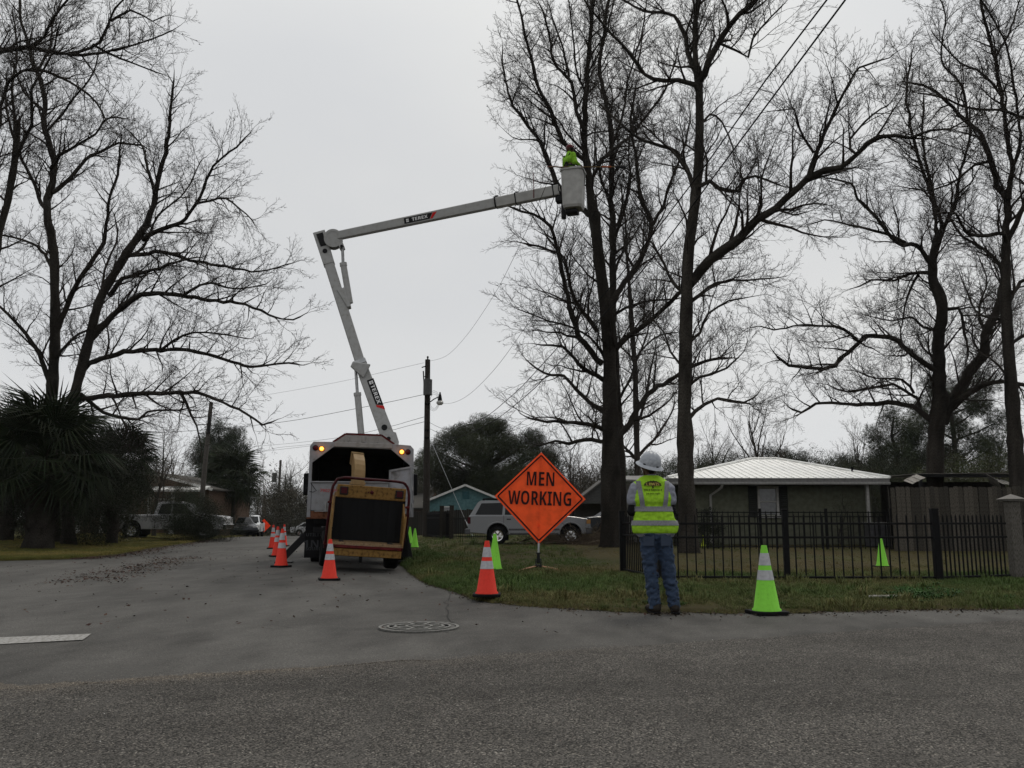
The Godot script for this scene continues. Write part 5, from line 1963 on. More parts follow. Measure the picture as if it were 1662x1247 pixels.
	mb.cyl(p2.lerp(p1, 0.14) + face * 0.16, p2.lerp(p1, 0.14) + face * 0.185, 0.07, -1, 14)
	mb.cyl(b0.lerp(p1, 0.17) + face * 0.17, b0.lerp(p1, 0.17) + face * 0.20, 0.085, -1, 16)
	mb.cyl(b0.lerp(p1, 0.03) + face * 0.2, b0.lerp(p1, 0.03) + face * 0.32, 0.06, -1, 16)
	obj("pin_covers", mb, mats.black_steel, low)
	# decal on the lower boom, reading downwards
	var q0: Vector3 = p1.lerp(b0, 0.24) + face * 0.182
	boom_decal(low, frame_on(q0, b0 + face * 0.182, face), 0.98, 0.20, 0.105)
	# lift cylinder of the lower boom
	var c0: Vector3 = L.call(588, 722, 24.3) + face * 0.1
	var c1: Vector3 = L.call(580, 638, 24.3) + face * 0.1
	var c2: Vector3 = L.call(577, 594, 24.3) + face * 0.05
	mb = MB.new()
	mb.cyl(c0 + (c0 - c1) * 0.25, c1, 0.095, -1, 14)
	mb.cyl(c1.lerp(c0, 0.06), c1, 0.11, -1, 14)
	var ram := obj("lift_cylinder", mb, bw, t)
	mb = MB.new()
	mb.cyl(c1, c2, 0.045, -1, 10)
	obj("rod", mb, mats.steel, ram)
	mb = MB.new()
	beam(mb, c2 + Vector3(-0.1, 0.03, 0), c2 + Vector3(0.33, -0.16, 0), 0.16, 0.44, 0.42, face)
	obj("clevis", mb, bw, low)
	# upper cylinder
	var d0: Vector3 = L.call(568, 493, 24.3) + face * 0.05
	var d1: Vector3 = L.call(557, 428, 24.3) + face * 0.1
	var d2: Vector3 = L.call(556, 402, 24.3) + face * 0.12
	mb = MB.new()
	mb.cyl(d0, d1, 0.095, -1, 14)
	mb.cyl(d1.lerp(d0, 0.08), d1, 0.108, -1, 14)
	ram = obj("upper_cylinder", mb, bw, t)
	mb = MB.new()
	mb.cyl(d1, d2, 0.045, -1, 10)
	obj("rod", mb, mats.steel, ram)
	mb = MB.new()
	beam(mb, L.call(567, 500, 24.3), L.call(556, 470, 24.3), 0.1, 0.34, 0.3, face)
	obj("cylinder_foot", mb, bw, low)
	# elbow
	var e: Vector3 = L.call(541, 389, 24.25)
	mb = MB.new()
	mb.xf = frame_on(e, e + Vector3.RIGHT, face)
	for s in [-1, 1]:
		mb.lathe([Vector2(0.0, 0.02), Vector2(0.2, 0.02), Vector2(0.2, 0.0)].map(func(q): return Vector2(q.x, q.y)), 24, Transform3D(Basis(Vector3.RIGHT, PI / 2 * s), Vector3(0, 0, s * 0.19)))
		mb.lathe([Vector2(0.2, -0.02), Vector2(0.27, -0.02), Vector2(0.27, 0.04), Vector2(0.2, 0.04), Vector2(0.2, -0.02)], 28, Transform3D(Basis(Vector3.RIGHT, PI / 2 * s), Vector3(0, 0, s * 0.18)))
	mb.xf = Transform3D.IDENTITY
	mb.cyl(e - face * 0.17, e + face * 0.17, 0.16, -1, 20)
	beam(mb, L.call(545, 382, 24.25), L.call(556, 404, 24.25), 0.2, 0.14, 0.34, face)
	var elbow := obj("elbow_joint", mb, bw, t)
	mb = MB.new()
	mb.cyl(L.call(536, 378, 24.25) + face * 0.19, L.call(536, 378, 24.25) + face * 0.24, 0.04, -1, 10)
	mb.cyl(L.call(555, 402, 24.25) + face * 0.17, L.call(555, 402, 24.25) + face * 0.22, 0.045, -1, 10)
	obj("pins", mb, mats.black_steel, elbow)
	# upper boom
	var u0: Vector3 = L.call(543, 384, 24.2)
	var u1: Vector3 = L.call(838, 323, 22.7)
	var u2: Vector3 = L.call(908, 309, 22.35)
	mb = MB.new()
	beam(mb, u0, u1, 0.235, 0.275, 0.24, face)
	var up := obj("upper_boom", mb, bw, t)
	mb = MB.new()
	beam(mb, u1.lerp(u0, 0.1), u2, 0.285, 0.285, 0.26, face)
	obj("boom_tip", mb, mats.fibreglass, up)
	for k in 3:
		mb = MB.new()
		var c: Vector3 = [L.call(805, 329, 22.85), L.call(838, 323, 22.7), L.call(899, 310, 22.4)][k]
		beam(mb, c - (u1 - u0).normalized() * 0.015, c + (u1 - u0).normalized() * 0.015, 0.31, 0.31, 0.29, face, 0.01)
		beam(mb, c + Vector3(-0.03, 0.16, 0), c + Vector3(0.05, 0.17, 0), 0.05, 0.05, 0.2, face, 0.0)
		obj("strap", mb, mats.black_rubber, up)
	mb = MB.new()
	for k in 10:
		var c: Vector3 = u0.lerp(u1, 0.06 + 0.09 * k) + face * 0.118
		mb.cyl(c, c + face * 0.012, 0.012, -1, 8)
	obj("bolts", mb, mats.steel, up)
	var ub := frame_on(u0.lerp(u1, 0.405), u1, face)
	boom_decal(up, ub.translated_local(Vector3(0, -0.085, 0.1215)), 1.02, 0.165, 0.088)
	mb = MB.new()
	var h0: Vector3 = L.call(865, 280, 22.4)
	mb.tube(PackedVector3Array([h0, h0 + Vector3(0.01, -0.35, 0.05), h0 + Vector3(0.0, -0.78, 0.1)]), PackedFloat32Array([0.012, 0.012, 0.016]), 5)
	obj("red_strap", mb, mats.red_paint, up)
	for k in 2:
		mb = MB.new()
		var h1: Vector3 = L.call([885, 900][k], [322, 318][k], 22.4)
		mb.tube(PackedVector3Array([h1, h1 + Vector3(0.04 - 0.2 * k, -0.45, 0.05), h1 + Vector3(0.3 - 0.35 * k, -0.75, 0.05), h1 + Vector3(0.42 - 0.1 * k, -0.25, 0.02)]), PackedFloat32Array([0.01, 0.01, 0.01, 0.01]), 5)
		obj("hose", mb, mats.black_rubber, up)
	# work platform
	var bc: Vector3 = L.call(931, 340, 22.2)
	var bt := Transform3D(Basis(Vector3.UP, -0.46), bc)
	mb = MB.new()
	mb.xf = bt
	basket(mb, 0.265, 0.30, 1.10)
	var bk := obj("bucket", mb, mats.fibreglass, t)
	mb = MB.new()
	mb.xf = bt
	mb.box(Vector3(-0.05, -0.06, -0.05), Vector3(0.34, 0.12, 0.3), 0.02)
	mb.box(Vector3(-0.4, 0.42, -0.1), Vector3(0.22, 0.3, 0.25), 0.02)
	mb.box(Vector3(-0.3, 0.05, -0.12), Vector3(0.12, 0.5, 0.14), 0.02)
	obj("bucket_bracket", mb, mats.black_steel, bk)
	mb = MB.new()
	mb.xf = bt
	mb.tube(PackedVector3Array([Vector3(-0.31, 0.85, 0.2), Vector3(-0.37, 0.8, 0.2), Vector3(-0.37, 0.5, 0.2), Vector3(-0.31, 0.45, 0.2)]), PackedFloat32Array([0.012, 0.012, 0.012, 0.012]), 6)
	mb.tube(PackedVector3Array([Vector3(0.32, 1.08, 0.2), Vector3(0.34, 0.9, 0.16), Vector3(0.335, 0.6, 0.1)]), PackedFloat32Array([0.01, 0.01, 0.01]), 6)
	obj("bucket_handles", mb, mats.black_steel, bk)
	# pole saw resting on the rim
	var s0 := at(888, 271, 22.0)
	var s1 := at(1012, 271, 21.7)
	var saw := thing("pole_saw", "long pole saw lying across the raised bucket's rim", "pole saw", (s0 + s1) * 0.5)
	var o := -saw.position
	mb = MB.new()
	mb.cyl(s0 + o, s1 + o, 0.012, -1, 8)
	obj("pole", mb, mat("saw_pole", Color(0.14, 0.09, 0.035), 0.5, "soft", 2.0), saw)
	mb = MB.new()
	mb.cyl(s0.lerp(s1, 0.72) + o, s0.lerp(s1, 0.84) + o, 0.028, -1, 8)
	obj("collar", mb, mat("saw_orange", Color(0.25, 0.06, 0.02), 0.5, ""), saw)
	mb = MB.new()
	mb.box(s1 + o + Vector3(-0.08, 0.0, 0), Vector3(0.28, 0.07, 0.05), 0.01)
	mb.box(s1 + o + Vector3(0.02, -0.03, 0), Vector3(0.12, 0.03, 0.012))
	obj("saw_head", mb, mats.black_steel, saw)
	mb = MB.new()
	mb.tube(PackedVector3Array([s0 + o, s0 + o + Vector3(0.2, 0.01, 0), s0 + o + Vector3(0.45, -0.04, 0.02)]), PackedFloat32Array([0.02, 0.02, 0.012]), 6)
	obj("grip", mb, mats.red_paint, saw)

# black panel with red tail, white mark and the maker's lettering; origin lower left
func boom_decal(parent: Node3D, x2: Transform3D, long: float, tall: float, cap: float) -> void:
	var mb := MB.new()
	mb.xf = x2
	mb.prism(PackedVector2Array([Vector2(0, 0), Vector2(0, tall), Vector2(long * 0.86, tall), Vector2(long * 0.76, 0)]), 0.0, 0.003)
	var panel := obj("decal_panel", mb, mats.print_black, parent)
	mb = MB.new()
	mb.xf = x2
	mb.prism(PackedVector2Array([Vector2(long * 0.775, 0), Vector2(long * 0.875, tall), Vector2(long * 0.995, tall), Vector2(long * 0.84, 0)]), 0.0, 0.003)
	obj("red_slash", mb, mats.print_red, panel)
	mb = MB.new()
	mb.xf = x2
	var k := tall * 0.2
	var c := Vector2(long * 0.10, tall * 0.5)
	for q in [[-1, -1], [1, -1], [-1, 1], [1, 1]]:
		mb.box(Vector3(c.x + q[0] * k * 0.62, c.y + q[1] * k * 0.8, 0.004), Vector3(k * 1.05, k * 1.25, 0.003))
	obj("maker_mark", mb, mats.print_white, panel)
	var l := lettering("TEREX", cap, mats.print_white, panel, x2 * Transform3D(Basis.IDENTITY, Vector3(long * 0.47, tall * 0.5, 0.005)), 1.35, true, "lettering", 0.003)

func basket(mb: MB, rb: float, rt: float, tall: float) -> void:
	var oct := func(r: float) -> PackedVector2Array:
		var k := r * 0.3
		return PackedVector2Array([Vector2(-r, -r + k), Vector2(-r + k, -r), Vector2(r - k, -r), Vector2(r, -r + k), Vector2(r, r - k), Vector2(r - k, r), Vector2(-r + k, r), Vector2(-r, r - k)])
	var lv := [[rb * 0.88, 0.0], [rb, 0.07], [rt * 0.985, tall - 0.06], [rt * 1.07, tall - 0.055], [rt * 1.07, tall], [rt * 0.94, tall], [rb * 0.9, 0.08]]
	for i in lv.size() - 1:
		var a: PackedVector2Array = oct.call(lv[i][0])
		var b: PackedVector2Array = oct.call(lv[i + 1][0])
		for j in 8:
			var k := (j + 1) % 8
			var hint := Vector3(a[j].x + a[k].x, 0, a[j].y + a[k].y)
			if i == 5: hint = -hint
			if i == 4: hint = Vector3.UP
			if i == 2: hint = Vector3.DOWN
			if i == 0: hint += Vector3(0, -0.3, 0)
			mb.quad(Vector3(a[j].x, lv[i][1], a[j].y), Vector3(a[k].x, lv[i][1], a[k].y), Vector3(b[k].x, lv[i + 1][1], b[k].y), Vector3(b[j].x, lv[i + 1][1], b[j].y), hint)
	for e in [[rb * 0.88, 0.0, -1.0], [rb * 0.9, 0.08, 1.0]]:
		var a: PackedVector2Array = oct.call(e[0])
		for j in range(1, 7):
			mb.tri(Vector3(a[0].x, e[1], a[0].y), Vector3(a[j].x, e[1], a[j].y), Vector3(a[j + 1].x, e[1], a[j + 1].y), Vector3(0, e[2], 0))

# ---------------------------------------------------------------- wood chipper
func wood_chipper() -> void:
	var where := at(592, 842, 17.7)
	where.y = ground_h(where.x, where.z) - 0.01
	var t := thing("wood_chipper", "yellow towed wood chipper with red safety bar behind the truck", "wood chipper", where, 0.26)
	t.rotation.z = -0.066
	t.scale = Vector3(1.0, 1, 1)
	var yp: Material = mats.yellow_paint
	var mb := MB.new()
	# feed table with worn diamond plate
	mb.prism(PackedVector2Array([Vector2(-0.78, 0.0), Vector2(-0.78, 0.05), Vector2(0.76, 0.05), Vector2(0.76, 0.0)]), -0.02, 0.02)
	mb = MB.new()
	mb.quad(Vector3(-0.78, 0.60, 0.0), Vector3(0.76, 0.60, 0.0), Vector3(0.70, 0.66, -0.75), Vector3(-0.70, 0.66, -0.75), Vector3.UP)
	mb.quad(Vector3(-0.78, 0.60, 0.0), Vector3(0.76, 0.60, 0.0), Vector3(0.76, 0.545, 0.0), Vector3(-0.78, 0.545, 0.0), Vector3.BACK)
	for i in 24:
		for k in 2:
			var xx := -0.75 + i * 0.0645 + k * 0.03
			mb.box(Vector3(xx, 0.605 + k * 0.004, -0.04 - k * 0.06), Vector3(0.035, 0.008, 0.012), 0.0, Basis(Vector3.UP, 0.7 if i % 2 == 0 else -0.7))
	var table := obj("feed_table", mb, mat("worn_table", Color(0.22, 0.14, 0.07), 0.5, "dirty", 2.6, 0.2), t)
	mb = MB.new()
	mb.box(Vector3(-0.01, 0.512, -0.02), Vector3(1.48, 0.06, 0.05), 0.008)
	obj("red_bumper_strip", mb, mats.red_paint, table)
	mb = MB.new()
	mb.box(Vector3(-0.01, 0.40, -0.06), Vector3(1.50, 0.15, 0.08), 0.01)
	obj("rear_beam", mb, yp, t)
	for s in [-1, 1]:
		mb = MB.new()
		mb.xf = Transform3D(Basis(Vector3.UP, PI / 2), Vector3(s * 0.74 + 0.01, 0, 0))
		mb.prism(PackedVector2Array([Vector2(0.02, 0.58), Vector2(0.05, 1.15), Vector2(0.5, 1.55), Vector2(1.0, 1.55), Vector2(1.0, 0.55)]), -0.015, 0.015)
		obj("side_plate", mb, yp, t)
		mb = MB.new()
		mb.box(Vector3(s * 0.745 + 0.01, 0.88, 0.03), Vector3(0.032, 0.62, 0.03), 0.006, Basis(Vector3.BACK, -0.05 * s))
		obj("edge_strip", mb, mat("worn_edge", Color(0.2, 0.12, 0.045), 0.5, "worn", 2.0), t)
	# hood over the feed mouth
	mb = MB.new()
	mb.box(Vector3(0.06, 1.64, -0.42), Vector3(1.44, 0.27, 0.10), 0.012)
	mb.box(Vector3(0.06, 1.72, -0.8), Vector3(1.40, 0.06, 0.75), 0.01)
	var hood := obj("hood_panel", mb, yp, t)
	mb = MB.new()
	for k in 9:
		var xx := -0.60 + k * 0.163
		mb.box(Vector3(xx, 1.06, -0.40 + 0.012 * (k % 2)), Vector3(0.168, 0.92, 0.012), 0.004)
	obj("rubber_curtain", mb, mats.black_rubber, t)
	mb = MB.new()
	mb.box(Vector3(0.06, 1.08, -0.62), Vector3(1.36, 0.95, 0.02))
	obj("feed_mouth", mb, mats.inside_dark, t)
	for s in [-1, 1]:
		mb = MB.new()
		mb.box(Vector3(0.06 + s * 0.58, 1.645, -0.355), Vector3(0.17, 0.17, 0.04), 0.01)
		var box := obj("tail_lamp", mb, mats.black_steel, hood)
		mb = MB.new()
		mb.box(Vector3(0.06 + s * 0.58, 1.645, -0.333), Vector3(0.12, 0.12, 0.012), 0.004)
		obj("tail_lens", mb, mats.tail_red, t)
	mb = MB.new()
	mb.lathe([Vector2(0, 0.03), Vector2(0.03, 0.022), Vector2(0.04, 0.0)].map(func(q): return q), 16, Transform3D(Basis(Vector3.RIGHT, PI / 2), Vector3(0.06, 1.645, -0.37)))
	mb.bar(Vector3(0.0, 1.645, -0.36), Vector3(-0.03, 1.645, -0.36), 0.02, 0.02)
	obj("reflector", mb, mats.tail_red, hood)
	# red control bar round the mouth
	mb = MB.new()
	var path := smooth_path(PackedVector3Array([Vector3(-0.784, 0.45, -0.55), Vector3(-0.793, 0.9, -0.3), Vector3(-0.784, 1.5, -0.12), Vector3(-0.766, 1.72, -0.1), Vector3(-0.694, 1.86, -0.1), Vector3(-0.550, 1.9, -0.1), Vector3(-0.010, 1.9, -0.1), Vector3(0.548, 1.9, -0.1), Vector3(0.710, 1.86, -0.1), Vector3(0.791, 1.72, -0.1), Vector3(0.818, 1.5, -0.12), Vector3(0.827, 0.9, -0.3), Vector3(0.800, 0.45, -0.55)]), PackedFloat32Array([0.029, 0.029, 0.029, 0.029, 0.029, 0.029, 0.029, 0.029, 0.029, 0.029, 0.029, 0.029, 0.029]), 0.08)
	mb.tube(path[0], path[1], 10)
	var bar := obj("safety_bar", mb, mats.red_tube, t)
	mb = MB.new()
	for s in [-1, 1]:
		mb.box(Vector3(s * 0.80, 1.38, -0.12), Vector3(0.09, 0.05, 0.06), 0.01)
		mb.box(Vector3(s * 0.77, 0.55, -0.5), Vector3(0.12, 0.07, 0.08), 0.01)
	obj("bar_clamp", mb, mats.red_paint, bar)
	# drum housing, engine, frame
	mb = MB.new()
	mb.box(Vector3(0.0, 1.12, -1.35), Vector3(1.25, 0.95, 0.8), 0.05)
	mb.box(Vector3(0.0, 1.25, -2.5), Vector3(1.15, 0.95, 1.3), 0.06)
	obj("engine_cover", mb, yp, t)
	mb = MB.new()
	for s in [-1, 1]:
		mb.box(Vector3(s * 0.5, 0.55, -1.7), Vector3(0.1, 0.16, 3.3), 0.01)
		mb.bar(Vector3(s * 0.5, 0.55, -3.3), Vector3(0.0, 0.58, -4.3), 0.1, 0.12)
	mb.box(Vector3(0.0, 0.58, -4.4), Vector3(0.16, 0.16, 0.5), 0.02)
	mb.cyl(Vector3(-0.75, 0.4, -1.35), Vector3(0.75, 0.4, -1.35), 0.05, -1, 8)
	mb.cyl(Vector3(0.25, 0.05, -3.7), Vector3(0.25, 0.85, -3.7), 0.04, -1, 8)
	obj("trailer_frame", mb, mats.black_steel, t)
	for s in [-1, 1]:
		wheel(t, Vector3(s * 0.70, 0.38 + (0.035 if s < 0 else 0.06), -1.35), 0.38, 0.27, mats.steel, s)
		mb = MB.new()
		mb.box(Vector3(s * 0.70, 0.86, -1.35), Vector3(0.3, 0.03, 0.9), 0.01)
		obj("mudguard", mb, mats.black_steel, t)
	# discharge chute curving into the chip box
	mb = MB.new()
	var cp := smooth_path(PackedVector3Array([Vector3(-0.12, 1.3, -2.1), Vector3(-0.12, 1.9, -2.1), Vector3(-0.12, 2.15, -2.14), Vector3(-0.13, 2.34, -2.28), Vector3(-0.14, 2.47, -2.52), Vector3(-0.15, 2.52, -2.8)]), PackedFloat32Array([1, 1, 1, 1, 1, 1]), 0.1)
	duct(mb, cp[0], 0.125, 0.13, Vector3(1, 0, -0.2))
	var ch := obj("discharge_chute", mb, mats.tan_paint, t)
	mb = MB.new()
	duct(mb, PackedVector3Array([Vector3(-0.12, 1.86, -2.1), Vector3(-0.12, 1.92, -2.1)]), 0.145, 0.15, Vector3(1, 0, -0.2))
	var q: PackedVector3Array = cp[0]
	duct(mb, PackedVector3Array([q[q.size() - 3], q[q.size() - 1]]), 0.14, 0.145, Vector3(1, 0, -0.2))
	obj("chute_flange", mb, mats.tan_paint, ch)

# ---------------------------------------------------------------- cones and signs
func make_cone(called: String, label: String, body: Color, key: String, bands: bool, group := "") -> Node3D:
	var t := thing(called, label, "traffic cone")
	var m := mat(key, body, 0.7, "worn", 3.0)
	var mb := MB.new()
	var b := PackedVector2Array([Vector2(-0.18, -0.14), Vector2(-0.14, -0.18), Vector2(0.14, -0.18), Vector2(0.18, -0.14), Vector2(0.18, 0.14), Vector2(0.14, 0.18), Vector2(-0.14, 0.18), Vector2(-0.18, 0.14)])
	mb.xf = Transform3D(Basis(Vector3.RIGHT, -PI / 2), Vector3.ZERO)
	mb.prism(b, 0.0, 0.034, 0.006)
	obj("base", mb, mats.black_rubber, t)
	mb = MB.new()
	mb.lathe([Vector2(0.150, 0.030), Vector2(0.146, 0.05), Vector2(0.132, 0.06), Vector2(0.030, 0.69), Vector2(0.026, 0.70), Vector2(0.018, 0.70), Vector2(0.018, 0.6)], 26)
	obj("body", mb, m, t)
	if bands:
		var wm := mat("cone_band", Color(0.42, 0.42, 0.44), 0.45, "soft", 3.0)
		for y in [[0.345, 0.445], [0.495, 0.62]]:
			mb = MB.new()
			var r := func(h: float) -> float: return lerpf(0.132, 0.030, (h - 0.06) / 0.63) + 0.0025
			mb.lathe([Vector2(r.call(y[0]) - 0.003, y[0]), Vector2(r.call(y[0]), y[0]), Vector2(r.call(y[1]), y[1]), Vector2(r.call(y[1]) - 0.003, y[1])], 26)
			obj("reflective_band", mb, wm, t)
	return t

func cones() -> void:
	var orange := Color(0.56, 0.04, 0.026)
	var green := Color(0.18, 0.5, 0.05)
	var o := make_cone("traffic_cone", "orange cone standing before the chipper's near corner by its wheel", orange, "cone_orange", true)
	set_on(o, 534, 942, 1.0, 0.3)
	var spots := [
		[790, 976, "orange cone at the kerb edge with a green cone just behind it"],
		[456, 921, "nearest of the orange cones lined up beside the truck's outrigger"],
		[449, 904, "orange cone just behind the nearest one beside the outrigger"],
		[442, 891, "third orange cone in the line beside the truck"],
		[460, 887, "orange cone whose top shows above the nearest cone beside the outrigger"]]
	for k in spots.size():
		var c := copy_of(o, "traffic_cone", spots[k][2])
		set_on(c, spots[k][0], spots[k][1], 1.0, k * 1.1)
		if k > 0:
			c.scale = Vector3(1, 1.18, 1)
	var g := make_cone("traffic_cone", "lime green banded cone on the road edge beside the man", green, "cone_green", true)
	set_on(g, 1245, 997, 1.07, 0.2)
	var plain := make_cone("traffic_cone", "plain lime green cone hiding behind the orange kerb cone", green, "cone_green", false)
	set_on(plain, 803, 932, 1.0, 0.1)
	spots = [
		[1433, 926, 0.86, "plain lime green cone on the brown yard grass behind the fence"],
		[1142, 893, 0.62, "small yellow green cone near the crooked tree's foot"],
		[665, 886, 0.95, "farther of two green cones squeezed beside the chipper's flank"],
		[673, 893, 0.95, "nearer of two green cones on the grass by the chipper"]]
	for k in spots.size():
		var c := copy_of(plain, "traffic_cone", spots[k][3])
		set_on(c, spots[k][0], spots[k][1], spots[k][2], k * 0.9)
		if k == 1:
			# older, yellower plastic
			for part in c.get_children():
				if str(part.name).begins_with("body"):
					(part as MeshInstance3D).material_override = mat("cone_old", Color(0.42, 0.52, 0.03), 0.6, "soft", 2.0)

func set_on(o: Node3D, px: float, py: float, s: float, turn: float) -> void:
	var q := on_ground(px, py)
	var d := -q.z
	if d > right_edge(q.x) + 0.1 and q.x > -6.0:
		q.y += 0.06
	o.position = q + Vector3(0, 0.004, 0)
	o.rotation.y = turn
	o.scale = Vector3.ONE * s

func roadwork_sign() -> void:
	var base := on_ground(874, 932)
	base.y += 0.05
	var t := thing("roadwork_sign", "big orange diamond sign reading MEN WORKING on a spring stand", "sign", base)
	var d := -base.z
	var c: Vector3 = at(876.5, 808, d) - base
	var tilt := Transform3D(Basis(Vector3.BACK, -0.035) * Basis(Vector3.RIGHT, -0.03), c)
	var r := 0.885
	var m := mat("sign_orange", Color(1.0, 0.13, 0.035), 0.5, "")
	m.albedo_texture = tex.blotch
	m.uv1_triplanar = true
	m.uv1_scale = Vector3.ONE * 0.6
	m.backlight_enabled = true
	m.backlight = Color(1.0, 0.9, 0.9)
	var mb := MB.new()
	mb.xf = tilt
	# cloth panel, slightly bellied, corners clipped
	var n := 20
	for i in n:
		for j in n:
			var f := func(a: float, b: float) -> Vector3:
				var u := a - 0.5
				var v := b - 0.5
				var x := (u - v) * r
				var y := (u + v) * r
				var z := 0.018 * cos(u * 2.6) * cos(v * 2.6) + 0.006 * sin(x * 9.0 + y * 4.0)
				z -= 0.012 * exp(-pow(x / 0.03, 2.0))
				return Vector3(x, y, z)
			mb.quad(f.call(i / 20.0, j / 20.0), f.call((i + 1) / 20.0, j / 20.0), f.call((i + 1) / 20.0, (j + 1) / 20.0), f.call(i / 20.0, (j + 1) / 20.0), Vector3.BACK)
	var panel := obj("sign_panel", mb, m, t)
	var bm := mat("sign_black", Color(0.02, 0.008, 0.008), 0.6, "")
	mb = MB.new()
	mb.xf = tilt
	for k in 4:
		var a := Vector3(cos(PI / 2 * k), sin(PI / 2 * k), 0) * (r - 0.065) + Vector3(0, 0, 0.02)
		var b := Vector3(cos(PI / 2 * (k + 1)), sin(PI / 2 * (k + 1)), 0) * (r - 0.065) + Vector3(0, 0, 0.02)
		var pts := PackedVector3Array()
		for i in 9:
			var q := a.lerp(b, i / 8.0)
			q.z = 0.024 + 0.012 * sin(PI * i / 8.0)
			pts.append(q)
		for i in 8:
			mb.bar(pts[i], pts[i + 1], 0.003, 0.028, (pts[i + 1] - pts[i]).cross(Vector3.BACK))
	obj("border", mb, bm, panel)
	lettering("MEN", 0.262, bm, panel, tilt * Transform3D(Basis.IDENTITY, Vector3(0.0, 0.355, 0.034)), 0.70, true, "lettering", 0.004)
	lettering("WORKING", 0.262, bm, panel, tilt * Transform3D(Basis.IDENTITY, Vector3(0.0, -0.02, 0.04)), 0.70, true, "lettering", 0.004)
	mb = MB.new()
	mb.xf = tilt
	mb.bar(Vector3(0, -r - 0.02, -0.03), Vector3(0, r + 0.01, -0.03), 0.02, 0.012, Vector3.BACK)
	mb.bar(Vector3(-r, 0, -0.035), Vector3(r, 0, -0.035), 0.02, 0.012, Vector3.BACK)
	obj("cross_braces", mb, mat("brace", Color(0.35, 0.3, 0.28), 0.5, ""), t)
	mb = MB.new()
	for k in 4:
		var q := Vector3(cos(PI / 2 * k), sin(PI / 2 * k), 0) * (r - 0.02)
		mb.box(q + Vector3(0, 0, 0.004), Vector3(0.055, 0.055, 0.03), 0.008, Basis(Vector3.BACK, PI / 4))
	mb.xf = Transform3D.IDENTITY
	obj("corner_pocket", mb, m, t)
	# stand
	mb = MB.new()
	mb.cyl(Vector3(0, 0.30, 0), Vector3(0.01, c.y - r + 0.08, 0), 0.02, -1, 10)
	obj("mast", mb, mats.galvanised, t)
	mb = MB.new()
	mb.box(Vector3(0, 0.25, 0), Vector3(0.06, 0.2, 0.05), 0.01)
	mb.box(Vector3(0, 0.1, 0), Vector3(0.15, 0.06, 0.09), 0.015)
	mb.box(Vector3(0, 0.345, 0), Vector3(0.1, 0.02, 0.05), 0.004)
	for s in [-1, 1]:
		for k in 10:
			mb.cyl(Vector3(s * 0.045, 0.13 + k * 0.011, 0), Vector3(s * 0.045, 0.137 + k * 0.011, 0), 0.02, -1, 8)
	obj("spring_mount", mb, mats.black_steel, t)
	var lm := mat("leg_metal", Color(0.42, 0.22, 0.12), 0.45, "dirty", 2.0, 0.3)
	for q in [Vector3(-0.42, 0.02, 0.25), Vector3(0.6, 0.0, 0.2), Vector3(-0.3, 0.02, -0.5), Vector3(0.42, 0.02, -0.5)]:
		mb = MB.new()
		mb.bar(Vector3(q.x * 0.08, 0.1, q.z * 0.08), q, 0.03, 0.02, Vector3.UP, 0.004)
		obj("leg", mb, lm, t)

func far_sign() -> void:
	var p := at(428, 860, 84.0)
	p.y = ground_h(p.x, p.z)
	var t := thing("roadwork_sign", "small distant orange diamond sign beside the white pickup down the street", "sign", p)
	var mb := MB.new()
	mb.prism(PackedVector2Array([Vector2(0, 0.35), Vector2(0.65, 1.0), Vector2(0, 1.65), Vector2(-0.65, 1.0)]), -0.01, 0.01)
	obj("sign_panel", mb, mats.sign_orange, t)
	mb = MB.new()
	mb.cyl(Vector3(0, 0.0, -0.03), Vector3(0, 0.5, -0.03), 0.03, -1, 6)
	for s in [-1, 1]:
		mb.bar(Vector3(0, 0.12, -0.03), Vector3(s * 0.5, 0.0, 0.2), 0.04, 0.03)
		mb.bar(Vector3(0, 0.12, -0.03), Vector3(s * 0.5, 0.0, -0.3), 0.04, 0.03)
	obj("stand", mb, mats.black_steel, t)

# ---------------------------------------------------------------- people
func smin(a: float, b: float, k: float) -> float:
	var h := maxf(k - absf(a - b), 0.0) / k
	return minf(a, b) - h * h * k * 0.25

func bone_d(p: Vector3, b: Array) -> float:
	var ab: Vector3 = b[1] - b[0]
	var t := clampf((p - b[0]).dot(ab) / maxf(ab.length_squared(), 1e-9), 0.0, 1.0)
	return p.distance_to(b[0] + ab * t) - lerpf(b[2], b[3], t)

func field_at(p: Vector3, bones: Array, k: float) -> float:
	var f := 1000.0
	for b in bones:
		f = smin(f, bone_d(p, b), k)
	return f

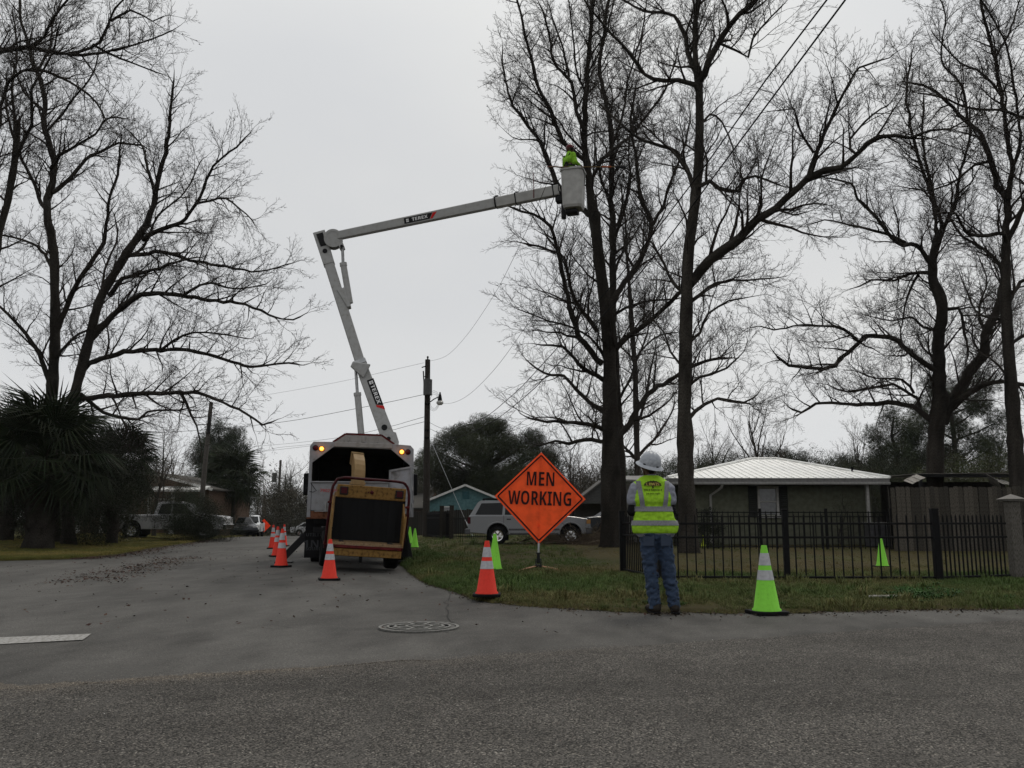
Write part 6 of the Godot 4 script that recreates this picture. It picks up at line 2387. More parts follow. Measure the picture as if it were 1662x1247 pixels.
# one smooth skin over tapered bones [from, to, radius, radius]; cuts are [normal, offset] planes
func skin(mb: MB, bones: Array, k: float, cell: float, cuts := [], folds := 0.0) -> void:
	var lo := Vector3(1e9, 1e9, 1e9)
	var hi := -lo
	for b in bones:
		var r: float = maxf(b[2], b[3])
		lo = lo.min((b[0] as Vector3).min(b[1]) - Vector3.ONE * (r + 3.0 * cell + folds))
		hi = hi.max((b[0] as Vector3).max(b[1]) + Vector3.ONE * (r + 3.0 * cell + folds))
	var nx := int((hi.x - lo.x) / cell) + 2
	var ny := int((hi.y - lo.y) / cell) + 2
	var nz := int((hi.z - lo.z) / cell) + 2
	var f := PackedFloat32Array()
	f.resize(nx * ny * nz)
	f.fill(10.0)
	for b in bones:
		var a0: Vector3 = b[0]
		var ab: Vector3 = b[1] - b[0]
		var ra: float = b[2]
		var rb: float = b[3]
		var inv := 1.0 / maxf(ab.length_squared(), 1e-9)
		var m := maxf(ra, rb) + k + 2.5 * cell + folds
		var l: Vector3 = (((b[0] as Vector3).min(b[1]) - Vector3.ONE * m) - lo) / cell
		var h: Vector3 = (((b[0] as Vector3).max(b[1]) + Vector3.ONE * m) - lo) / cell
		for z in range(maxi(0, int(l.z)), mini(nz, int(h.z) + 2)):
			for y in range(maxi(0, int(l.y)), mini(ny, int(h.y) + 2)):
				var row := (z * ny + y) * nx
				for x in range(maxi(0, int(l.x)), mini(nx, int(h.x) + 2)):
					var p := lo + Vector3(x, y, z) * cell
					var t := clampf((p - a0).dot(ab) * inv, 0.0, 1.0)
					var d := p.distance_to(a0 + ab * t) - (ra + (rb - ra) * t)
					var o := f[row + x]
					var q := maxf(k - absf(o - d), 0.0) / k
					f[row + x] = minf(o, d) - q * q * k * 0.25
	if folds > 0.0 or not cuts.is_empty():
		for z in nz:
			for y in ny:
				var row := (z * ny + y) * nx
				for x in nx:
					var o := f[row + x]
					if o > 0.2: continue
					var p := lo + Vector3(x, y, z) * cell
					if folds > 0.0:
						o += folds * noise_a.get_noise_3d(p.x * 190.0, p.y * 320.0, p.z * 190.0)
					for c in cuts:
						o = maxf(o, p.dot(c[0]) - c[1])
					f[row + x] = o
	var at_cell := {}
	var v: Array[Vector3] = []
	var sx := 1
	var sy := nx
	var sz := nx * ny
	var off := PackedInt32Array([0, sx, sy, sx + sy, sz, sx + sz, sy + sz, sx + sy + sz])
	var edges := [[0, 1], [2, 3], [4, 5], [6, 7], [0, 2], [1, 3], [4, 6], [5, 7], [0, 4], [1, 5], [2, 6], [3, 7]]
	var lim := cell * 2.0
	for z in nz - 1:
		for y in ny - 1:
			var row := (z * ny + y) * nx
			for x in nx - 1:
				var q := row + x
				var f0 := f[q]
				if f0 > lim or f0 < -lim: continue
				var inside := 0
				for j in 8:
					if f[q + off[j]] < 0.0: inside += 1
				if inside == 0 or inside == 8: continue
				var s := Vector3.ZERO
				var n := 0
				for e in edges:
					var fa := f[q + off[e[0]]]
					var fb := f[q + off[e[1]]]
					if (fa < 0.0) == (fb < 0.0): continue
					var t := fa / (fa - fb)
					var pa := Vector3(e[0] & 1, (e[0] >> 1) & 1, e[0] >> 2)
					var pb := Vector3(e[1] & 1, (e[1] >> 1) & 1, e[1] >> 2)
					s += pa.lerp(pb, t)
					n += 1
				at_cell[q] = v.size()
				v.append(lo + (Vector3(x, y, z) + s / n) * cell)
	var tris := PackedInt32Array()
	var axes := [[sx, sy, sz], [sy, sz, sx], [sz, sx, sy]]
	for q in at_cell:
		var f0 := f[q]
		for a in axes:
			var f1 := f[q + a[0]]
			if (f0 < 0.0) == (f1 < 0.0): continue
			var c0 = at_cell.get(q)
			var c1 = at_cell.get(q - a[1])
			var c2 = at_cell.get(q - a[1] - a[2])
			var c3 = at_cell.get(q - a[2])
			if c1 == null or c2 == null or c3 == null: continue
			# outside lies where the field is positive
			if f0 < 0.0:
				tris.append_array(PackedInt32Array([c0, c1, c2, c0, c2, c3]))
			else:
				tris.append_array(PackedInt32Array([c0, c2, c1, c0, c3, c2]))
	var nn: Array[Vector3] = []
	nn.resize(v.size())
	nn.fill(Vector3.ZERO)
	for i in range(0, tris.size(), 3):
		var g := (v[tris[i + 1]] - v[tris[i]]).cross(v[tris[i + 2]] - v[tris[i]])
		nn[tris[i]] += g; nn[tris[i + 1]] += g; nn[tris[i + 2]] += g
	# check which way the triangles face against the field
	var vote := 0.0
	for i in range(0, v.size(), 17):
		var p := v[i]
		var gq := nn[i].normalized()
		vote += field_at(p + gq * cell, bones, k) - field_at(p - gq * cell, bones, k)
	var flip := vote < 0.0
	var base := mb.v.size()
	for i in v.size():
		mb.v.append(v[i]); mb.n.append((-nn[i] if flip else nn[i]).normalized()); mb.uv.append(Vector2.ZERO); mb.c.append(mb.col)
	for i in range(0, tris.size(), 3):
		if flip:
			mb.ix.append_array(PackedInt32Array([base + tris[i], base + tris[i + 1], base + tris[i + 2]]))
		else:
			mb.ix.append_array(PackedInt32Array([base + tris[i], base + tris[i + 2], base + tris[i + 1]]))

# point where a ray meets the skin
func onto(p: Vector3, d: Vector3, bones: Array, k: float, off: float) -> Vector3:
	for i in 60:
		var f := field_at(p, bones, k) - off
		if f < 0.0008: break
		p += d * f * 0.9
	return p

func hand_bones(w: Vector3, to: Vector3, palm: Vector3, thumb: Vector3, curl: float) -> Array:
	# wrist, direction of the fingers, direction the palm faces, side of the thumb
	var out := []
	var f := to.normalized()
	var t := (thumb - f * thumb.dot(f)).normalized()
	for i in 4:
		var s := t * (0.030 - 0.020 * i)
		out.append([w + f * 0.015 + s * 0.6, w + f * 0.085 + s, 0.016, 0.0125])
		var ln: float = [0.042, 0.048, 0.045, 0.035][i]
		var a := w + f * 0.09 + s
		var d1 := (f + palm * curl * 0.5).normalized()
		var b := a + d1 * ln
		var d2 := (f + palm * curl * 1.6).normalized()
		var c := b + d2 * ln * 0.65
		var d3 := (f * 0.6 + palm * curl * 2.2).normalized()
		var e := c + d3 * ln * 0.5
		out.append([a, b, 0.0095, 0.0088]); out.append([b, c, 0.0088, 0.0082]); out.append([c, e, 0.0082, 0.0072])
	var t0 := w + f * 0.025 + t * 0.024
	var t1 := t0 + (f * 0.6 + t * 0.7 + palm * 0.3).normalized() * 0.042
	var t2 := t1 + (f * 0.9 + t * 0.2 + palm * 0.3 * curl).normalized() * 0.03
	out.append([t0, t1, 0.013, 0.0105]); out.append([t1, t2, 0.0105, 0.009])
	return out

func head_bones(h: Vector3, look: Vector3, up: Vector3) -> Array:
	var f := look.normalized()
	var u := (up - f * up.dot(f)).normalized()
	var s := f.cross(u)
	return [[h - f * 0.025 + u * 0.03, h + f * 0.03 + u * 0.035, 0.088, 0.082], [h + f * 0.045 - u * 0.03, h + f * 0.055 - u * 0.075, 0.062, 0.042],
		[h + f * 0.088 + u * 0.012, h + f * 0.112 - u * 0.022, 0.011, 0.015],       # nose
		[h + f * 0.085 - u * 0.052 - s * 0.018, h + f * 0.085 - u * 0.052 + s * 0.018, 0.012, 0.012],   # mouth
		[h + f * 0.085 + u * 0.038 - s * 0.045, h + f * 0.085 + u * 0.038 + s * 0.045, 0.014, 0.014],   # brow
		[h + s * 0.082 + u * 0.02, h + s * 0.086 - u * 0.025, 0.018, 0.012], [h - s * 0.082 + u * 0.02, h - s * 0.086 - u * 0.025, 0.018, 0.012]]

func mirrored_eyes(parent: Node3D, h: Vector3, look: Vector3, up: Vector3) -> void:
	var f := look.normalized()
	var u := (up - f * up.dot(f)).normalized()
	var s := f.cross(u)
	for k in [-1, 1]:
		var mb := MB.new()
		var c: Vector3 = h + f * 0.088 + u * 0.014 + s * 0.032 * k
		mb.lathe([Vector2(0.0001, -0.011), Vector2(0.008, -0.008), Vector2(0.011, 0.0), Vector2(0.008, 0.008), Vector2(0.0001, 0.011)], 10, Transform3D(Basis.IDENTITY, c))
		obj("eye", mb, mat("eye_white", Color(0.5, 0.48, 0.45), 0.3, ""), parent)

func ground_worker() -> void:
	var base := on_ground(1076, 996)
	base.z += 0.06
	base.y = ground_h(base.x, base.z) + 0.012
	var t := thing("person", "man in lime vest and white hard hat looking up, seen from behind", "person", base)
	var skin_m := mat("skin_dark", Color(0.075, 0.04, 0.026), 0.55, "soft", 4.0)
	var look := Vector3(-0.25, 0.45, -1.0)
	var hc := Vector3(-0.115, 1.615, -0.01)
	var arms := [[Vector3(-0.29, 1.37, 0.0), Vector3(-0.325, 1.12, -0.01), 0.052, 0.043], [Vector3(-0.325, 1.12, -0.01), Vector3(-0.13, 1.14, -0.245), 0.043, 0.03],
		[Vector3(0.09, 1.37, 0.0), Vector3(0.115, 1.12, -0.01), 0.052, 0.043], [Vector3(0.115, 1.12, -0.01), Vector3(-0.06, 1.17, -0.255), 0.043, 0.03]]
	var torso := [[Vector3(-0.21, 1.26, 0.0), Vector3(0.01, 1.26, 0.0), 0.105, 0.105], [Vector3(-0.25, 1.37, 0.0), Vector3(0.05, 1.37, 0.0), 0.07, 0.07],
		[Vector3(-0.17, 1.41, 0.0), Vector3(-0.03, 1.41, 0.0), 0.075, 0.075], [Vector3(-0.18, 1.08, 0.0), Vector3(0.0, 1.08, 0.0), 0.105, 0.105], [Vector3(-0.17, 0.92, 0.0), Vector3(0.02, 0.92, 0.0), 0.11, 0.11], [Vector3(-0.105, 1.42, 0.0), Vector3(-0.11, 1.56, -0.005), 0.06, 0.055]]
	var legs := [[Vector3(-0.155, 0.90, 0.0), Vector3(-0.115, 0.48, -0.015), 0.085, 0.055], [Vector3(-0.115, 0.48, -0.015), Vector3(-0.085, 0.09, 0.01), 0.05, 0.038],
		[Vector3(0.015, 0.90, 0.0), Vector3(0.065, 0.48, -0.02), 0.085, 0.055], [Vector3(0.065, 0.48, -0.02), Vector3(0.115, 0.09, 0.015), 0.05, 0.038]]
	var mb := MB.new()
	skin(mb, torso + arms + legs, 0.04, 0.013)
	skin(mb, head_bones(hc, look, Vector3(0.1, 1, 0)), 0.025, 0.0055)
	skin(mb, hand_bones(Vector3(-0.13, 1.14, -0.245), Vector3(1, 0.12, -0.12), Vector3(0, 0, 1), Vector3(0, 1, 0), 0.5), 0.007, 0.004)
	skin(mb, hand_bones(Vector3(-0.06, 1.17, -0.255), Vector3(-1, 0.1, -0.12), Vector3(0, 0, 1), Vector3(0, 1, 0), 0.5), 0.007, 0.004)
	obj("body", mb, skin_m, t)
	mirrored_eyes(t, hc, look, Vector3(0.1, 1, 0))
	# jeans
	mb = MB.new()
	var jeans := [[Vector3(-0.15, 0.84, 0.0), Vector3(-0.135, 0.48, -0.005), 0.104, 0.078], [Vector3(-0.135, 0.48, -0.005), Vector3(-0.098, 0.07, 0.012), 0.077, 0.064],
		[Vector3(0.015, 0.84, 0.0), Vector3(0.062, 0.48, -0.01), 0.104, 0.078], [Vector3(0.062, 0.48, -0.01), Vector3(0.118, 0.07, 0.016), 0.077, 0.064],
		[Vector3(-0.145, 0.89, 0.01), Vector3(0.01, 0.89, 0.01), 0.118, 0.118]]
	skin(mb, jeans, 0.015, 0.011, [[Vector3(0, -1, 0), -0.045], [Vector3(0, 1, 0), 0.965]], 0.03)
	var jm := mat("denim", Color(0.038, 0.058, 0.1), 0.85, "fine", 6.0, 0.0, 0.15)
	jm.rim_enabled = true
	jm.rim = 0.3
	var jo := obj("jeans", mb, jm, t)
	mb = MB.new()
	for s in [-1, 1]:
		var c := onto(Vector3(-0.07 + s * 0.095, 0.80, 0.5), Vector3(0, 0, -1), jeans, 0.03, 0.004)
		mb.box(c, Vector3(0.12, 0.13, 0.012), 0.004, Basis(Vector3.UP, 0.25 * s))
	obj("back_pocket", mb, mat("denim_pocket", Color(0.05, 0.066, 0.1), 0.85, "fine", 6.0), jo)
	# T-shirt
	mb = MB.new()
	var shirt := [[Vector3(-0.21, 1.26, 0.0), Vector3(0.01, 1.26, 0.0), 0.122, 0.122], [Vector3(-0.26, 1.37, 0.0), Vector3(0.06, 1.37, 0.0), 0.082, 0.082], [Vector3(-0.175, 0.93, 0.005), Vector3(0.035, 0.93, 0.005), 0.133, 0.133], [Vector3(-0.18, 1.08, 0.0), Vector3(0.0, 1.08, 0.0), 0.12, 0.12],
		[Vector3(-0.29, 1.36, 0.0), Vector3(-0.318, 1.24, -0.005), 0.072, 0.07], [Vector3(0.09, 1.36, 0.0), Vector3(0.112, 1.24, -0.005), 0.072, 0.07], [Vector3(-0.105, 1.42, 0.005), Vector3(-0.105, 1.505, 0.0), 0.08, 0.064]]
	skin(mb, shirt, 0.04, 0.012, [[Vector3(0, -1, 0), -0.832]], 0.012)
	obj("shirt", mb, mat("shirt_grey", Color(0.23, 0.24, 0.28), 0.85, "soft", 4.0), t)
	mb = MB.new()
	for i in 2:
		var a: Array = arms[i * 2]
		var b: Array = arms[i * 2 + 1]
		skin(mb, [[(a[0] as Vector3).lerp(a[1], 0.3), a[1], 0.056, 0.054], [a[1], (b[0] as Vector3).lerp(b[1], 0.92), 0.054, 0.038]], 0.02, 0.011, [], 0.008)
	obj("black_sleeve", mb, mat("black_cloth", Color(0.009, 0.009, 0.01), 0.9, "soft", 3.0), t)
	# vest with reflective tape
	var vest := [[Vector3(-0.205, 1.26, 0.0), Vector3(0.005, 1.26, 0.0), 0.13, 0.13], [Vector3(-0.255, 1.375, 0.0), Vector3(0.055, 1.375, 0.0), 0.085, 0.085], [Vector3(-0.18, 1.43, 0.0), Vector3(-0.03, 1.43, 0.0), 0.09, 0.09], [Vector3(-0.18, 1.08, 0.0), Vector3(0.005, 1.08, 0.0), 0.13, 0.13],
		[Vector3(-0.19, 0.94, 0.0), Vector3(0.04, 0.94, 0.0), 0.147, 0.147], [Vector3(-0.105, 1.42, 0.005), Vector3(-0.105, 1.48, 0.0), 0.095, 0.075]]
	mb = MB.new()
	skin(mb, vest, 0.05, 0.011, [[Vector3(0, -1, 0), -0.872], [Vector3(0, 1, 0), 1.525]], 0.012)
	var vm := mat("vest_lime", Color(0.30, 0.55, 0.03), 0.7, "soft", 3.0)
	var vo := obj("safety_vest", mb, vm, t)
	var tape := mat("vest_tape", Color(0.2, 0.2, 0.215), 0.5, "soft", 5.0)
	for y in [1.145, 0.99]:
		mb = MB.new()
		ring_band(mb, vest, 0.05, Vector3(-0.09, y, 0.0), 0.055, 0.010)
		obj("reflective_tape", mb, tape, vo)
	for s in [-1, 1]:
		mb = MB.new()
		var n := 16
		var prev := []
		for i in n + 1:
			var u := float(i) / n
			var y := lerpf(1.46, 1.17, u)
			var x: float = -0.10 + s * lerpf(0.165, 0.125, u)
			var l := onto(Vector3(x - 0.026, y, 0.6), Vector3(0, 0, -1), vest, 0.05, 0.010)
			var r := onto(Vector3(x + 0.026, y, 0.6), Vector3(0, 0, -1), vest, 0.05, 0.010)
			if i > 0:
				mb.quad(prev[0], prev[1], r, l, Vector3.BACK)
			prev = [l, r]
		obj("reflective_tape", mb, tape, vo)
	# print on the back: tree emblem and lettering laid on the cloth
	var ink := mat("vest_print", Color(0.04, 0.04, 0.015), 0.7, "")
	var wob := RandomNumberGenerator.new()
	wob.seed = 8
	mb = MB.new()
	var crown := PackedVector2Array()
	for i in 26:
		var f := PI * i / 25.0
		var rr := 1.0 + 0.07 * sin(i * 2.3) + 0.04 * cos(i * 3.7)
		crown.append(Vector2(-0.105 + cos(f) * 0.098 * rr, 1.408 + sin(f) * 0.052 * rr))
	for i in 9:
		crown.append(Vector2(-0.195 + i * 0.022, 1.405 + 0.007 * sin(i * 2.1)))
	var idx := Geometry2D.triangulate_polygon(crown)
	var on_back := func(p: Vector2, off: float) -> Vector3: return onto(Vector3(p.x, p.y, 0.6), Vector3(0, 0, -1), vest, 0.05, off)
	for i in range(0, idx.size(), 3):
		mb.tri(on_back.call(crown[idx[i]], 0.0105), on_back.call(crown[idx[i + 1]], 0.0105), on_back.call(crown[idx[i + 2]], 0.0105), Vector3.BACK)
	mb.quad(on_back.call(Vector2(-0.113, 1.41), 0.0105), on_back.call(Vector2(-0.099, 1.41), 0.0105), on_back.call(Vector2(-0.095, 1.376), 0.0105), on_back.call(Vector2(-0.116, 1.376), 0.0105), Vector3.BACK)
	obj("tree_emblem", mb, ink, vo)
	cloth_text("LEWIS", 0.031, Vector2(-0.105, 1.421), mat("vest_print_tan", Color(0.42, 0.3, 0.1), 0.7, ""), vo, on_back, 1.2, 0.0135)
	cloth_text("TREE SERVICE", 0.020, Vector2(-0.105, 1.356), ink, vo, on_back, 1.16, 0.0105)
	cloth_text("Job Done Right", 0.016, Vector2(-0.105, 1.315), ink, vo, on_back, 1.0, 0.0105)
	# hard hat with full brim
	var hat := Transform3D(Basis(Vector3.BACK, -0.22) * Basis(Vector3.RIGHT, 0.34), Vector3(-0.117, 1.645, 0.018))
	var hm := mat("hat_shell", Color(0.35, 0.37, 0.40), 0.35, "soft", 3.0)
	mb = MB.new()
	mb.lathe([Vector2(0.125, 0.0), Vector2(0.124, 0.03), Vector2(0.117, 0.07), Vector2(0.1, 0.108), Vector2(0.07, 0.136), Vector2(0.035, 0.15), Vector2(0.0001, 0.153)], 32, hat)
	var ho := obj("hard_hat", mb, hm, t)
	mb = MB.new()
	mb.lathe([Vector2(0.118, 0.004), Vector2(0.158, -0.016), Vector2(0.162, -0.014), Vector2(0.158, -0.010), Vector2(0.122, 0.014)], 36, hat * Transform3D(Basis.from_scale(Vector3(1, 1, 1.08)), Vector3.ZERO))
	obj("brim", mb, hm, ho)
	mb = MB.new()
	mb.xf = hat
	for xx in [-0.04, 0.0, 0.04]:
		var rp := PackedVector3Array()
		var rw := PackedFloat32Array()
		for i in 13:
			var f := PI * (0.08 + 0.84 * i / 12.0)
			var rr := sqrt(maxf(0.0, 1.0 - pow(xx / 0.125, 2.0)))
			rp.append(Vector3(xx, 0.012 + sin(f) * 0.143 * rr, cos(f) * 0.122 * rr))
			rw.append(0.008)
		mb.tube(rp, rw, 6)
	obj("crown_ridge", mb, hm, ho)
	mb = MB.new()
	mb.xf = hat
	for s in [-1, 1]:
		mb.box(Vector3(s * 0.075, 0.018, 0.103), Vector3(0.03, 0.014, 0.012), 0.003, Basis(Vector3.UP, 0.6 * s))
	obj("accessory_slot", mb, mats.black_rubber, ho)
	mb = MB.new()
	var hair := [[hc + Vector3(0.01, 0.02, 0.045), hc + Vector3(0.01, -0.03, 0.06), 0.07, 0.045]]
	skin(mb, hair, 0.02, 0.008)
	obj("hair", mb, mats.black_cloth, t)
	# boots
	for s in [0, 1]:
		mb = MB.new()
		var an: Vector3 = [Vector3(-0.088, 0.09, 0.012), Vector3(0.116, 0.09, 0.016)][s]
		var toe := an + Vector3([-0.05, 0.06][s], -0.05, -0.19)
		skin(mb, [[an, an + Vector3(0, -0.04, 0.03), 0.052, 0.045], [an + Vector3(0, -0.04, 0.02), toe, 0.045, 0.042], [an, an + Vector3(0, 0.06, 0), 0.05, 0.05]], 0.03, 0.009, [[Vector3(0, -1, 0), -0.012]])
		var bo := obj("boot", mb, mat("boot_leather", Color(0.022, 0.018, 0.015), 0.6, "soft", 5.0), t)
		mb = MB.new()
		mb.bar(an + Vector3(0, -0.085, 0.07), toe + Vector3(0, -0.035, -0.04), 0.095, 0.022, Vector3.UP, 0.006)
		obj("sole", mb, mats.black_rubber, bo)

func ring_band(mb: MB, bones: Array, k: float, c: Vector3, tall: float, off: float) -> void:
	var n := 56
	var a := []
	for i in n + 1:
		var f := TAU * i / n
		var d := Vector3(cos(f), 0, sin(f))
		var col := []
		for j in 3:
			var y := (j - 1) * tall * 0.5
			col.append(onto(c + d * 0.7 + Vector3(0, y, 0), -d, bones, k, off))
		a.append(col)
	for i in n:
		for j in 2:
			mb.quad(a[i][j], a[i + 1][j], a[i + 1][j + 1], a[i][j + 1], a[i][j] - c)

func cloth_text(words: String, cap: float, p: Vector2, m: Material, parent: Node, on_back: Callable, wide: float, off: float) -> void:
	var t := TextMesh.new()
	var f := SystemFont.new()
	f.font_names = PackedStringArray(["Droid Sans"])
	f.font_weight = 700
	t.font = f
	t.text = words
	t.font_size = 32
	t.pixel_size = cap / (0.714 * 32.0)
	t.depth = 0.0
	t.curve_step = 3.0
	var arr := t.get_mesh_arrays()
	var v: PackedVector3Array = arr[Mesh.ARRAY_VERTEX]
	var nn: PackedVector3Array = arr[Mesh.ARRAY_NORMAL]
	for i in v.size():
		v[i] = on_back.call(Vector2(p.x + v[i].x * wide, p.y + v[i].y), off)
		nn[i] = Vector3.BACK
	arr[Mesh.ARRAY_VERTEX] = v
	arr[Mesh.ARRAY_NORMAL] = nn
	var am := ArrayMesh.new()
	am.add_surface_from_arrays(Mesh.PRIMITIVE_TRIANGLES, arr)
	put_mesh("lettering", am, m, parent)

func bucket_worker() -> void:
	var p := at(924.5, 332, 22.15)
	var t := thing("person", "worker in lime jacket and dark red helmet standing in the raised bucket", "person", p + Vector3(0, 0.06, 0), -1.0)
	t.scale = Vector3.ONE * 0.96
	var hc := Vector3(0, 1.58, -0.03)
	var look := Vector3(0.1, 0.05, -1)
	var arms := [[Vector3(-0.2, 1.36, 0), Vector3(-0.25, 1.12, -0.02), 0.05, 0.042], [Vector3(-0.25, 1.12, -0.02), Vector3(-0.15, 1.16, -0.26), 0.042, 0.03], [Vector3(0.2, 1.36, 0), Vector3(0.25, 1.12, -0.03), 0.05, 0.042], [Vector3(0.25, 1.12, -0.03), Vector3(0.12, 1.14, -0.26), 0.042, 0.03]]
	var torso := [[Vector3(-0.1, 1.25, 0), Vector3(0.1, 1.25, 0), 0.105, 0.105], [Vector3(-0.15, 1.37, 0), Vector3(0.15, 1.37, 0), 0.068, 0.068], [Vector3(-0.08, 1.05, 0), Vector3(0.08, 1.05, 0), 0.105, 0.105], [Vector3(-0.08, 0.92, 0), Vector3(0.08, 0.92, 0), 0.11, 0.11], [Vector3(0, 1.42, 0), hc + Vector3(0, -0.06, 0.01), 0.058, 0.052],
		[Vector3(-0.09, 0.88, 0), Vector3(-0.1, 0.48, 0), 0.08, 0.055], [Vector3(-0.1, 0.48, 0), Vector3(-0.1, 0.08, 0.01), 0.05, 0.04], [Vector3(0.09, 0.88, 0), Vector3(0.1, 0.48, 0), 0.08, 0.055], [Vector3(0.1, 0.48, 0), Vector3(0.1, 0.08, 0.01), 0.05, 0.04]]
	var mb := MB.new()
	skin(mb, torso + arms, 0.04, 0.015)
	skin(mb, head_bones(hc, look, Vector3.UP), 0.025, 0.007)
	skin(mb, hand_bones(Vector3(-0.15, 1.16, -0.26), Vector3(0.5, 0, -1), Vector3(0, -1, 0), Vector3(1, 0, 0), 0.9), 0.007, 0.005)
	skin(mb, hand_bones(Vector3(0.12, 1.14, -0.26), Vector3(-0.3, 0, -1), Vector3(0, -1, 0), Vector3(-1, 0, 0), 0.9), 0.007, 0.005)
	obj("body", mb, mats.skin_dark, t)
	mb = MB.new()
	var jacket := [[Vector3(-0.09, 1.25, 0), Vector3(0.09, 1.25, 0), 0.122, 0.122], [Vector3(-0.14, 1.37, 0), Vector3(0.14, 1.37, 0), 0.078, 0.078], [Vector3(-0.08, 1.0, 0), Vector3(0.08, 1.0, 0), 0.128, 0.128], [Vector3(0, 1.40, 0.01), Vector3(0, 1.47, 0.0), 0.085, 0.07]]
	for a in arms:
		jacket.append([a[0], (a[0] as Vector3).lerp(a[1], 0.95), a[2] + 0.022, a[3] + 0.02])
	skin(mb, jacket, 0.04, 0.013, [[Vector3(0, -1, 0), -0.9]], 0.014)
	var jo := obj("jacket", mb, mat("jacket_lime", Color(0.2, 0.42, 0.03), 0.8, "soft", 3.0), t)
	mb = MB.new()
	mb.bar(onto(Vector3(-0.14, 1.42, 0.5), Vector3(0, 0, -1), jacket, 0.04, 0.006), onto(Vector3(0.12, 1.02, 0.5), Vector3(0, 0, -1), jacket, 0.04, 0.006), 0.045, 0.012, Vector3.BACK)
	mb.bar(onto(Vector3(0.14, 1.42, 0.5), Vector3(0, 0, -1), jacket, 0.04, 0.006), onto(Vector3(-0.12, 1.02, 0.5), Vector3(0, 0, -1), jacket, 0.04, 0.006), 0.045, 0.012, Vector3.BACK)
	ring_band(mb, jacket.slice(0, 4), 0.04, Vector3(0, 1.04, 0), 0.06, 0.02)
	obj("harness", mb, mats.black_cloth, jo)
	mb = MB.new()
	skin(mb, [[Vector3(-0.09, 0.88, 0), Vector3(-0.1, 0.48, 0), 0.1, 0.08], [Vector3(-0.1, 0.48, 0), Vector3(-0.1, 0.06, 0.01), 0.08, 0.07], [Vector3(0.09, 0.88, 0), Vector3(0.1, 0.48, 0), 0.1, 0.08], [Vector3(0.1, 0.48, 0), Vector3(0.1, 0.06, 0.01), 0.08, 0.07], [Vector3(-0.08, 0.9, 0), Vector3(0.08, 0.9, 0), 0.118, 0.118]], 0.03, 0.015)
	obj("trousers", mb, mats.denim, t)
	for s in [-1, 1]:
		mb = MB.new()
		skin(mb, [[Vector3(s * 0.1, 0.07, 0.02), Vector3(s * 0.11, 0.045, -0.17), 0.048, 0.04]], 0.02, 0.012, [[Vector3(0, -1, 0), -0.01]])
		obj("boot", mb, mats.boot_leather, t)
	mb = MB.new()
	var hat := Transform3D(Basis(Vector3.RIGHT, 0.05), hc + Vector3(0, 0.035, 0.0))
	mb.lathe([Vector2(0.118, 0.0), Vector2(0.117, 0.035), Vector2(0.105, 0.075), Vector2(0.075, 0.108), Vector2(0.035, 0.122), Vector2(0.0001, 0.124)], 24, hat)
	mb.xf = hat
	mb.box(Vector3(0, 0.004, -0.135), Vector3(0.16, 0.01, 0.07), 0.004, Basis(Vector3.RIGHT, -0.15))
	mb.xf = Transform3D.IDENTITY
	var ho := obj("helmet", mb, mat("helmet_red", Color(0.09, 0.014, 0.018), 0.35, "soft", 3.0), t)
	mb = MB.new()
	for s in [-1, 1]:
		mb.cyl(hc + Vector3(s * 0.09, 0.0, 0), hc + Vector3(s * 0.125, 0.0, 0), 0.04, 0.034, 14)
	obj("ear_muff", mb, mats.black_rubber, ho)
	mb = MB.new()
	mb.box(Vector3(0.0, 1.13, -0.35), Vector3(0.16, 0.09, 0.1), 0.02)
	mb.cyl(Vector3(-0.02, 1.16, -0.35), Vector3(-0.02, 1.27, -0.35), 0.016, -1, 8)
	var ct := obj("control_handle", mb, mats.black_rubber, t)

# ---------------------------------------------------------------- cars (local x runs forwards)
func arch(cx: float, r: float, y: float) -> Array:
	var out := []
	for i in 11:
		var f := PI * i / 10.0
		out.append(Vector2(cx - cos(f) * r, y + sin(f) * r))
	return out

func tapered(mb: MB, poly: PackedVector2Array, y0: float, y1: float, w0: float, w1: float, grow := 0.0, cap_only := false) -> void:
	if Geometry2D.is_polygon_clockwise(poly):
		poly = poly.duplicate()
		poly.reverse()
	var z_of := func(y: float) -> float: return lerpf(w0, w1, clampf((y - y0) / (y1 - y0), 0.0, 1.0)) + grow
	var idx := Geometry2D.triangulate_polygon(poly)
	for s in [-1.0, 1.0]:
		for i in range(0, idx.size(), 3):
			var q := []
			for k in 3:
				var p := poly[idx[i + k]]
				q.append(Vector3(p.x, p.y, s * z_of.call(p.y)))
			mb.tri(q[0], q[1], q[2], Vector3(0, 0, s))
	if cap_only:
		return
	for i in poly.size():
		var a := poly[i]
		var b := poly[(i + 1) % poly.size()]
		mb.quad(Vector3(a.x, a.y, -z_of.call(a.y)), Vector3(b.x, b.y, -z_of.call(b.y)), Vector3(b.x, b.y, z_of.call(b.y)), Vector3(a.x, a.y, z_of.call(a.y)), Vector3(b.y - a.y, a.x - b.x, 0))

# cross glass on a sloping edge of the cabin
func cross_glass(mb: MB, a: Vector2, b: Vector2, wa: float, wb: float) -> void:
	var nrm := Vector2(b.y - a.y, a.x - b.x).normalized() * 0.008
	var a2 := a.lerp(b, 0.08) + nrm
	var b2 := a.lerp(b, 0.92) + nrm
	mb.quad(Vector3(a2.x, a2.y, -wa), Vector3(b2.x, b2.y, -wb), Vector3(b2.x, b2.y, wb), Vector3(a2.x, a2.y, wa), Vector3(nrm.x, nrm.y, 0))

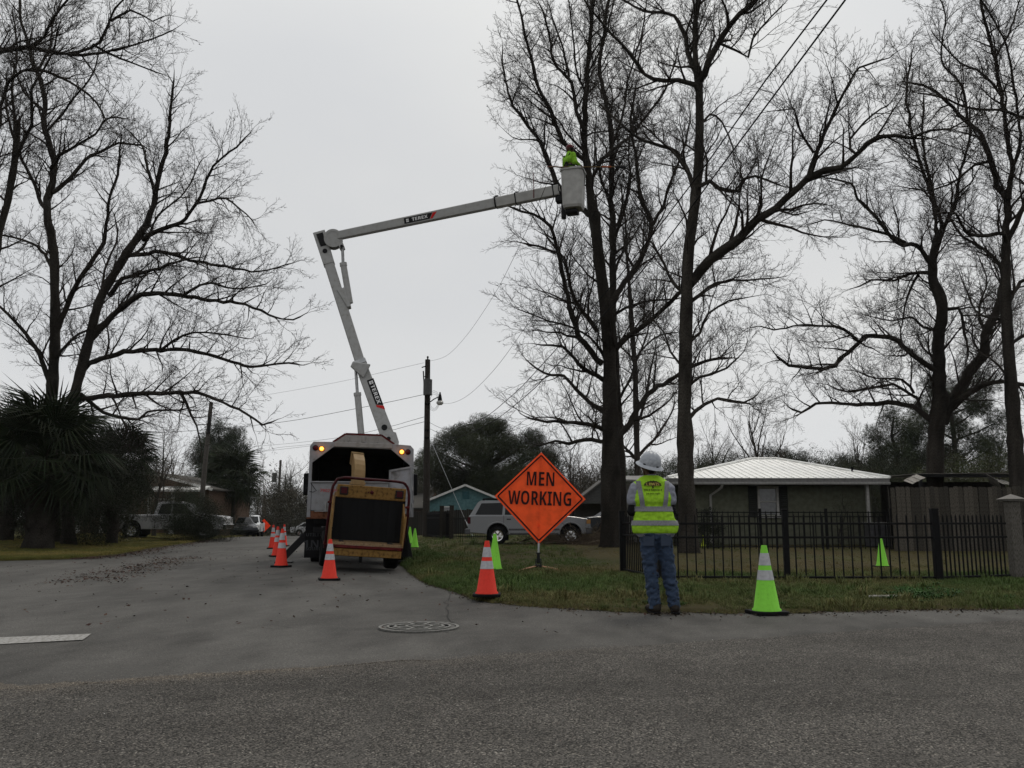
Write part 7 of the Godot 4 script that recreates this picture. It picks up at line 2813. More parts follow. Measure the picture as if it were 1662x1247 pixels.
# d: lower, cabin outlines; windows; axles; radius; half width; paint; belt and roof heights
func car(called: String, label: String, category: String, d: Dictionary) -> Node3D:
	var t := thing(called, label, category)
	var w: float = d.half
	var mb := MB.new()
	mb.prism(PackedVector2Array(d.lower), -w, w, 0.05)
	var body := obj("body", mb, d.paint, t)
	mb = MB.new()
	tapered(mb, PackedVector2Array(d.cabin), d.belt, d.roof, w - 0.06, w - 0.24)
	obj("cabin", mb, d.paint, t)
	for win in d.windows:
		mb = MB.new()
		tapered(mb, PackedVector2Array(win), d.belt, d.roof, w - 0.06, w - 0.24, 0.006, true)
		obj("window", mb, mats.dark_glass, t)
	for g in d.get("glass", []):
		mb = MB.new()
		cross_glass(mb, g[0], g[1], w - 0.16, w - 0.3)
		obj("windshield" if g[0].x > 1.0 else "rear_window", mb, mats.dark_glass, t)
	var sill: float = d.get("sill", 0.38)
	if d.has("trim"):
		mb = MB.new()
		for q in d.trim:
			mb.box(Vector3(q[0], q[1], 0), Vector3(q[2], q[3], w * 2.0 + 0.03), 0.02)
		obj("bumper", mb, d.get("trim_paint", mats.black_rubber), t)
	for x in d.axles:
		for s in [-1, 1]:
			var side := "wheel"
			var before := t.get_child_count()
			wheel(t, Vector3.ZERO, d.radius, 0.22, d.get("rim", mats.chrome), 1.0)
			var o: MeshInstance3D = t.get_child(before)
			o.transform = Transform3D(Basis(Vector3.UP, -PI / 2 * s), Vector3(x, d.radius, s * (w - 0.12)))
	for x in d.axles:
		mb = MB.new()
		mb.box(Vector3(x, d.radius + 0.17, 0), Vector3(d.radius * 2.36, d.radius * 2.0, w * 2.0 - 0.52))
		obj("wheel_well", mb, mats.black_rubber, t)
	for l in d.get("lamps", []):
		for s in [-1, 1]:
			mb = MB.new()
			mb.box(Vector3(l[0], l[1], s * (w - l[4])), Vector3(l[2], l[3], l[5]), 0.01)
			obj(l[6], mb, mats[l[7]], t)
	for x in d.get("doors", []):
		for s in [-1, 1]:
			mb = MB.new()
			mb.box(Vector3(x, d.belt - 0.14, s * (w + 0.008)), Vector3(0.16, 0.035, 0.02), 0.006)
			obj("door_handle", mb, mats.black_rubber, t)
	for x in d.get("seams", []):
		for s in [-1, 1]:
			mb = MB.new()
			mb.box(Vector3(x, (d.belt + sill) * 0.5 + 0.06, s * (w + 0.0005)), Vector3(0.012, d.belt - sill - 0.12, 0.004))
			obj("door_seam", mb, mats.black_rubber, t)
	if d.has("mirror"):
		for s in [-1, 1]:
			mb = MB.new()
			mb.box(Vector3(d.mirror, d.belt + 0.1, s * (w + 0.09)), Vector3(0.1, 0.15, 0.2), 0.03)
			obj("mirror", mb, d.get("mirror_paint", mats.black_rubber), t)
	return t

func lower_outline(l: float, front_y: float, hood: Array, belt: float, sill: float, axles: Array, r: float, tail: Array) -> Array:
	# from the tail along the bottom to the nose and back over the hood
	var p := []
	p.append(Vector2(tail[0], sill + 0.05))
	for x in axles:
		p.append_array(arch(x, r, sill))
	p.append(Vector2(l - 0.08, sill))
	p.append(Vector2(l, sill + 0.12))
	p.append(Vector2(l - 0.02, front_y))
	p.append_array(hood)
	for i in range(1, tail.size()):
		p.append(tail[i])
	return p

func cars() -> void:
	mat("suv_white", Color(0.19, 0.195, 0.205), 0.28, "")
	mat("silver", Color(0.42, 0.42, 0.43), 0.3, "", 1.0, 0.2)
	mat("truck_white", Color(0.6, 0.61, 0.62), 0.28, "")
	mat("car_dark", Color(0.03, 0.033, 0.04), 0.25, "")
	mat("lamp_clear", Color(0.45, 0.45, 0.45), 0.1, "")
	mat("lamp_amber", Color(0.4, 0.2, 0.06), 0.2, "")
	mat("suv_grey", Color(0.09, 0.09, 0.095), 0.5, "soft", 1.0)
	# white sport utility car parked on the lawn, seen from its right side
	var suv := {
		"half": 0.88, "belt": 1.14, "roof": 1.74, "paint": mats.suv_white, "radius": 0.37, "axles": [1.18, 4.06], "sill": 0.42,
		"lower": lower_outline(4.86, 0.86, [Vector2(4.72, 1.02), Vector2(4.2, 1.10), Vector2(3.62, 1.14)], 1.14, 0.42, [1.18, 4.06], 0.44, [0.04, Vector2(0.06, 1.14), Vector2(0.0, 0.75)]),
		"cabin": [Vector2(0.08, 1.14), Vector2(0.40, 1.66), Vector2(0.52, 1.73), Vector2(2.55, 1.74), Vector2(2.8, 1.69), Vector2(3.62, 1.14)],
		"windows": [[Vector2(0.30, 1.17), Vector2(0.54, 1.62), Vector2(1.40, 1.64), Vector2(1.36, 1.17)], [Vector2(1.46, 1.17), Vector2(1.50, 1.64), Vector2(2.18, 1.64), Vector2(2.18, 1.17)], [Vector2(2.28, 1.17), Vector2(2.28, 1.64), Vector2(2.66, 1.63), Vector2(3.3, 1.17)]],
		"glass": [[Vector2(3.62, 1.14), Vector2(2.8, 1.69)], [Vector2(0.40, 1.66), Vector2(0.08, 1.14)]],
		"trim": [[0.0, 0.52, 0.22, 0.2], [4.78, 0.55, 0.26, 0.24]], "trim_paint": mats.suv_grey,
		"lamps": [[4.76, 0.90, 0.16, 0.16, 0.1, 0.22, "headlight", "lamp_amber"], [0.06, 0.95, 0.12, 0.26, 0.06, 0.14, "tail_light", "tail_red"]],
		"doors": [1.62, 2.5], "seams": [1.42, 2.24, 3.3], "mirror": 3.1}
	var o := car("parked_car", "white sport utility car parked on the lawn behind the orange sign", "car", suv)
	var mb := MB.new()
	for s in [-1, 1]:
		mb.bar(Vector3(0.6, 1.80, s * 0.56), Vector3(2.4, 1.80, s * 0.56), 0.04, 0.04, Vector3.UP, 0.01)
		for x in [0.62, 1.5, 2.38]:
			mb.box(Vector3(x, 1.765, s * 0.56), Vector3(0.08, 0.07, 0.05), 0.01)
	for x in [0.8, 2.0]:
		mb.bar(Vector3(x, 1.82, -0.56), Vector3(x, 1.82, 0.56), 0.04, 0.025)
	obj("roof_rack", mb, mats.black_rubber, o)
	mb = MB.new()
	mb.box(Vector3(2.6, 0.60, 0), Vector3(2.0, 0.07, 1.80), 0.02)
	mb.box(Vector3(2.6, 0.44, 0), Vector3(2.1, 0.09, 1.76), 0.02)
	obj("side_moulding", mb, mats.suv_grey, o)
	for x in [1.18, 4.06]:
		mb = MB.new()
		for s in [-1, 1]:
			var pts := PackedVector3Array()
			var rad := PackedFloat32Array()
			for i in 11:
				var f := PI * i / 10.0
				pts.append(Vector3(x - cos(f) * 0.46, 0.42 + sin(f) * 0.46, s * 0.87))
				rad.append(0.035)
			mb.tube(pts, rad, 6)
		obj("arch_flare", mb, mats.suv_white, o)
	var p := at(760, 842, 33.6)
	o.position = Vector3(p.x, ground_h(p.x + 2.4, -33.6) + 0.045, -33.6)
	o.rotation.y = 0.02
	o.scale = Vector3.ONE * 0.965
	# pickups
	var pick := {
		"half": 0.95, "belt": 1.12, "roof": 1.80, "paint": mats.silver, "radius": 0.39, "axles": [1.15, 4.55], "sill": 0.45,
		"lower": lower_outline(5.6, 0.95, [Vector2(5.45, 1.08), Vector2(4.9, 1.15), Vector2(4.25, 1.18), Vector2(2.15, 1.16)], 1.12, 0.45, [1.15, 4.55], 0.46, [0.04, Vector2(0.02, 1.16), Vector2(0.0, 0.75)]),
		"cabin": [Vector2(2.15, 1.12), Vector2(2.3, 1.74), Vector2(2.5, 1.80), Vector2(3.4, 1.80), Vector2(3.6, 1.74), Vector2(4.25, 1.16)],
		"windows": [[Vector2(2.35, 1.2), Vector2(2.46, 1.68), Vector2(2.95, 1.70), Vector2(2.95, 1.2)], [Vector2(3.03, 1.2), Vector2(3.03, 1.70), Vector2(3.5, 1.68), Vector2(4.0, 1.2)]],
		"glass": [[Vector2(4.25, 1.16), Vector2(3.6, 1.74)]],
		"trim": [[0.0, 0.55, 0.16, 0.18], [5.56, 0.58, 0.18, 0.22]], "trim_paint": mats.chrome,
		"lamps": [[5.53, 0.93, 0.12, 0.2, 0.2, 0.3, "headlight", "lamp_clear"], [0.03, 0.95, 0.08, 0.3, 0.08, 0.12, "tail_light", "tail_red"]],
		"doors": [2.6, 3.2], "seams": [2.25, 3.0, 4.05], "mirror": 3.95}
	o = car("pickup_truck", "silver pickup half hidden by palms and bushes on the far lawn", "pickup truck", pick)
	p = at(184, 842, 43.0)
	o.position = Vector3(p.x, ground_h(p.x + 2.0, -43.0) + 0.05, -43.0)
	o.rotation.y = 0.12
	pick.paint = mats.truck_white
	o = car("pickup_truck", "white pickup facing us at the far kerb down the street", "pickup truck", pick)
	mb = MB.new()
	mb.box(Vector3(5.6, 0.93, 0), Vector3(0.04, 0.26, 1.2), 0.01)
	mb.box(Vector3(5.62, 0.62, 0), Vector3(0.06, 0.14, 1.1), 0.01)
	obj("grille", mb, mats.black_rubber, o)
	p = at(402, 842, 70.0)
	o.position = Vector3(p.x, 0, -70.0)
	o.rotation.y = -PI / 2 + 0.20
	o.position += o.basis * Vector3(-5.2, 0, 0)
	o.position.y = ground_h(o.position.x, o.position.z) - 0.0
	var sedan := {
		"half": 0.86, "belt": 0.92, "roof": 1.42, "paint": mats.car_dark, "radius": 0.32, "axles": [0.95, 3.65], "sill": 0.32,
		"lower": lower_outline(4.6, 0.68, [Vector2(4.45, 0.78), Vector2(3.9, 0.88), Vector2(3.4, 0.93)], 0.92, 0.32, [0.95, 3.65], 0.38, [0.04, Vector2(0.5, 0.95), Vector2(0.02, 0.9), Vector2(0.0, 0.6)]),
		"cabin": [Vector2(0.55, 0.92), Vector2(1.25, 1.38), Vector2(1.5, 1.42), Vector2(2.4, 1.42), Vector2(2.65, 1.38), Vector2(3.4, 0.92)],
		"windows": [[Vector2(0.95, 0.96), Vector2(1.4, 1.34), Vector2(1.9, 1.36), Vector2(1.9, 0.96)], [Vector2(1.98, 0.96), Vector2(1.98, 1.36), Vector2(2.55, 1.34), Vector2(3.15, 0.96)]],
		"glass": [[Vector2(3.4, 0.92), Vector2(2.65, 1.38)], [Vector2(0.0, 0.92), Vector2(1.25, 1.38)]],
		"trim": [[4.5, 0.45, 0.2, 0.16]],
		"lamps": [[4.5, 0.68, 0.14, 0.12, 0.22, 0.3, "headlight", "lamp_clear"], [0.04, 0.75, 0.1, 0.14, 0.2, 0.3, "tail_light", "tail_red"]],
		"doors": [1.3, 2.2], "seams": [1.2, 1.95, 3.1], "mirror": 2.95}
	sedan.glass = [[Vector2(3.4, 0.92), Vector2(2.65, 1.38)]]
	o = car("parked_car", "dark car parked beside the white pickup under the fan palm", "car", sedan)
	p = at(370, 842, 64.0)
	o.position = Vector3(p.x, ground_h(p.x, -64.0), -66.0)
	o.rotation.y = -PI / 2 + 0.45
	sedan.paint = mats.truck_white
	o = car("parked_car", "pale car standing far down the street by the truck's outrigger", "car", sedan)
	p = at(474, 842, 92.0)
	o.position = Vector3(p.x, ground_h(p.x + 2.0, -92.0), -92.0)
	o.rotation.y = 0.05
	sedan.paint = mats.car_dark
	o = car("parked_car", "dark car under the carport between sign and tall trunk", "car", sedan)
	p = at(950, 842, 47.0)
	o.position = Vector3(p.x, ground_h(p.x + 2.0, -47.0) + 0.05, -47.0)
	o.rotation.y = 0.1

# ---------------------------------------------------------------- houses
func window_set(parent: Node3D, c: Vector3, w: float, h: float, trim: Material, shutters := false) -> void:
	var mb := MB.new()
	for s in [-1, 1]:
		mb.box(c + Vector3(s * (w * 0.5 + 0.045), 0, 0.02), Vector3(0.09, h + 0.18, 0.06), 0.008)
	mb.box(c + Vector3(0, h * 0.5 + 0.045, 0.02), Vector3(w, 0.09, 0.06), 0.008)
	mb.box(c + Vector3(0, -h * 0.5 - 0.06, 0.04), Vector3(w + 0.28, 0.09, 0.12), 0.01)
	mb.box(c + Vector3(0, 0, 0.005), Vector3(w, 0.05, 0.05), 0.006)
	var f := obj("window", mb, trim, parent)
	for k in [-1, 1]:
		mb = MB.new()
		mb.box(c + Vector3(0, k * h * 0.25, -0.01), Vector3(w, h * 0.5 - 0.04, 0.012))
		obj("pane", mb, mat("blind_glass", Color(0.17, 0.175, 0.18), 0.12, "soft", 0.8), f)
	mb = MB.new()
	for k in [-1, 1]:
		for i in 8:
			mb.box(c + Vector3(0, k * h * 0.25 - h * 0.2 + i * h * 0.055, -0.02), Vector3(w - 0.02, 0.004, 0.004))
	if shutters:
		for s in [-1, 1]:
			mb = MB.new()
			mb.box(c + Vector3(s * (w * 0.5 + 0.27), 0, 0.02), Vector3(0.32, h + 0.16, 0.035), 0.006)
			for i in 14:
				mb.box(c + Vector3(s * (w * 0.5 + 0.27), -h * 0.5 + 0.06 + i * h / 14.0, 0.042), Vector3(0.25, 0.03, 0.02), 0.0, Basis(Vector3.RIGHT, 0.5))
			obj("shutter", mb, mat("shutter", Color(0.03, 0.032, 0.028), 0.7, "soft", 2.0), parent)

func metal_roof_house() -> void:
	var z0 := -32.0
	var l := at(1092, 842, 32.0).x
	var r := at(1441, 842, 32.0).x
	var gy := ground_h(8.0, z0) + 0.05
	var base := Vector3((l + r) * 0.5, gy, z0)
	var t := thing("bungalow", "low olive bungalow with a bright ribbed metal hip roof", "house", base)
	var hw := (r - l) * 0.5
	var wall_m := mat("olive_wall", Color(0.14, 0.145, 0.105), 0.9, "soft", 0.6)
	var trim := mat("house_trim", Color(0.42, 0.41, 0.39), 0.6, "soft", 1.0)
	var mb := MB.new()
	var dp := 9.0
	mb.box(Vector3(0.28, 1.15, -dp * 0.5 - 0.45), Vector3(hw * 2.0 - 1.3, 2.4, dp))
	mb.box(Vector3(-hw + 0.62, 1.15, -dp * 0.5 - 1.6), Vector3(1.3, 2.4, dp - 2.5))
	obj("wall", mb, wall_m, t)
	# lap boards
	mb = MB.new()
	for i in 15:
		mb.box(Vector3(0.28, 0.12 + i * 0.158, -0.442), Vector3(hw * 2.0 - 1.32, 0.15, 0.02), 0.0, Basis(Vector3.RIGHT, 0.06))
	var sd := obj("siding", mb, wall_m, t)
	sd.set_meta("kind", "stuff")
	var wx := at(1247, 842, 32.5).x - base.x
	window_set(t, Vector3(wx, 1.62, -0.42), 0.62, 1.0, trim, true)
	var wx2 := at(1134, 842, 33.4).x - base.x
	window_set(t, Vector3(wx2, 1.62, -1.58), 0.35, 0.95, trim)
	# eaves
	var ey := 2.46
	var el := at(1085, 842, 31.3).x - base.x
	var er := at(1449, 842, 31.3).x - base.x
	var back := -dp - 1.3
	var ridge_y := 3.52
	var rz := (0.7 + back) * 0.5
	var rx0 := at(1226, 842, 36.6).x - base.x
	var rx1 := rx0 + 1.1
	mb = MB.new()
	mb.box(Vector3((el + er) * 0.5, ey - 0.09, 0.66), Vector3(er - el, 0.16, 0.03), 0.005)
	mb.box(Vector3(el + 0.02, ey - 0.09, (0.66 + back) * 0.5), Vector3(0.03, 0.16, 0.66 - back), 0.005)
	mb.box(Vector3(er - 0.02, ey - 0.09, (0.66 + back) * 0.5), Vector3(0.03, 0.16, 0.66 - back), 0.005)
	mb.box(Vector3((el + er) * 0.5, ey - 0.17, (0.64 + back) * 0.5), Vector3(er - el - 0.06, 0.02, 0.6 - back))
	obj("fascia", mb, mat("fascia", Color(0.16, 0.155, 0.15), 0.6, "soft", 1.0), t)
	mb = MB.new()
	mb.box(Vector3((el + er) * 0.5, ey - 0.20, 0.71), Vector3(er - el, 0.10, 0.09), 0.02)
	obj("gutter", mb, mat("gutter", Color(0.24, 0.235, 0.225), 0.5, "soft", 1.0), t)
	mb = MB.new()
	var dx := at(1158, 842, 32.0).x - base.x
	mb.tube(PackedVector3Array([Vector3(dx + 0.22, ey - 0.2, 0.7), Vector3(dx + 0.2, ey - 0.35, 0.6), Vector3(dx, ey - 0.6, -0.32), Vector3(dx, 0.1, -0.36)]), PackedFloat32Array([0.05, 0.05, 0.05, 0.05]), 8)
	obj("downspout", mb, trim, t)
	# roof panels: front and the two hips, each with its ribs
	var rm := mat("roof_metal", Color(0.9, 0.9, 0.87), 0.3, "blotch", 0.3, 0.0)
	var fl := Vector3(el, ey, 0.7)
	var fr := Vector3(er, ey, 0.7)
	var bl := Vector3(el, ey, back)
	var br := Vector3(er, ey, back)
	var ra := Vector3(rx0, ridge_y, rz)
	var rb := Vector3(rx1, ridge_y, rz)
	roof_face(t, fl, fr, ra, rb, 30, rm)
	roof_face(t, bl, fl, ra, ra, 26, rm)
	roof_face(t, fr, br, rb, rb, 26, rm)
	roof_face(t, br, bl, rb, ra, 30, rm)
	mb = MB.new()
	for q in [[fl, ra], [fr, rb], [bl, ra], [br, rb], [ra, rb]]:
		mb.tube(PackedVector3Array([q[0] + Vector3(0, 0.03, 0), q[1] + Vector3(0, 0.03, 0)]), PackedFloat32Array([0.055, 0.055]), 6)
	obj("ridge_cap", mb, rm, t)
	mb = MB.new()
	var vx := at(1387, 842, 33.0).x - base.x
	var vy := 2.82
	mb.cyl(Vector3(vx, vy - 0.3, -0.9), Vector3(vx, vy + 0.12, -0.9), 0.05, -1, 8)
	mb.cyl(Vector3(vx, vy - 0.12, -0.9), Vector3(vx, vy - 0.02, -0.9), 0.12, 0.07, 8)
	obj("vent_pipe", mb, mats.black_rubber, t)
	# carport end post
	mb = MB.new()
	var px := at(1406, 842, 32.0).x - base.x
	mb.box(Vector3(px, 1.12, 0.25), Vector3(0.11, 2.3, 0.11), 0.01)
	obj("porch_post", mb, trim, t)
	# lower roof at the left end
	mb = MB.new()
	var pl := at(1000, 842, 36.0).x - base.x
	var o := structure_part(t, "side_roof", PackedVector3Array([Vector3(pl, 2.55, -2.4), Vector3(el + 0.1, 2.5, -2.2), Vector3(el + 0.1, 2.85, -5.6), Vector3(pl, 2.85, -5.8)]), 0.07, mats.gutter)
	mb = MB.new()
	mb.box(Vector3((pl + el) * 0.5, 1.2, -5.6), Vector3(el - pl, 2.6, 0.1))
	obj("side_wall", mb, mat("pale_wall", Color(0.3, 0.29, 0.26), 0.9, "soft", 0.6), t)
	for k in 3:
		mb = MB.new()
		mb.box(Vector3(lerpf(pl + 0.1, el, k / 2.5), 1.25, -2.6), Vector3(0.1, 2.5, 0.1), 0.01)
		obj("porch_post", mb, trim, t)

func structure_part(parent: Node3D, called: String, p: PackedVector3Array, thick: float, m: Material) -> MeshInstance3D:
	var mb := MB.new()
	var d := Vector3(0, -thick, 0)
	mb.quad(p[0], p[1], p[2], p[3], Vector3.UP)
	mb.quad(p[0] + d, p[1] + d, p[2] + d, p[3] + d, Vector3.DOWN)
	var c := (p[0] + p[1] + p[2] + p[3]) * 0.25
	for i in 4:
		var j := (i + 1) % 4
		mb.quad(p[i], p[j], p[j] + d, p[i] + d, (p[i] + p[j]) * 0.5 - c)
	return obj(called, mb, m, parent)

# eave a -> b, ridge c (over a) -> e (over b)
func roof_face(parent: Node3D, a: Vector3, b: Vector3, c: Vector3, e: Vector3, n: int, m: Material) -> void:
	var along_e := (b - a)
	var len := along_e.length()
	var x := along_e / len
	var c0 := (c - a).dot(x)
	var e0 := (e - a).dot(x)
	var up := (c - a) - x * c0
	var nrm := x.cross(up).normalized()
	if nrm.y < 0.0: nrm = -nrm
	var top := func(s: float) -> float:
		if s < c0: return s / maxf(c0, 0.001)
		if s > e0: return (len - s) / maxf(len - e0, 0.001)
		return 1.0
	for i in n:
		var s0 := len * i / n
		var s1 := len * (i + 1) / n
		var mb := MB.new()
		var cuts := [s0]
		for q in [c0, e0]:
			if q > s0 + 0.001 and q < s1 - 0.001: cuts.append(q)
		cuts.append(s1)
		for k in cuts.size() - 1:
			var u0: float = cuts[k]
			var u1: float = cuts[k + 1]
			mb.quad(a + x * u0, a + x * u1, a + x * u1 + up * top.call(u1), a + x * u0 + up * top.call(u0), nrm)
			mb.quad(a + x * u0 - nrm * 0.02, a + x * u1 - nrm * 0.02, a + x * u1 + up * top.call(u1) - nrm * 0.02, a + x * u0 + up * top.call(u0) - nrm * 0.02, -nrm)
		mb.quad(a + x * s0, a + x * s1, a + x * s1 - nrm * 0.02, a + x * s0 - nrm * 0.02, -up)
		var h: float = top.call(s0 + 0.02)
		if h > 0.05:
			var r0 := a + x * (s0 + 0.02) + nrm * 0.012
			mb.bar(r0 - up.normalized() * 0.01, r0 + up * h * 0.99, 0.035, 0.03, nrm)
		obj("roof_panel", mb, m, parent)

func gable_house(called: String, label: String, c: Vector3, w: float, deep: float, eave: float, peak: float, wall_m: Material, roof_m: Material, trim_m: Material, turn := 0.0, boards := 0) -> Node3D:
	var t := thing(called, label, "house", c, turn)
	var mb := MB.new()
	mb.prism(PackedVector2Array([Vector2(-w * 0.5, -0.3), Vector2(w * 0.5, -0.3), Vector2(w * 0.5, eave), Vector2(0, peak), Vector2(-w * 0.5, eave)]), -deep, 0.0)
	obj("wall", mb, wall_m, t)
	if boards > 0:
		mb = MB.new()
		for i in boards:
			var y := -0.1 + (peak - 0.1) * i / boards
			var half := w * 0.5 if y < eave else w * 0.5 * (peak - y) / (peak - eave)
			if half > 0.1:
				mb.box(Vector3(0, y, 0.008), Vector3(half * 2.0 - 0.04, (peak / boards) * 0.93, 0.02), 0.0, Basis(Vector3.RIGHT, 0.05))
		obj("siding", mb, wall_m, t).set_meta("kind", "stuff")
	var ov := 0.35
	for s in [-1, 1]:
		var sl := (peak - eave) / (w * 0.5)
		var e := Vector3(s * (w * 0.5 + ov), eave - sl * ov, 0)
		var k := Vector3(0, peak + 0.06, 0)
		e.y += 0.06
		structure_part(t, "roof", PackedVector3Array([e + Vector3(0, 0, ov), k + Vector3(0, 0, ov), k + Vector3(0, 0, -deep - ov), e + Vector3(0, 0, -deep - ov)]), 0.1, roof_m)
		mb = MB.new()
		mb.bar(e + Vector3(0, -0.07, ov + 0.03), k + Vector3(0, -0.07, ov + 0.03), 0.04, 0.16, Vector3.UP, 0.0)
		obj("rake_trim", mb, trim_m, t)
	return t

func houses() -> void:
	metal_roof_house()
	var trim := mat("white_trim", Color(0.55, 0.55, 0.53), 0.6, "soft", 1.0)
	var c := at(755, 842, 68.0)
	c.y = ground_h(c.x, c.z)
	var o := gable_house("cottage", "small teal gabled cottage behind the dark board fence", c, 5.9, 9.0, 2.55, 3.75, mat("teal_wall", Color(0.085, 0.17, 0.18), 0.8, "soft", 0.5), mat("shingle", Color(0.07, 0.066, 0.06), 0.9, "fine", 1.5), trim, 0.0, 18)
	var mb := MB.new()
	for i in 7:
		mb.box(Vector3(0.05, 2.72 + i * 0.075, 0.05), Vector3(0.52, 0.05, 0.03), 0.0, Basis(Vector3.RIGHT, 0.5))
	mb.box(Vector3(0.05, 2.95, 0.03), Vector3(0.56, 0.6, 0.02))
	obj("louvre_vent", mb, mat("teal_dark", Color(0.05, 0.13, 0.15), 0.8, "soft", 0.5), o)
	window_set(o, Vector3(-1.45, 1.55, 0.03), 0.75, 0.9, trim)
	c = at(665, 842, 82.0)
	c.y = ground_h(c.x, c.z)
	gable_house("house", "brown house whose low roof shows between truck and utility pole", c + Vector3(2.0, 0, 0), 13.0, 8.0, 2.5, 3.9, mat("brown_wall", Color(0.10, 0.075, 0.06), 0.9, "soft", 0.5), mats.shingle, mats.rust, PI / 2)
	c = at(232, 842, 57.0)
	c.y = ground_h(c.x, c.z)
	o = gable_house("house", "brick house with white porch columns behind the silver pickup", c, 8.5, 9.0, 3.0, 4.1, mat("brick_wall", Color(0.11, 0.075, 0.056), 0.9, "dirty", 1.0), mats.shingle, trim)
	for k in 5:
		mb = MB.new()
		var x := -3.6 + k * 1.5
		mb.lathe([Vector2(0.16, 0.0), Vector2(0.16, 0.12), Vector2(0.12, 0.14), Vector2(0.11, 2.6), Vector2(0.16, 2.64), Vector2(0.16, 2.8)], 14, Transform3D(Basis.IDENTITY, Vector3(x, 0, 1.3)))
		obj("column", mb, trim, o)
	structure_part(o, "porch_roof", PackedVector3Array([Vector3(-4.3, 2.85, 1.6), Vector3(4.3, 2.85, 1.6), Vector3(4.3, 3.15, -0.1), Vector3(-4.3, 3.15, -0.1)]), 0.12, trim)
	window_set(o, Vector3(-1.5, 1.6, 0.03), 0.9, 1.3, trim)
	window_set(o, Vector3(1.4, 1.6, 0.03), 0.9, 1.3, trim)
	c = at(951, 842, 53.0)
	c.y = ground_h(c.x, c.z)
	var t := thing("carport", "dark gabled carport between the orange sign and the tall trunk", "carport", c)
	var cm := mat("carport_roof", Color(0.09, 0.085, 0.08), 0.8, "soft", 1.0)
	for s in [-1, 1]:
		structure_part(t, "roof", PackedVector3Array([Vector3(1.2 + s * 2.1, 1.75, 0.5), Vector3(1.2, 3.35, 0.5), Vector3(1.2, 3.35, -5.0), Vector3(1.2 + s * 2.1, 1.75, -5.0)]), 0.1, cm)
	mb = MB.new()
	mb.tri(Vector3(-0.7, 1.8, 0.3), Vector3(3.1, 1.8, 0.3), Vector3(1.2, 3.25, 0.3), Vector3.BACK)
	obj("gable", mb, mat("carport_gable", Color(0.07, 0.07, 0.068), 0.9, "soft", 1.0), t)
	for x in [-0.8, 1.15, 3.2]:
		mb = MB.new()
		mb.box(Vector3(x, 0.9, 0.2), Vector3(0.12, 2.0, 0.12), 0.01)
		obj("post", mb, mats.black_steel, t)
	mb = MB.new()
	mb.box(Vector3(0.6, 0.9, -5.2), Vector3(7.0, 2.2, 0.12))
	obj("back_wall", mb, mat("grey_wall", Color(0.1, 0.098, 0.09), 0.9, "soft", 0.8), t)
	# shed roof of loose sheets behind the wooden fence
	c = at(1580, 842, 30.5)
	c.y = ground_h(c.x, c.z)
	t = thing("metal_shed", "patched flat sheet metal shed roof above the wooden fence", "shed", c)
	var wl := at(1494, 842, 30.5).x - c.x
	mb = MB.new()
	mb.bar(Vector3(wl, 2.56, 0), Vector3(3.6, 2.54, 0), 0.12, 0.10, Vector3.UP, 0.01)
	obj("beam", mb, mats.black_steel, t)
	var gm := mat("old_sheet", Color(0.22, 0.21, 0.195), 0.5, "dirty", 1.0, 0.4)
	var rng := RandomNumberGenerator.new()
	rng.seed = 63
	for k in 6:
		var x0 := wl + 0.05 + k * 0.9
		var y := 2.63 + rng.randf_range(0.0, 0.02)
		structure_part(t, "roof_sheet", PackedVector3Array([Vector3(x0, y, 0.15), Vector3(x0 + 0.86, y + rng.randf_range(-0.01, 0.02), 0.12), Vector3(x0 + 0.86, y + 0.05, -4.0), Vector3(x0, y + 0.05, -4.0)]), 0.015, gm)
	mb = MB.new()
	mb.box(Vector3(1.0, 1.2, -4.0), Vector3(5.0, 2.6, 0.1))
	obj("back_wall", mb, mats.inside_dark, t)
	for x in [wl + 0.1, 3.5]:
		mb = MB.new()
		mb.box(Vector3(x, 1.25, 0), Vector3(0.1, 2.5, 0.1))
		obj("post", mb, mats.black_steel, t)
	for k in 3:
		mb = MB.new()
		var q: Vector3 = [Vector3(wl - 0.25, 2.42, 0.3), Vector3(0.62, 2.32, 0.4), Vector3(0.95, 2.30, 0.45)][k]
		var bb := Basis.from_euler([Vector3(0.3, 0.2, 0.45), Vector3(0.5, 0.3, -0.8), Vector3(0.4, 0.2, -0.12)][k])
		for i in 5:
			mb.box(q + bb * Vector3((i - 2) * 0.11, 0.012 * (i % 2), 0), Vector3(0.1, 0.012, 0.5), 0.0, bb)
		obj("bent_sheet", mb, gm, t)
	# appliances by the house end
	c = at(1424, 842, 30.6)
	c.y = ground_h(c.x, c.z) + 0.05
	t = thing("air_conditioner", "dark air conditioning unit with pale lid at the house end", "air conditioner", c)
	mb = MB.new()
	mb.box(Vector3(0, 0.42, 0), Vector3(0.75, 0.8, 0.7), 0.03)
	for i in 9:
		mb.box(Vector3(0, 0.1 + i * 0.08, 0.352), Vector3(0.66, 0.02, 0.02))
	obj("casing", mb, mats.suv_grey, t)
	mb = MB.new()
	mb.box(Vector3(0, 0.84, 0), Vector3(0.8, 0.05, 0.74), 0.02)
	obj("lid", mb, trim, t)

# ---------------------------------------------------------------- fences
func post(parent: Node3D, p: Vector3, h: float, w: float, m: Material, called := "post") -> void:
	var mb := MB.new()
	mb.box(p + Vector3(0, h * 0.5 - 0.05, 0), Vector3(w, h + 0.1, w), 0.006)
	mb.box(p + Vector3(0, h + 0.01, 0), Vector3(w * 1.12, 0.03, w * 1.12), 0.006)
	obj(called, mb, m, parent)

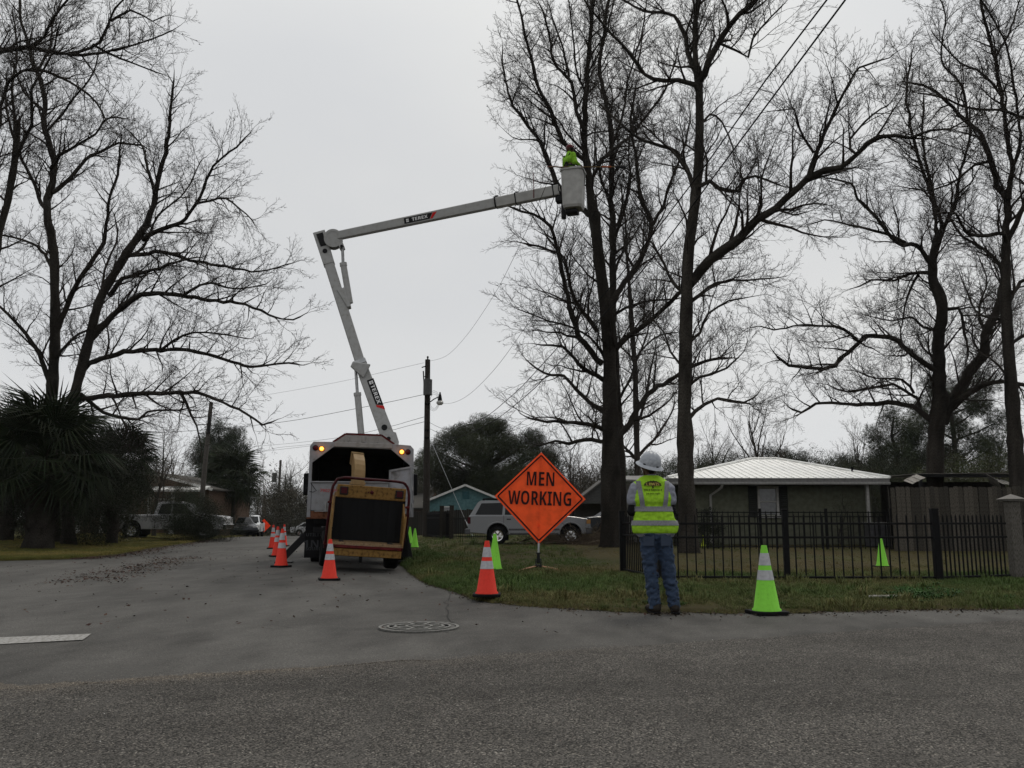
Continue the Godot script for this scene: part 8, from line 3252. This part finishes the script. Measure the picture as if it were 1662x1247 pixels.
func iron_run(t: Node3D, a: Vector3, b: Vector3, gap: float, rails: Array, top: float, low := 0.03, thick := 0.019) -> void:
	var n := int(a.distance_to(b) / gap)
	var x := (b - a).normalized()
	var bs := Basis(x, Vector3.UP, x.cross(Vector3.UP))
	for y in rails:
		var mb := MB.new()
		mb.bar(a + Vector3(0, y, 0), b + Vector3(0, y, 0), 0.03, 0.034, Vector3.UP, 0.004)
		obj("rail", mb, mats.black_iron, t)
	var mb := MB.new()
	mb.box(Vector3(0, (top + low) * 0.5, 0), Vector3(thick, top - low, thick))
	var s := thick * 0.5
	for q in [[-1, -1, 1, -1], [1, -1, 1, 1], [1, 1, -1, 1], [-1, 1, -1, -1]]:
		mb.tri(Vector3(q[0] * s, top, q[1] * s), Vector3(q[2] * s, top, q[3] * s), Vector3(0, top + 0.045, 0), Vector3(q[0] + q[2], 1, q[1] + q[3]))
	var pm := mb.mesh()
	for i in n - 1:
		var o := put_mesh("picket", pm, mats.black_iron, t)
		o.transform = Transform3D(bs, a.lerp(b, float(i + 1) / n))

func ground_at(x: float, z: float, up := 0.05) -> Vector3:
	return Vector3(x, ground_h(x, z) + up, z)

func fences() -> void:
	var t := thing("iron_fence", "black iron picket fence along the grass behind the man", "fence")
	var pts: Array[Vector3] = [ground_at(2.06, -16.2), ground_at(2.40, -14.1), ground_at(4.42, -14.0), ground_at(6.82, -13.95), ground_at(8.28, -14.5)]
	for i in 4:
		iron_run(t, pts[i], pts[i + 1], [0.105, 0.136, 0.142, 0.088][i], [0.07, 0.70, 0.92], 1.03, 0.01)
		post(t, pts[i], [1.12, 1.12, 1.13, 1.14][i], [0.1, 0.075, 0.085, 0.105][i], mats.black_iron)
	var a := ground_at(8.6, -14.55)
	iron_run(t, a, ground_at(12.0, -15.0), 0.1, [0.07, 0.70, 0.92], 1.03, 0.01)
	post(t, ground_at(12.0, -15.0), 1.14, 0.08, mats.black_iron)
	# capped wooden post
	var wm := mat("weathered_wood", Color(0.12, 0.115, 0.105), 0.9, "bark", 2.0)
	wm.uv1_scale = Vector3(6, 0.8, 6)
	var p := ground_at(8.44, -14.55, 0.03)
	t = thing("wooden_post", "grey wooden fence post with a pyramid cap", "fence post", p)
	var mb := MB.new()
	mb.box(Vector3(0, 0.62, 0), Vector3(0.185, 1.38, 0.185), 0.01)
	obj("shaft", mb, wm, t)
	mb = MB.new()
	mb.box(Vector3(0, 1.325, 0), Vector3(0.27, 0.03, 0.27), 0.006)
	for k in 4:
		var d0 := Vector3([-1, 1, 1, -1][k], 0, [-1, -1, 1, 1][k]) * 0.165
		var d1 := Vector3([1, 1, -1, -1][k], 0, [-1, 1, 1, -1][k]) * 0.165
		mb.tri(Vector3(0, 1.345, 0) + d0, Vector3(0, 1.345, 0) + d1, Vector3(0, 1.43, 0), d0 + d1 + Vector3.UP)
	mb.box(Vector3(0, 1.343, 0), Vector3(0.33, 0.012, 0.33), 0.003)
	obj("cap", mb, mat("post_cap", Color(0.19, 0.18, 0.165), 0.85, "soft", 3.0), t)
	# iron fence by the house
	t = thing("iron_fence", "black iron picket fence running in front of the bungalow", "fence")
	var q0 := ground_at(at(1130, 842, 28.0).x, -28.0)
	var q1 := ground_at(at(1445, 842, 28.0).x, -28.0)
	var qa := q0.lerp(q1, 0.33)
	var qb := q0.lerp(q1, 0.67)
	for s in [[q0, qa], [qa, qb], [qb, q1]]:
		iron_run(t, s[0], s[1], 0.172, [0.1, 1.06, 1.2], 1.21, 0.03, 0.024)
		post(t, s[0], 1.3, 0.08, mats.black_iron)
	post(t, q1, 1.3, 0.08, mats.black_iron)
	iron_run(t, ground_at(q0.x - 0.2, -31.0), q0, 0.16, [0.1, 1.06, 1.2], 1.21, 0.03, 0.024)
	# wooden privacy fence at the right
	t = thing("privacy_fence", "tall weathered board privacy fence behind the iron pickets", "fence")
	var bm := [mat("board_a", Color(0.075, 0.07, 0.06), 0.92, "bark", 1.5), mat("board_b", Color(0.056, 0.053, 0.046), 0.92, "bark", 1.5), mat("board_c", Color(0.1, 0.093, 0.08), 0.92, "bark", 1.5)]
	for m in bm: m.uv1_scale = Vector3(5, 0.7, 5)
	var f0 := ground_at(at(1449, 842, 26.6).x, -26.6, 0.0)
	var f1 := ground_at(21.5, -25.6, 0.0)
	var rng := RandomNumberGenerator.new()
	rng.seed = 71
	var n := int(f0.distance_to(f1) / 0.142)
	var x: Vector3 = (f1 - f0).normalized()
	var bs := Basis(x, Vector3.UP, x.cross(Vector3.UP))
	mb = MB.new()
	mb.prism(PackedVector2Array([Vector2(-0.066, 0.02), Vector2(-0.066, 1.99), Vector2(-0.045, 2.02), Vector2(0.045, 2.02), Vector2(0.066, 1.99), Vector2(0.066, 0.02)]), -0.009, 0.009)
	var pm := mb.mesh()
	for i in n:
		var o := put_mesh("board", pm, bm[rng.randi() % 3], t)
		o.transform = Transform3D(bs * Basis(Vector3.BACK, rng.randfn() * 0.004), f0.lerp(f1, (i + 0.5) / n) + Vector3(0, rng.randf_range(-0.03, 0.02), 0) + bs.z * rng.randf_range(-0.006, 0.006))
	for y in [0.35, 1.0, 1.7]:
		mb = MB.new()
		mb.bar(f0 + Vector3(0, y, -0.05), f1 + Vector3(0, y, -0.05), 0.05, 0.09)
		obj("rail", mb, bm[1], t)
	# return of that fence towards the house
	t = thing("privacy_fence", "short run of dark boards between bungalow and privacy fence", "fence")
	var r0 := ground_at(at(1449, 842, 26.6).x, -26.8, 0.0)
	var r1 := ground_at(at(1446, 842, 33.0).x, -33.0, 0.0)
	n = 40
	x = (r1 - r0).normalized()
	bs = Basis(x, Vector3.UP, x.cross(Vector3.UP))
	for i in n:
		var o := put_mesh("board", pm, bm[rng.randi() % 2], t)
		o.transform = Transform3D(bs, r0.lerp(r1, (i + 0.5) / n) + Vector3(0, rng.randf_range(-0.03, 0.02), 0))
	# dark board fence before the teal cottage
	t = thing("board_fence", "dark board fence in front of the teal cottage", "fence")
	var g0 := ground_at(at(655, 842, 54.0).x, -54.0, -0.1)
	var g1 := ground_at(at(775, 842, 52.0).x, -52.0, -0.1)
	n = int(g0.distance_to(g1) / 0.15)
	x = (g1 - g0).normalized()
	bs = Basis(x, Vector3.UP, x.cross(Vector3.UP))
	var dm := [mat("board_dark", Color(0.03, 0.029, 0.026), 0.92, "bark", 1.5), mat("board_dark_b", Color(0.04, 0.038, 0.033), 0.92, "bark", 1.5)]
	for i in n:
		var o := put_mesh("board", pm, dm[rng.randi() % 2], t)
		o.transform = Transform3D(bs.scaled_local(Vector3(1.05, 0.80, 1)), g0.lerp(g1, (i + 0.5) / n) + Vector3(0, rng.randf_range(-0.03, 0.03), 0))
	# gate posts and iron panels by the lawn's far corner
	t = thing("iron_fence", "short dark iron fence with two wooden gate posts near the utility pole", "fence")
	var w0 := ground_at(at(693, 842, 44.5).x, -44.5)
	var w1 := ground_at(at(717, 842, 41.5).x, -41.5)
	var w2 := ground_at(at(733, 842, 40.5).x, -40.5)
	var w3 := ground_at(at(800, 842, 38.0).x, -38.0)
	iron_run(t, w0, w1, 0.09, [0.15, 1.0, 1.2], 1.25, 0.05, 0.028)
	iron_run(t, w1, w2, 0.09, [0.15, 1.0, 1.2], 1.25, 0.05, 0.028)
	iron_run(t, w2, w3, 0.14, [0.15, 0.95], 1.0, 0.05, 0.02)
	for q in [w1, w2]:
		post(t, q, 1.55, 0.2, dm[1], "wooden_post")
	post(t, w0, 1.4, 0.12, dm[1], "wooden_post")
	mb = MB.new()
	mb.box((w1 + w2) * 0.5 + Vector3(0, 0.72, -0.04), Vector3(0.5, 1.1, 0.03), 0.0, Basis(Vector3.UP, 0.9))
	obj("gate_panel", mb, dm[0], t)

# ---------------------------------------------------------------- poles and wires
func wire(mb: MB, a: Vector3, b: Vector3, sag: float, r: float, n := 26) -> void:
	var p := PackedVector3Array()
	var w := PackedFloat32Array()
	for i in n + 1:
		var u := float(i) / n
		p.append(a.lerp(b, u) - Vector3(0, sag * 4.0 * u * (1.0 - u), 0))
		w.append(r)
	mb.tube(p, w, 5, false)

func through(px: Array, dep: Array) -> PackedVector3Array:
	var p := PackedVector3Array()
	for i in dep.size():
		p.append(at(px[i * 2], px[i * 2 + 1], dep[i]))
	return p

func cable(called: String, label: String, p: PackedVector3Array, r: float) -> void:
	var w := PackedFloat32Array()
	for i in p.size(): w.append(r)
	var sm := smooth_path(p, w, 0.9)
	var mb := MB.new()
	mb.tube(sm[0], sm[1], 6, false)
	tag(obj(called, mb, mats.black_rubber), label, "cable")

func poles() -> void:
	var wood := mat("pole_wood", Color(0.045, 0.04, 0.036), 0.92, "bark", 1.0)
	wood.uv1_scale = Vector3(5, 0.5, 5)
	var grey_wood := mat("pole_grey", Color(0.10, 0.095, 0.088), 0.92, "bark", 1.0)
	grey_wood.uv1_scale = Vector3(5, 0.5, 5)
	var b := at(691, 842, 46.0)
	b.y = ground_h(b.x, b.z)
	var top := at(690, 584, 46.0).y - b.y
	var t := thing("utility_pole", "dark wooden utility pole with transformer and street lamp behind the truck", "utility pole", b)
	var mb := MB.new()
	mb.tube(PackedVector3Array([Vector3(0.03, -0.2, 0), Vector3(0, top * 0.5, 0), Vector3(-0.03, top, 0)]), PackedFloat32Array([0.19, 0.17, 0.14]), 14)
	obj("pole", mb, wood, t)
	mb = MB.new()
	mb.cyl(Vector3(0.02, top - 2.0, 0.25), Vector3(0.02, top - 1.15, 0.25), 0.24, -1, 18)
	mb.cyl(Vector3(0.02, top - 1.15, 0.25), Vector3(0.02, top - 1.08, 0.25), 0.2, 0.05, 18)
	mb.cyl(Vector3(0.1, top - 1.1, 0.28), Vector3(0.1, top - 0.8, 0.28), 0.05, 0.03, 8)
	obj("transformer", mb, mat("transformer_grey", Color(0.09, 0.09, 0.09), 0.6, "soft", 1.0), t)
	mb = MB.new()
	mb.bar(Vector3(0, top - 0.35, 0.1), Vector3(-0.34, top - 0.45, 0.1), 0.05, 0.05)
	mb.cyl(Vector3(-0.25, top - 0.65, 0.1), Vector3(-0.2, top - 1.35, 0.1), 0.035, -1, 8)
	mb.bar(Vector3(-0.2, top - 0.95, 0.1), Vector3(0.0, top - 0.95, 0.1), 0.04, 0.04)
	mb.cyl(Vector3(-0.03, top, 0), Vector3(-0.03, top + 0.12, 0), 0.05, 0.03, 8)
	mb.lathe([Vector2(0.0, 0.1), Vector2(0.06, 0.11), Vector2(0.06, 0.15), Vector2(0.03, 0.2), Vector2(0.0001, 0.21)], 10, Transform3D(Basis.IDENTITY, Vector3(-0.03, top, 0)))
	obj("insulators", mb, mats.black_steel, t)
	mb = MB.new()
	mb.tube(PackedVector3Array([Vector3(0.15, top - 2.35, 0.1), Vector3(0.35, top - 2.2, 0.1), Vector3(0.55, top - 2.1, 0.1), Vector3(0.72, top - 2.08, 0.1)]), PackedFloat32Array([0.03, 0.03, 0.03, 0.03]), 7)
	mb.cyl(Vector3(0.68, top - 2.3, 0.1), Vector3(0.68, top - 1.95, 0.1), 0.13, 0.07, 12)
	mb.cyl(Vector3(0.68, top - 1.95, 0.1), Vector3(0.68, top - 1.82, 0.1), 0.05, 0.04, 8)
	obj("lamp_arm", mb, mats.black_steel, t)
	mb = MB.new()
	mb.lathe([Vector2(0.1, 0.0), Vector2(0.19, -0.06), Vector2(0.19, -0.16), Vector2(0.1, -0.24), Vector2(0.0001, -0.25)].map(func(q): return q), 16, Transform3D(Basis.IDENTITY, Vector3(0.68, top - 2.28, 0.1)))
	obj("street_lamp", mb, mat("lamp_bowl", Color(0.5, 0.5, 0.48), 0.3, ""), t)
	mb = MB.new()
	for k in 3:
		var lp := PackedVector3Array()
		var lw := PackedFloat32Array()
		for i in 13:
			var f := TAU * i / 12.0
			lp.append(Vector3(0.35 + cos(f) * (0.22 + 0.05 * k), top - 2.3 + sin(f) * (0.4 + 0.08 * k), 0.08 * k))
			lw.append(0.007)
		mb.tube(lp, lw, 4, false)
	for y in [top - 2.45, top - 3.9, top - 4.3]:
		mb.box(Vector3(0, y, 0.18), Vector3(0.3, 0.1, 0.1), 0.02)
	obj("wire_loops", mb, mats.black_rubber, t)
	mb = MB.new()
	wire(mb, Vector3(0.1, top - 4.2, 0), Vector3(2.6, 0.1, 2.0), 0.0, 0.008, 3)
	mb.tube(PackedVector3Array([Vector3(2.2, 0.95, 1.68), Vector3(2.6, 0.1, 2.0)]), PackedFloat32Array([0.03, 0.03]), 6)
	obj("guy_wire", mb, mats.galvanised, t)
	# weathered poles down the street
	b = at(326, 842, 54.0)
	b.y = ground_h(b.x, b.z)
	top = at(332, 653, 54.0).y - b.y
	t = thing("utility_pole", "weathered grey pole leaning among the bare trees across the street", "utility pole", b)
	mb = MB.new()
	mb.tube(PackedVector3Array([Vector3(-0.1, -0.3, 0), Vector3(0.05, top * 0.5, 0), Vector3(0.24, top, 0)]), PackedFloat32Array([0.17, 0.15, 0.12]), 12)
	obj("pole", mb, grey_wood, t)
	mb = MB.new()
	mb.box(Vector3(0.25, top - 1.5, 0.2), Vector3(0.2, 1.1, 0.12), 0.03)
	mb.bar(Vector3(0.2, top - 0.3, 0), Vector3(0.5, top - 0.4, 0), 0.06, 0.06)
	obj("fittings", mb, mats.black_steel, t)
	b = at(450, 842, 101.0)
	b.y = ground_h(b.x, b.z)
	top = at(451, 747, 101.0).y - b.y
	t = thing("utility_pole", "slim pole with a small transformer far down the street", "utility pole", b)
	mb = MB.new()
	mb.tube(PackedVector3Array([Vector3(-0.05, -0.3, 0), Vector3(0.1, top, 0)]), PackedFloat32Array([0.18, 0.13]), 10)
	obj("pole", mb, grey_wood, t)
	mb = MB.new()
	mb.cyl(Vector3(-0.55, top - 2.6, 0), Vector3(-0.55, top - 1.5, 0), 0.28, -1, 12)
	mb.bar(Vector3(-0.5, top - 2.0, 0), Vector3(0.1, top - 2.0, 0), 0.08, 0.1)
	obj("transformer", mb, mats.transformer_grey, t)
	# cables
	cable("overhead_cable", "upper of two thick cables sweeping from the pole over the road", through([697, 686, 725, 697, 777, 683, 829, 644, 871, 602, 1000, 455, 1150, 262, 1243, 130, 1342, 0, 1480, -190], [46, 36.5, 27.4, 21.5, 18.9, 13.4, 9.9, 8.2, 6.9, 5.6]), 0.0085)
	cable("overhead_cable", "lower of two thick cables sweeping from the pole over the road", through([697, 696, 735, 710, 790, 690, 850, 646, 892, 605, 1030, 455, 1180, 258, 1275, 130, 1372, 0, 1510, -190], [46, 35.5, 26, 20.5, 18, 12.8, 9.5, 7.8, 6.7, 5.4]), 0.009)
	cable("overhead_wire", "thin wire rising from the pole's tip to the upper edge", through([694, 587, 724, 578, 757, 545, 800, 482, 828, 430, 870, 340, 930, 190, 985, 40, 1030, -90], [46, 40, 34, 27, 23.5, 19, 14.5, 11.5, 9.8]), 0.006)
	cable("overhead_wire", "thin wire rising from the street lamp through the bare twigs", through([715, 655, 735, 654, 762, 640, 804, 598, 860, 520, 940, 390, 1010, 260], [45.5, 40, 34, 27, 21, 16, 12.5]), 0.006)
	cable("overhead_cable", "cable running from the pole behind the raised boom to the weathered pole", through([686, 641, 640, 651, 560, 667, 480, 682, 400, 692, 330, 698, 230, 703, 60, 700], [46, 46.5, 48, 50, 52, 54, 50, 44]), 0.013)
	cable("overhead_wire", "faint thin wire from the pole's tip behind the boom", through([688, 589, 640, 600, 560, 618, 480, 633, 380, 650], [46, 47, 50, 54, 58]), 0.007)
	cable("overhead_wire", "upper of two wires passing just over the chip box roof", through([688, 677, 660, 685, 635, 692, 560, 709, 470, 720, 385, 727], [46, 50, 54, 66, 82, 98]), 0.012)
	cable("overhead_wire", "lower of two wires passing just over the chip box roof", through([688, 685, 660, 692, 630, 700, 560, 716, 470, 728, 388, 737], [46, 50, 54, 66, 82, 98]), 0.012)
	cable("overhead_wire", "wire crossing far down the street near the slim pole", through([388, 735, 420, 734, 450, 727, 500, 722, 560, 715], [100, 100, 101, 100, 99]), 0.015)

# ---------------------------------------------------------------- small things on the ground
func brush_pile() -> void:
	var g := Grower.new()
	g.rng.seed = 81
	var c := on_ground(955, 886)
	c.y += 0.05
	var t := thing("brush_pile", "heap of cut branches and twigs on the lawn beneath the tall tree", "brush pile", c)
	var pale := mat("cut_branch", Color(0.13, 0.1, 0.075), 0.9, "bark", 3.0)
	var thick := MB.new()
	for i in 150:
		var f := g.rng.randf() * TAU
		var p := Vector3(g.rng.randfn() * 1.0, 0.05 + absf(g.rng.randfn()) * 0.16, g.rng.randfn() * 0.8)
		if p.x > 1.0: p.x = 1.0
		var d := Vector3(cos(f), g.rng.randf_range(-0.05, 0.3), sin(f))
		var l := g.rng.randf_range(0.5, 1.7)
		var pl := g.polyline(p - d * l * 0.5, d, l, 5, 0.15, -0.03)
		for k in pl.size():
			pl[k].y = maxf(pl[k].y, 0.02)
		var r := g.rng.randf_range(0.006, 0.02)
		thick.tube(pl, PackedFloat32Array([r, r * 0.9, r * 0.8, r * 0.65, r * 0.5, r * 0.3]), 5, true)
		for k in 3:
			var q := pl[1 + g.rng.randi() % 4]
			g.spray_at(q, (d + Vector3(g.rng.randfn(), absf(g.rng.randfn()) * 0.4, g.rng.randfn()) * 0.6), g.rng.randf_range(0.4, 0.9))
	obj("branches", thick, pale, t).set_meta("kind", "stuff")
	scatter("twigs", sprays[2], mat("cut_twig", Color(0.09, 0.07, 0.052), 0.9, ""), g.where, PackedColorArray(), t)
	for k in 4:
		var mb := MB.new()
		var a: Vector3 = [Vector3(0.9, 0.15, 0.2), Vector3(-0.2, 0.05, 0.7), Vector3(0.3, 0.3, -0.2), Vector3(1.0, 0.1, -0.4)][k]
		var e: Vector3 = [Vector3(1.7, 0.35, -0.3), Vector3(1.0, 0.12, 0.9), Vector3(1.5, 0.62, 0.1), Vector3(0.2, 0.45, 0.2)][k]
		mb.tube(PackedVector3Array([a, a.lerp(e, 0.4) + Vector3(0, 0.06, 0.04), e]), PackedFloat32Array([0.045, 0.038, 0.03]), 8)
		obj("cut_limb", mb, mat("pale_limb", Color(0.2, 0.17, 0.13), 0.9, "bark", 3.0), t)

func small_things() -> void:
	brush_pile()
	# cut limb lying on the lawn behind the brush
	var c := on_ground(1000, 884)
	# bush by the bungalow's downspout
	var o := leafy("evergreen_shrub", "dark clipped bush by the bungalow's downspout", "shrub", random_puffs(61, 12, 0.42, 0.2, 1.15, 0.32), 0, Color(0.016, 0.021, 0.011), 61, 0.3, 12.0)
	set_down(o, 1150, 29.5)
	# young tree with few leaves before the wall
	o = leafy("sapling", "spindly shrub with sparse leaves before the bungalow's wall", "shrub", random_puffs(62, 16, 0.85, 0.5, 1.9, 0.35), 2, Color(0.045, 0.05, 0.03), 62, 0.3, 1.6, 0.03, 1.9)
	set_down(o, 1372, 30.2)
	# weeds and a lump of broken concrete in the verge
	c = on_ground(1452, 978)
	var t := thing("concrete_slab", "broken pale concrete lump sunk in the verge among weeds", "concrete", c + Vector3(0, 0.06, 0), 0.2)
	var mb := MB.new()
	var cm := mat("concrete", Color(0.26, 0.255, 0.24), 0.9, "dirty", 3.0)
	mb.xf = Transform3D(Basis(Vector3.RIGHT, -PI / 2), Vector3.ZERO)
	mb.prism(PackedVector2Array([Vector2(-0.38, -0.04), Vector2(-0.2, -0.11), Vector2(0.05, -0.08), Vector2(0.3, -0.12), Vector2(0.42, 0.02), Vector2(0.2, 0.1), Vector2(-0.1, 0.07), Vector2(-0.3, 0.1)]), -0.04, 0.03, 0.012)
	obj("slab", mb, cm, t)
	var rng := RandomNumberGenerator.new()
	rng.seed = 66
	var weed := MB.new()
	for i in 26:
		var f := rng.randf() * TAU
		var d := Vector3(cos(f), 0, sin(f))
		var s := Vector3(-d.z, 0, d.x) * 0.011
		var l := rng.randf_range(0.06, 0.15)
		var p := d * rng.randf_range(0.0, 0.1)
		var m := p + d * l * 0.5 + Vector3(0, l * 0.65, 0)
		weed.quad(p - s * 0.5, p + s * 0.5, m + s, m - s)
		weed.tri(m - s, m + s, p + d * l + Vector3(0, l * 0.55, 0))
	var wmesh := weed.mesh()
	var where: Array[Transform3D] = []
	var tints := PackedColorArray()
	for i in 110:
		var px := 1500.0 + rng.randfn() * 26.0
		var py := 974.0 + rng.randfn() * 5.0
		if i > 50:
			px = rng.randf_range(850, 1700)
			py = rng.randf_range(955, 992)
		var q := on_ground(px, py)
		if -q.z < right_edge(q.x) + 0.12: continue
		var s := rng.randf_range(0.55, 1.1) * (1.0 if i <= 50 else 0.55)
		where.append(Transform3D(Basis(Vector3.UP, rng.randf() * TAU).scaled(Vector3.ONE * s), q + Vector3(0, 0.05, 0)))
		var v := rng.randf_range(0.7, 1.3)
		tints.append(Color(0.026 * v, 0.06 * v, 0.014 * v))
	var w := scatter("weeds", wmesh, mats.blade, where, tints)
	tag(w, "green leafy weeds scattered through the roadside verge", "weeds")

# hairline cracks and a tarred joint in the side street
func road_cracks() -> void:
	var rng := RandomNumberGenerator.new()
	rng.seed = 47
	var tar := mat("tar", Color(0.012, 0.012, 0.012), 0.7, "")
	for k in 7:
		var a: Vector2 = [Vector2(-1.6, 20.0), Vector2(-6.5, 15.0), Vector2(-3.6, 9.2), Vector2(0.6, 9.6), Vector2(-8.0, 21.0), Vector2(-2.2, 12.0), Vector2(-5.0, 8.4)][k]
		var b: Vector2 = [Vector2(-0.6, 8.6), Vector2(-1.0, 13.2), Vector2(-0.4, 8.0), Vector2(3.4, 9.4), Vector2(-4.0, 19.0), Vector2(-4.2, 16.5), Vector2(-6.6, 11.0)][k]
		var mb := MB.new()
		var n := 46
		var off := 0.0
		var side := (b - a).orthogonal().normalized()
		var prev := []
		for i in n + 1:
			var u := float(i) / n
			off += rng.randfn() * 0.035
			off *= 0.97
			var w := rng.randf_range(0.001, 0.0045) + (0.001 if k == 0 else 0.0)
			var c := a.lerp(b, u) + side * off
			var l := c + side * w
			var r := c - side * w
			var pl := Vector3(l.x, ground_h(l.x, -l.y) + 0.007, -l.y)
			var pr := Vector3(r.x, ground_h(r.x, -r.y) + 0.007, -r.y)
			if i > 0:
				mb.quad(prev[0], prev[1], pr, pl, Vector3.UP)
			prev = [pl, pr]
		structure("road_crack", mb, tar)
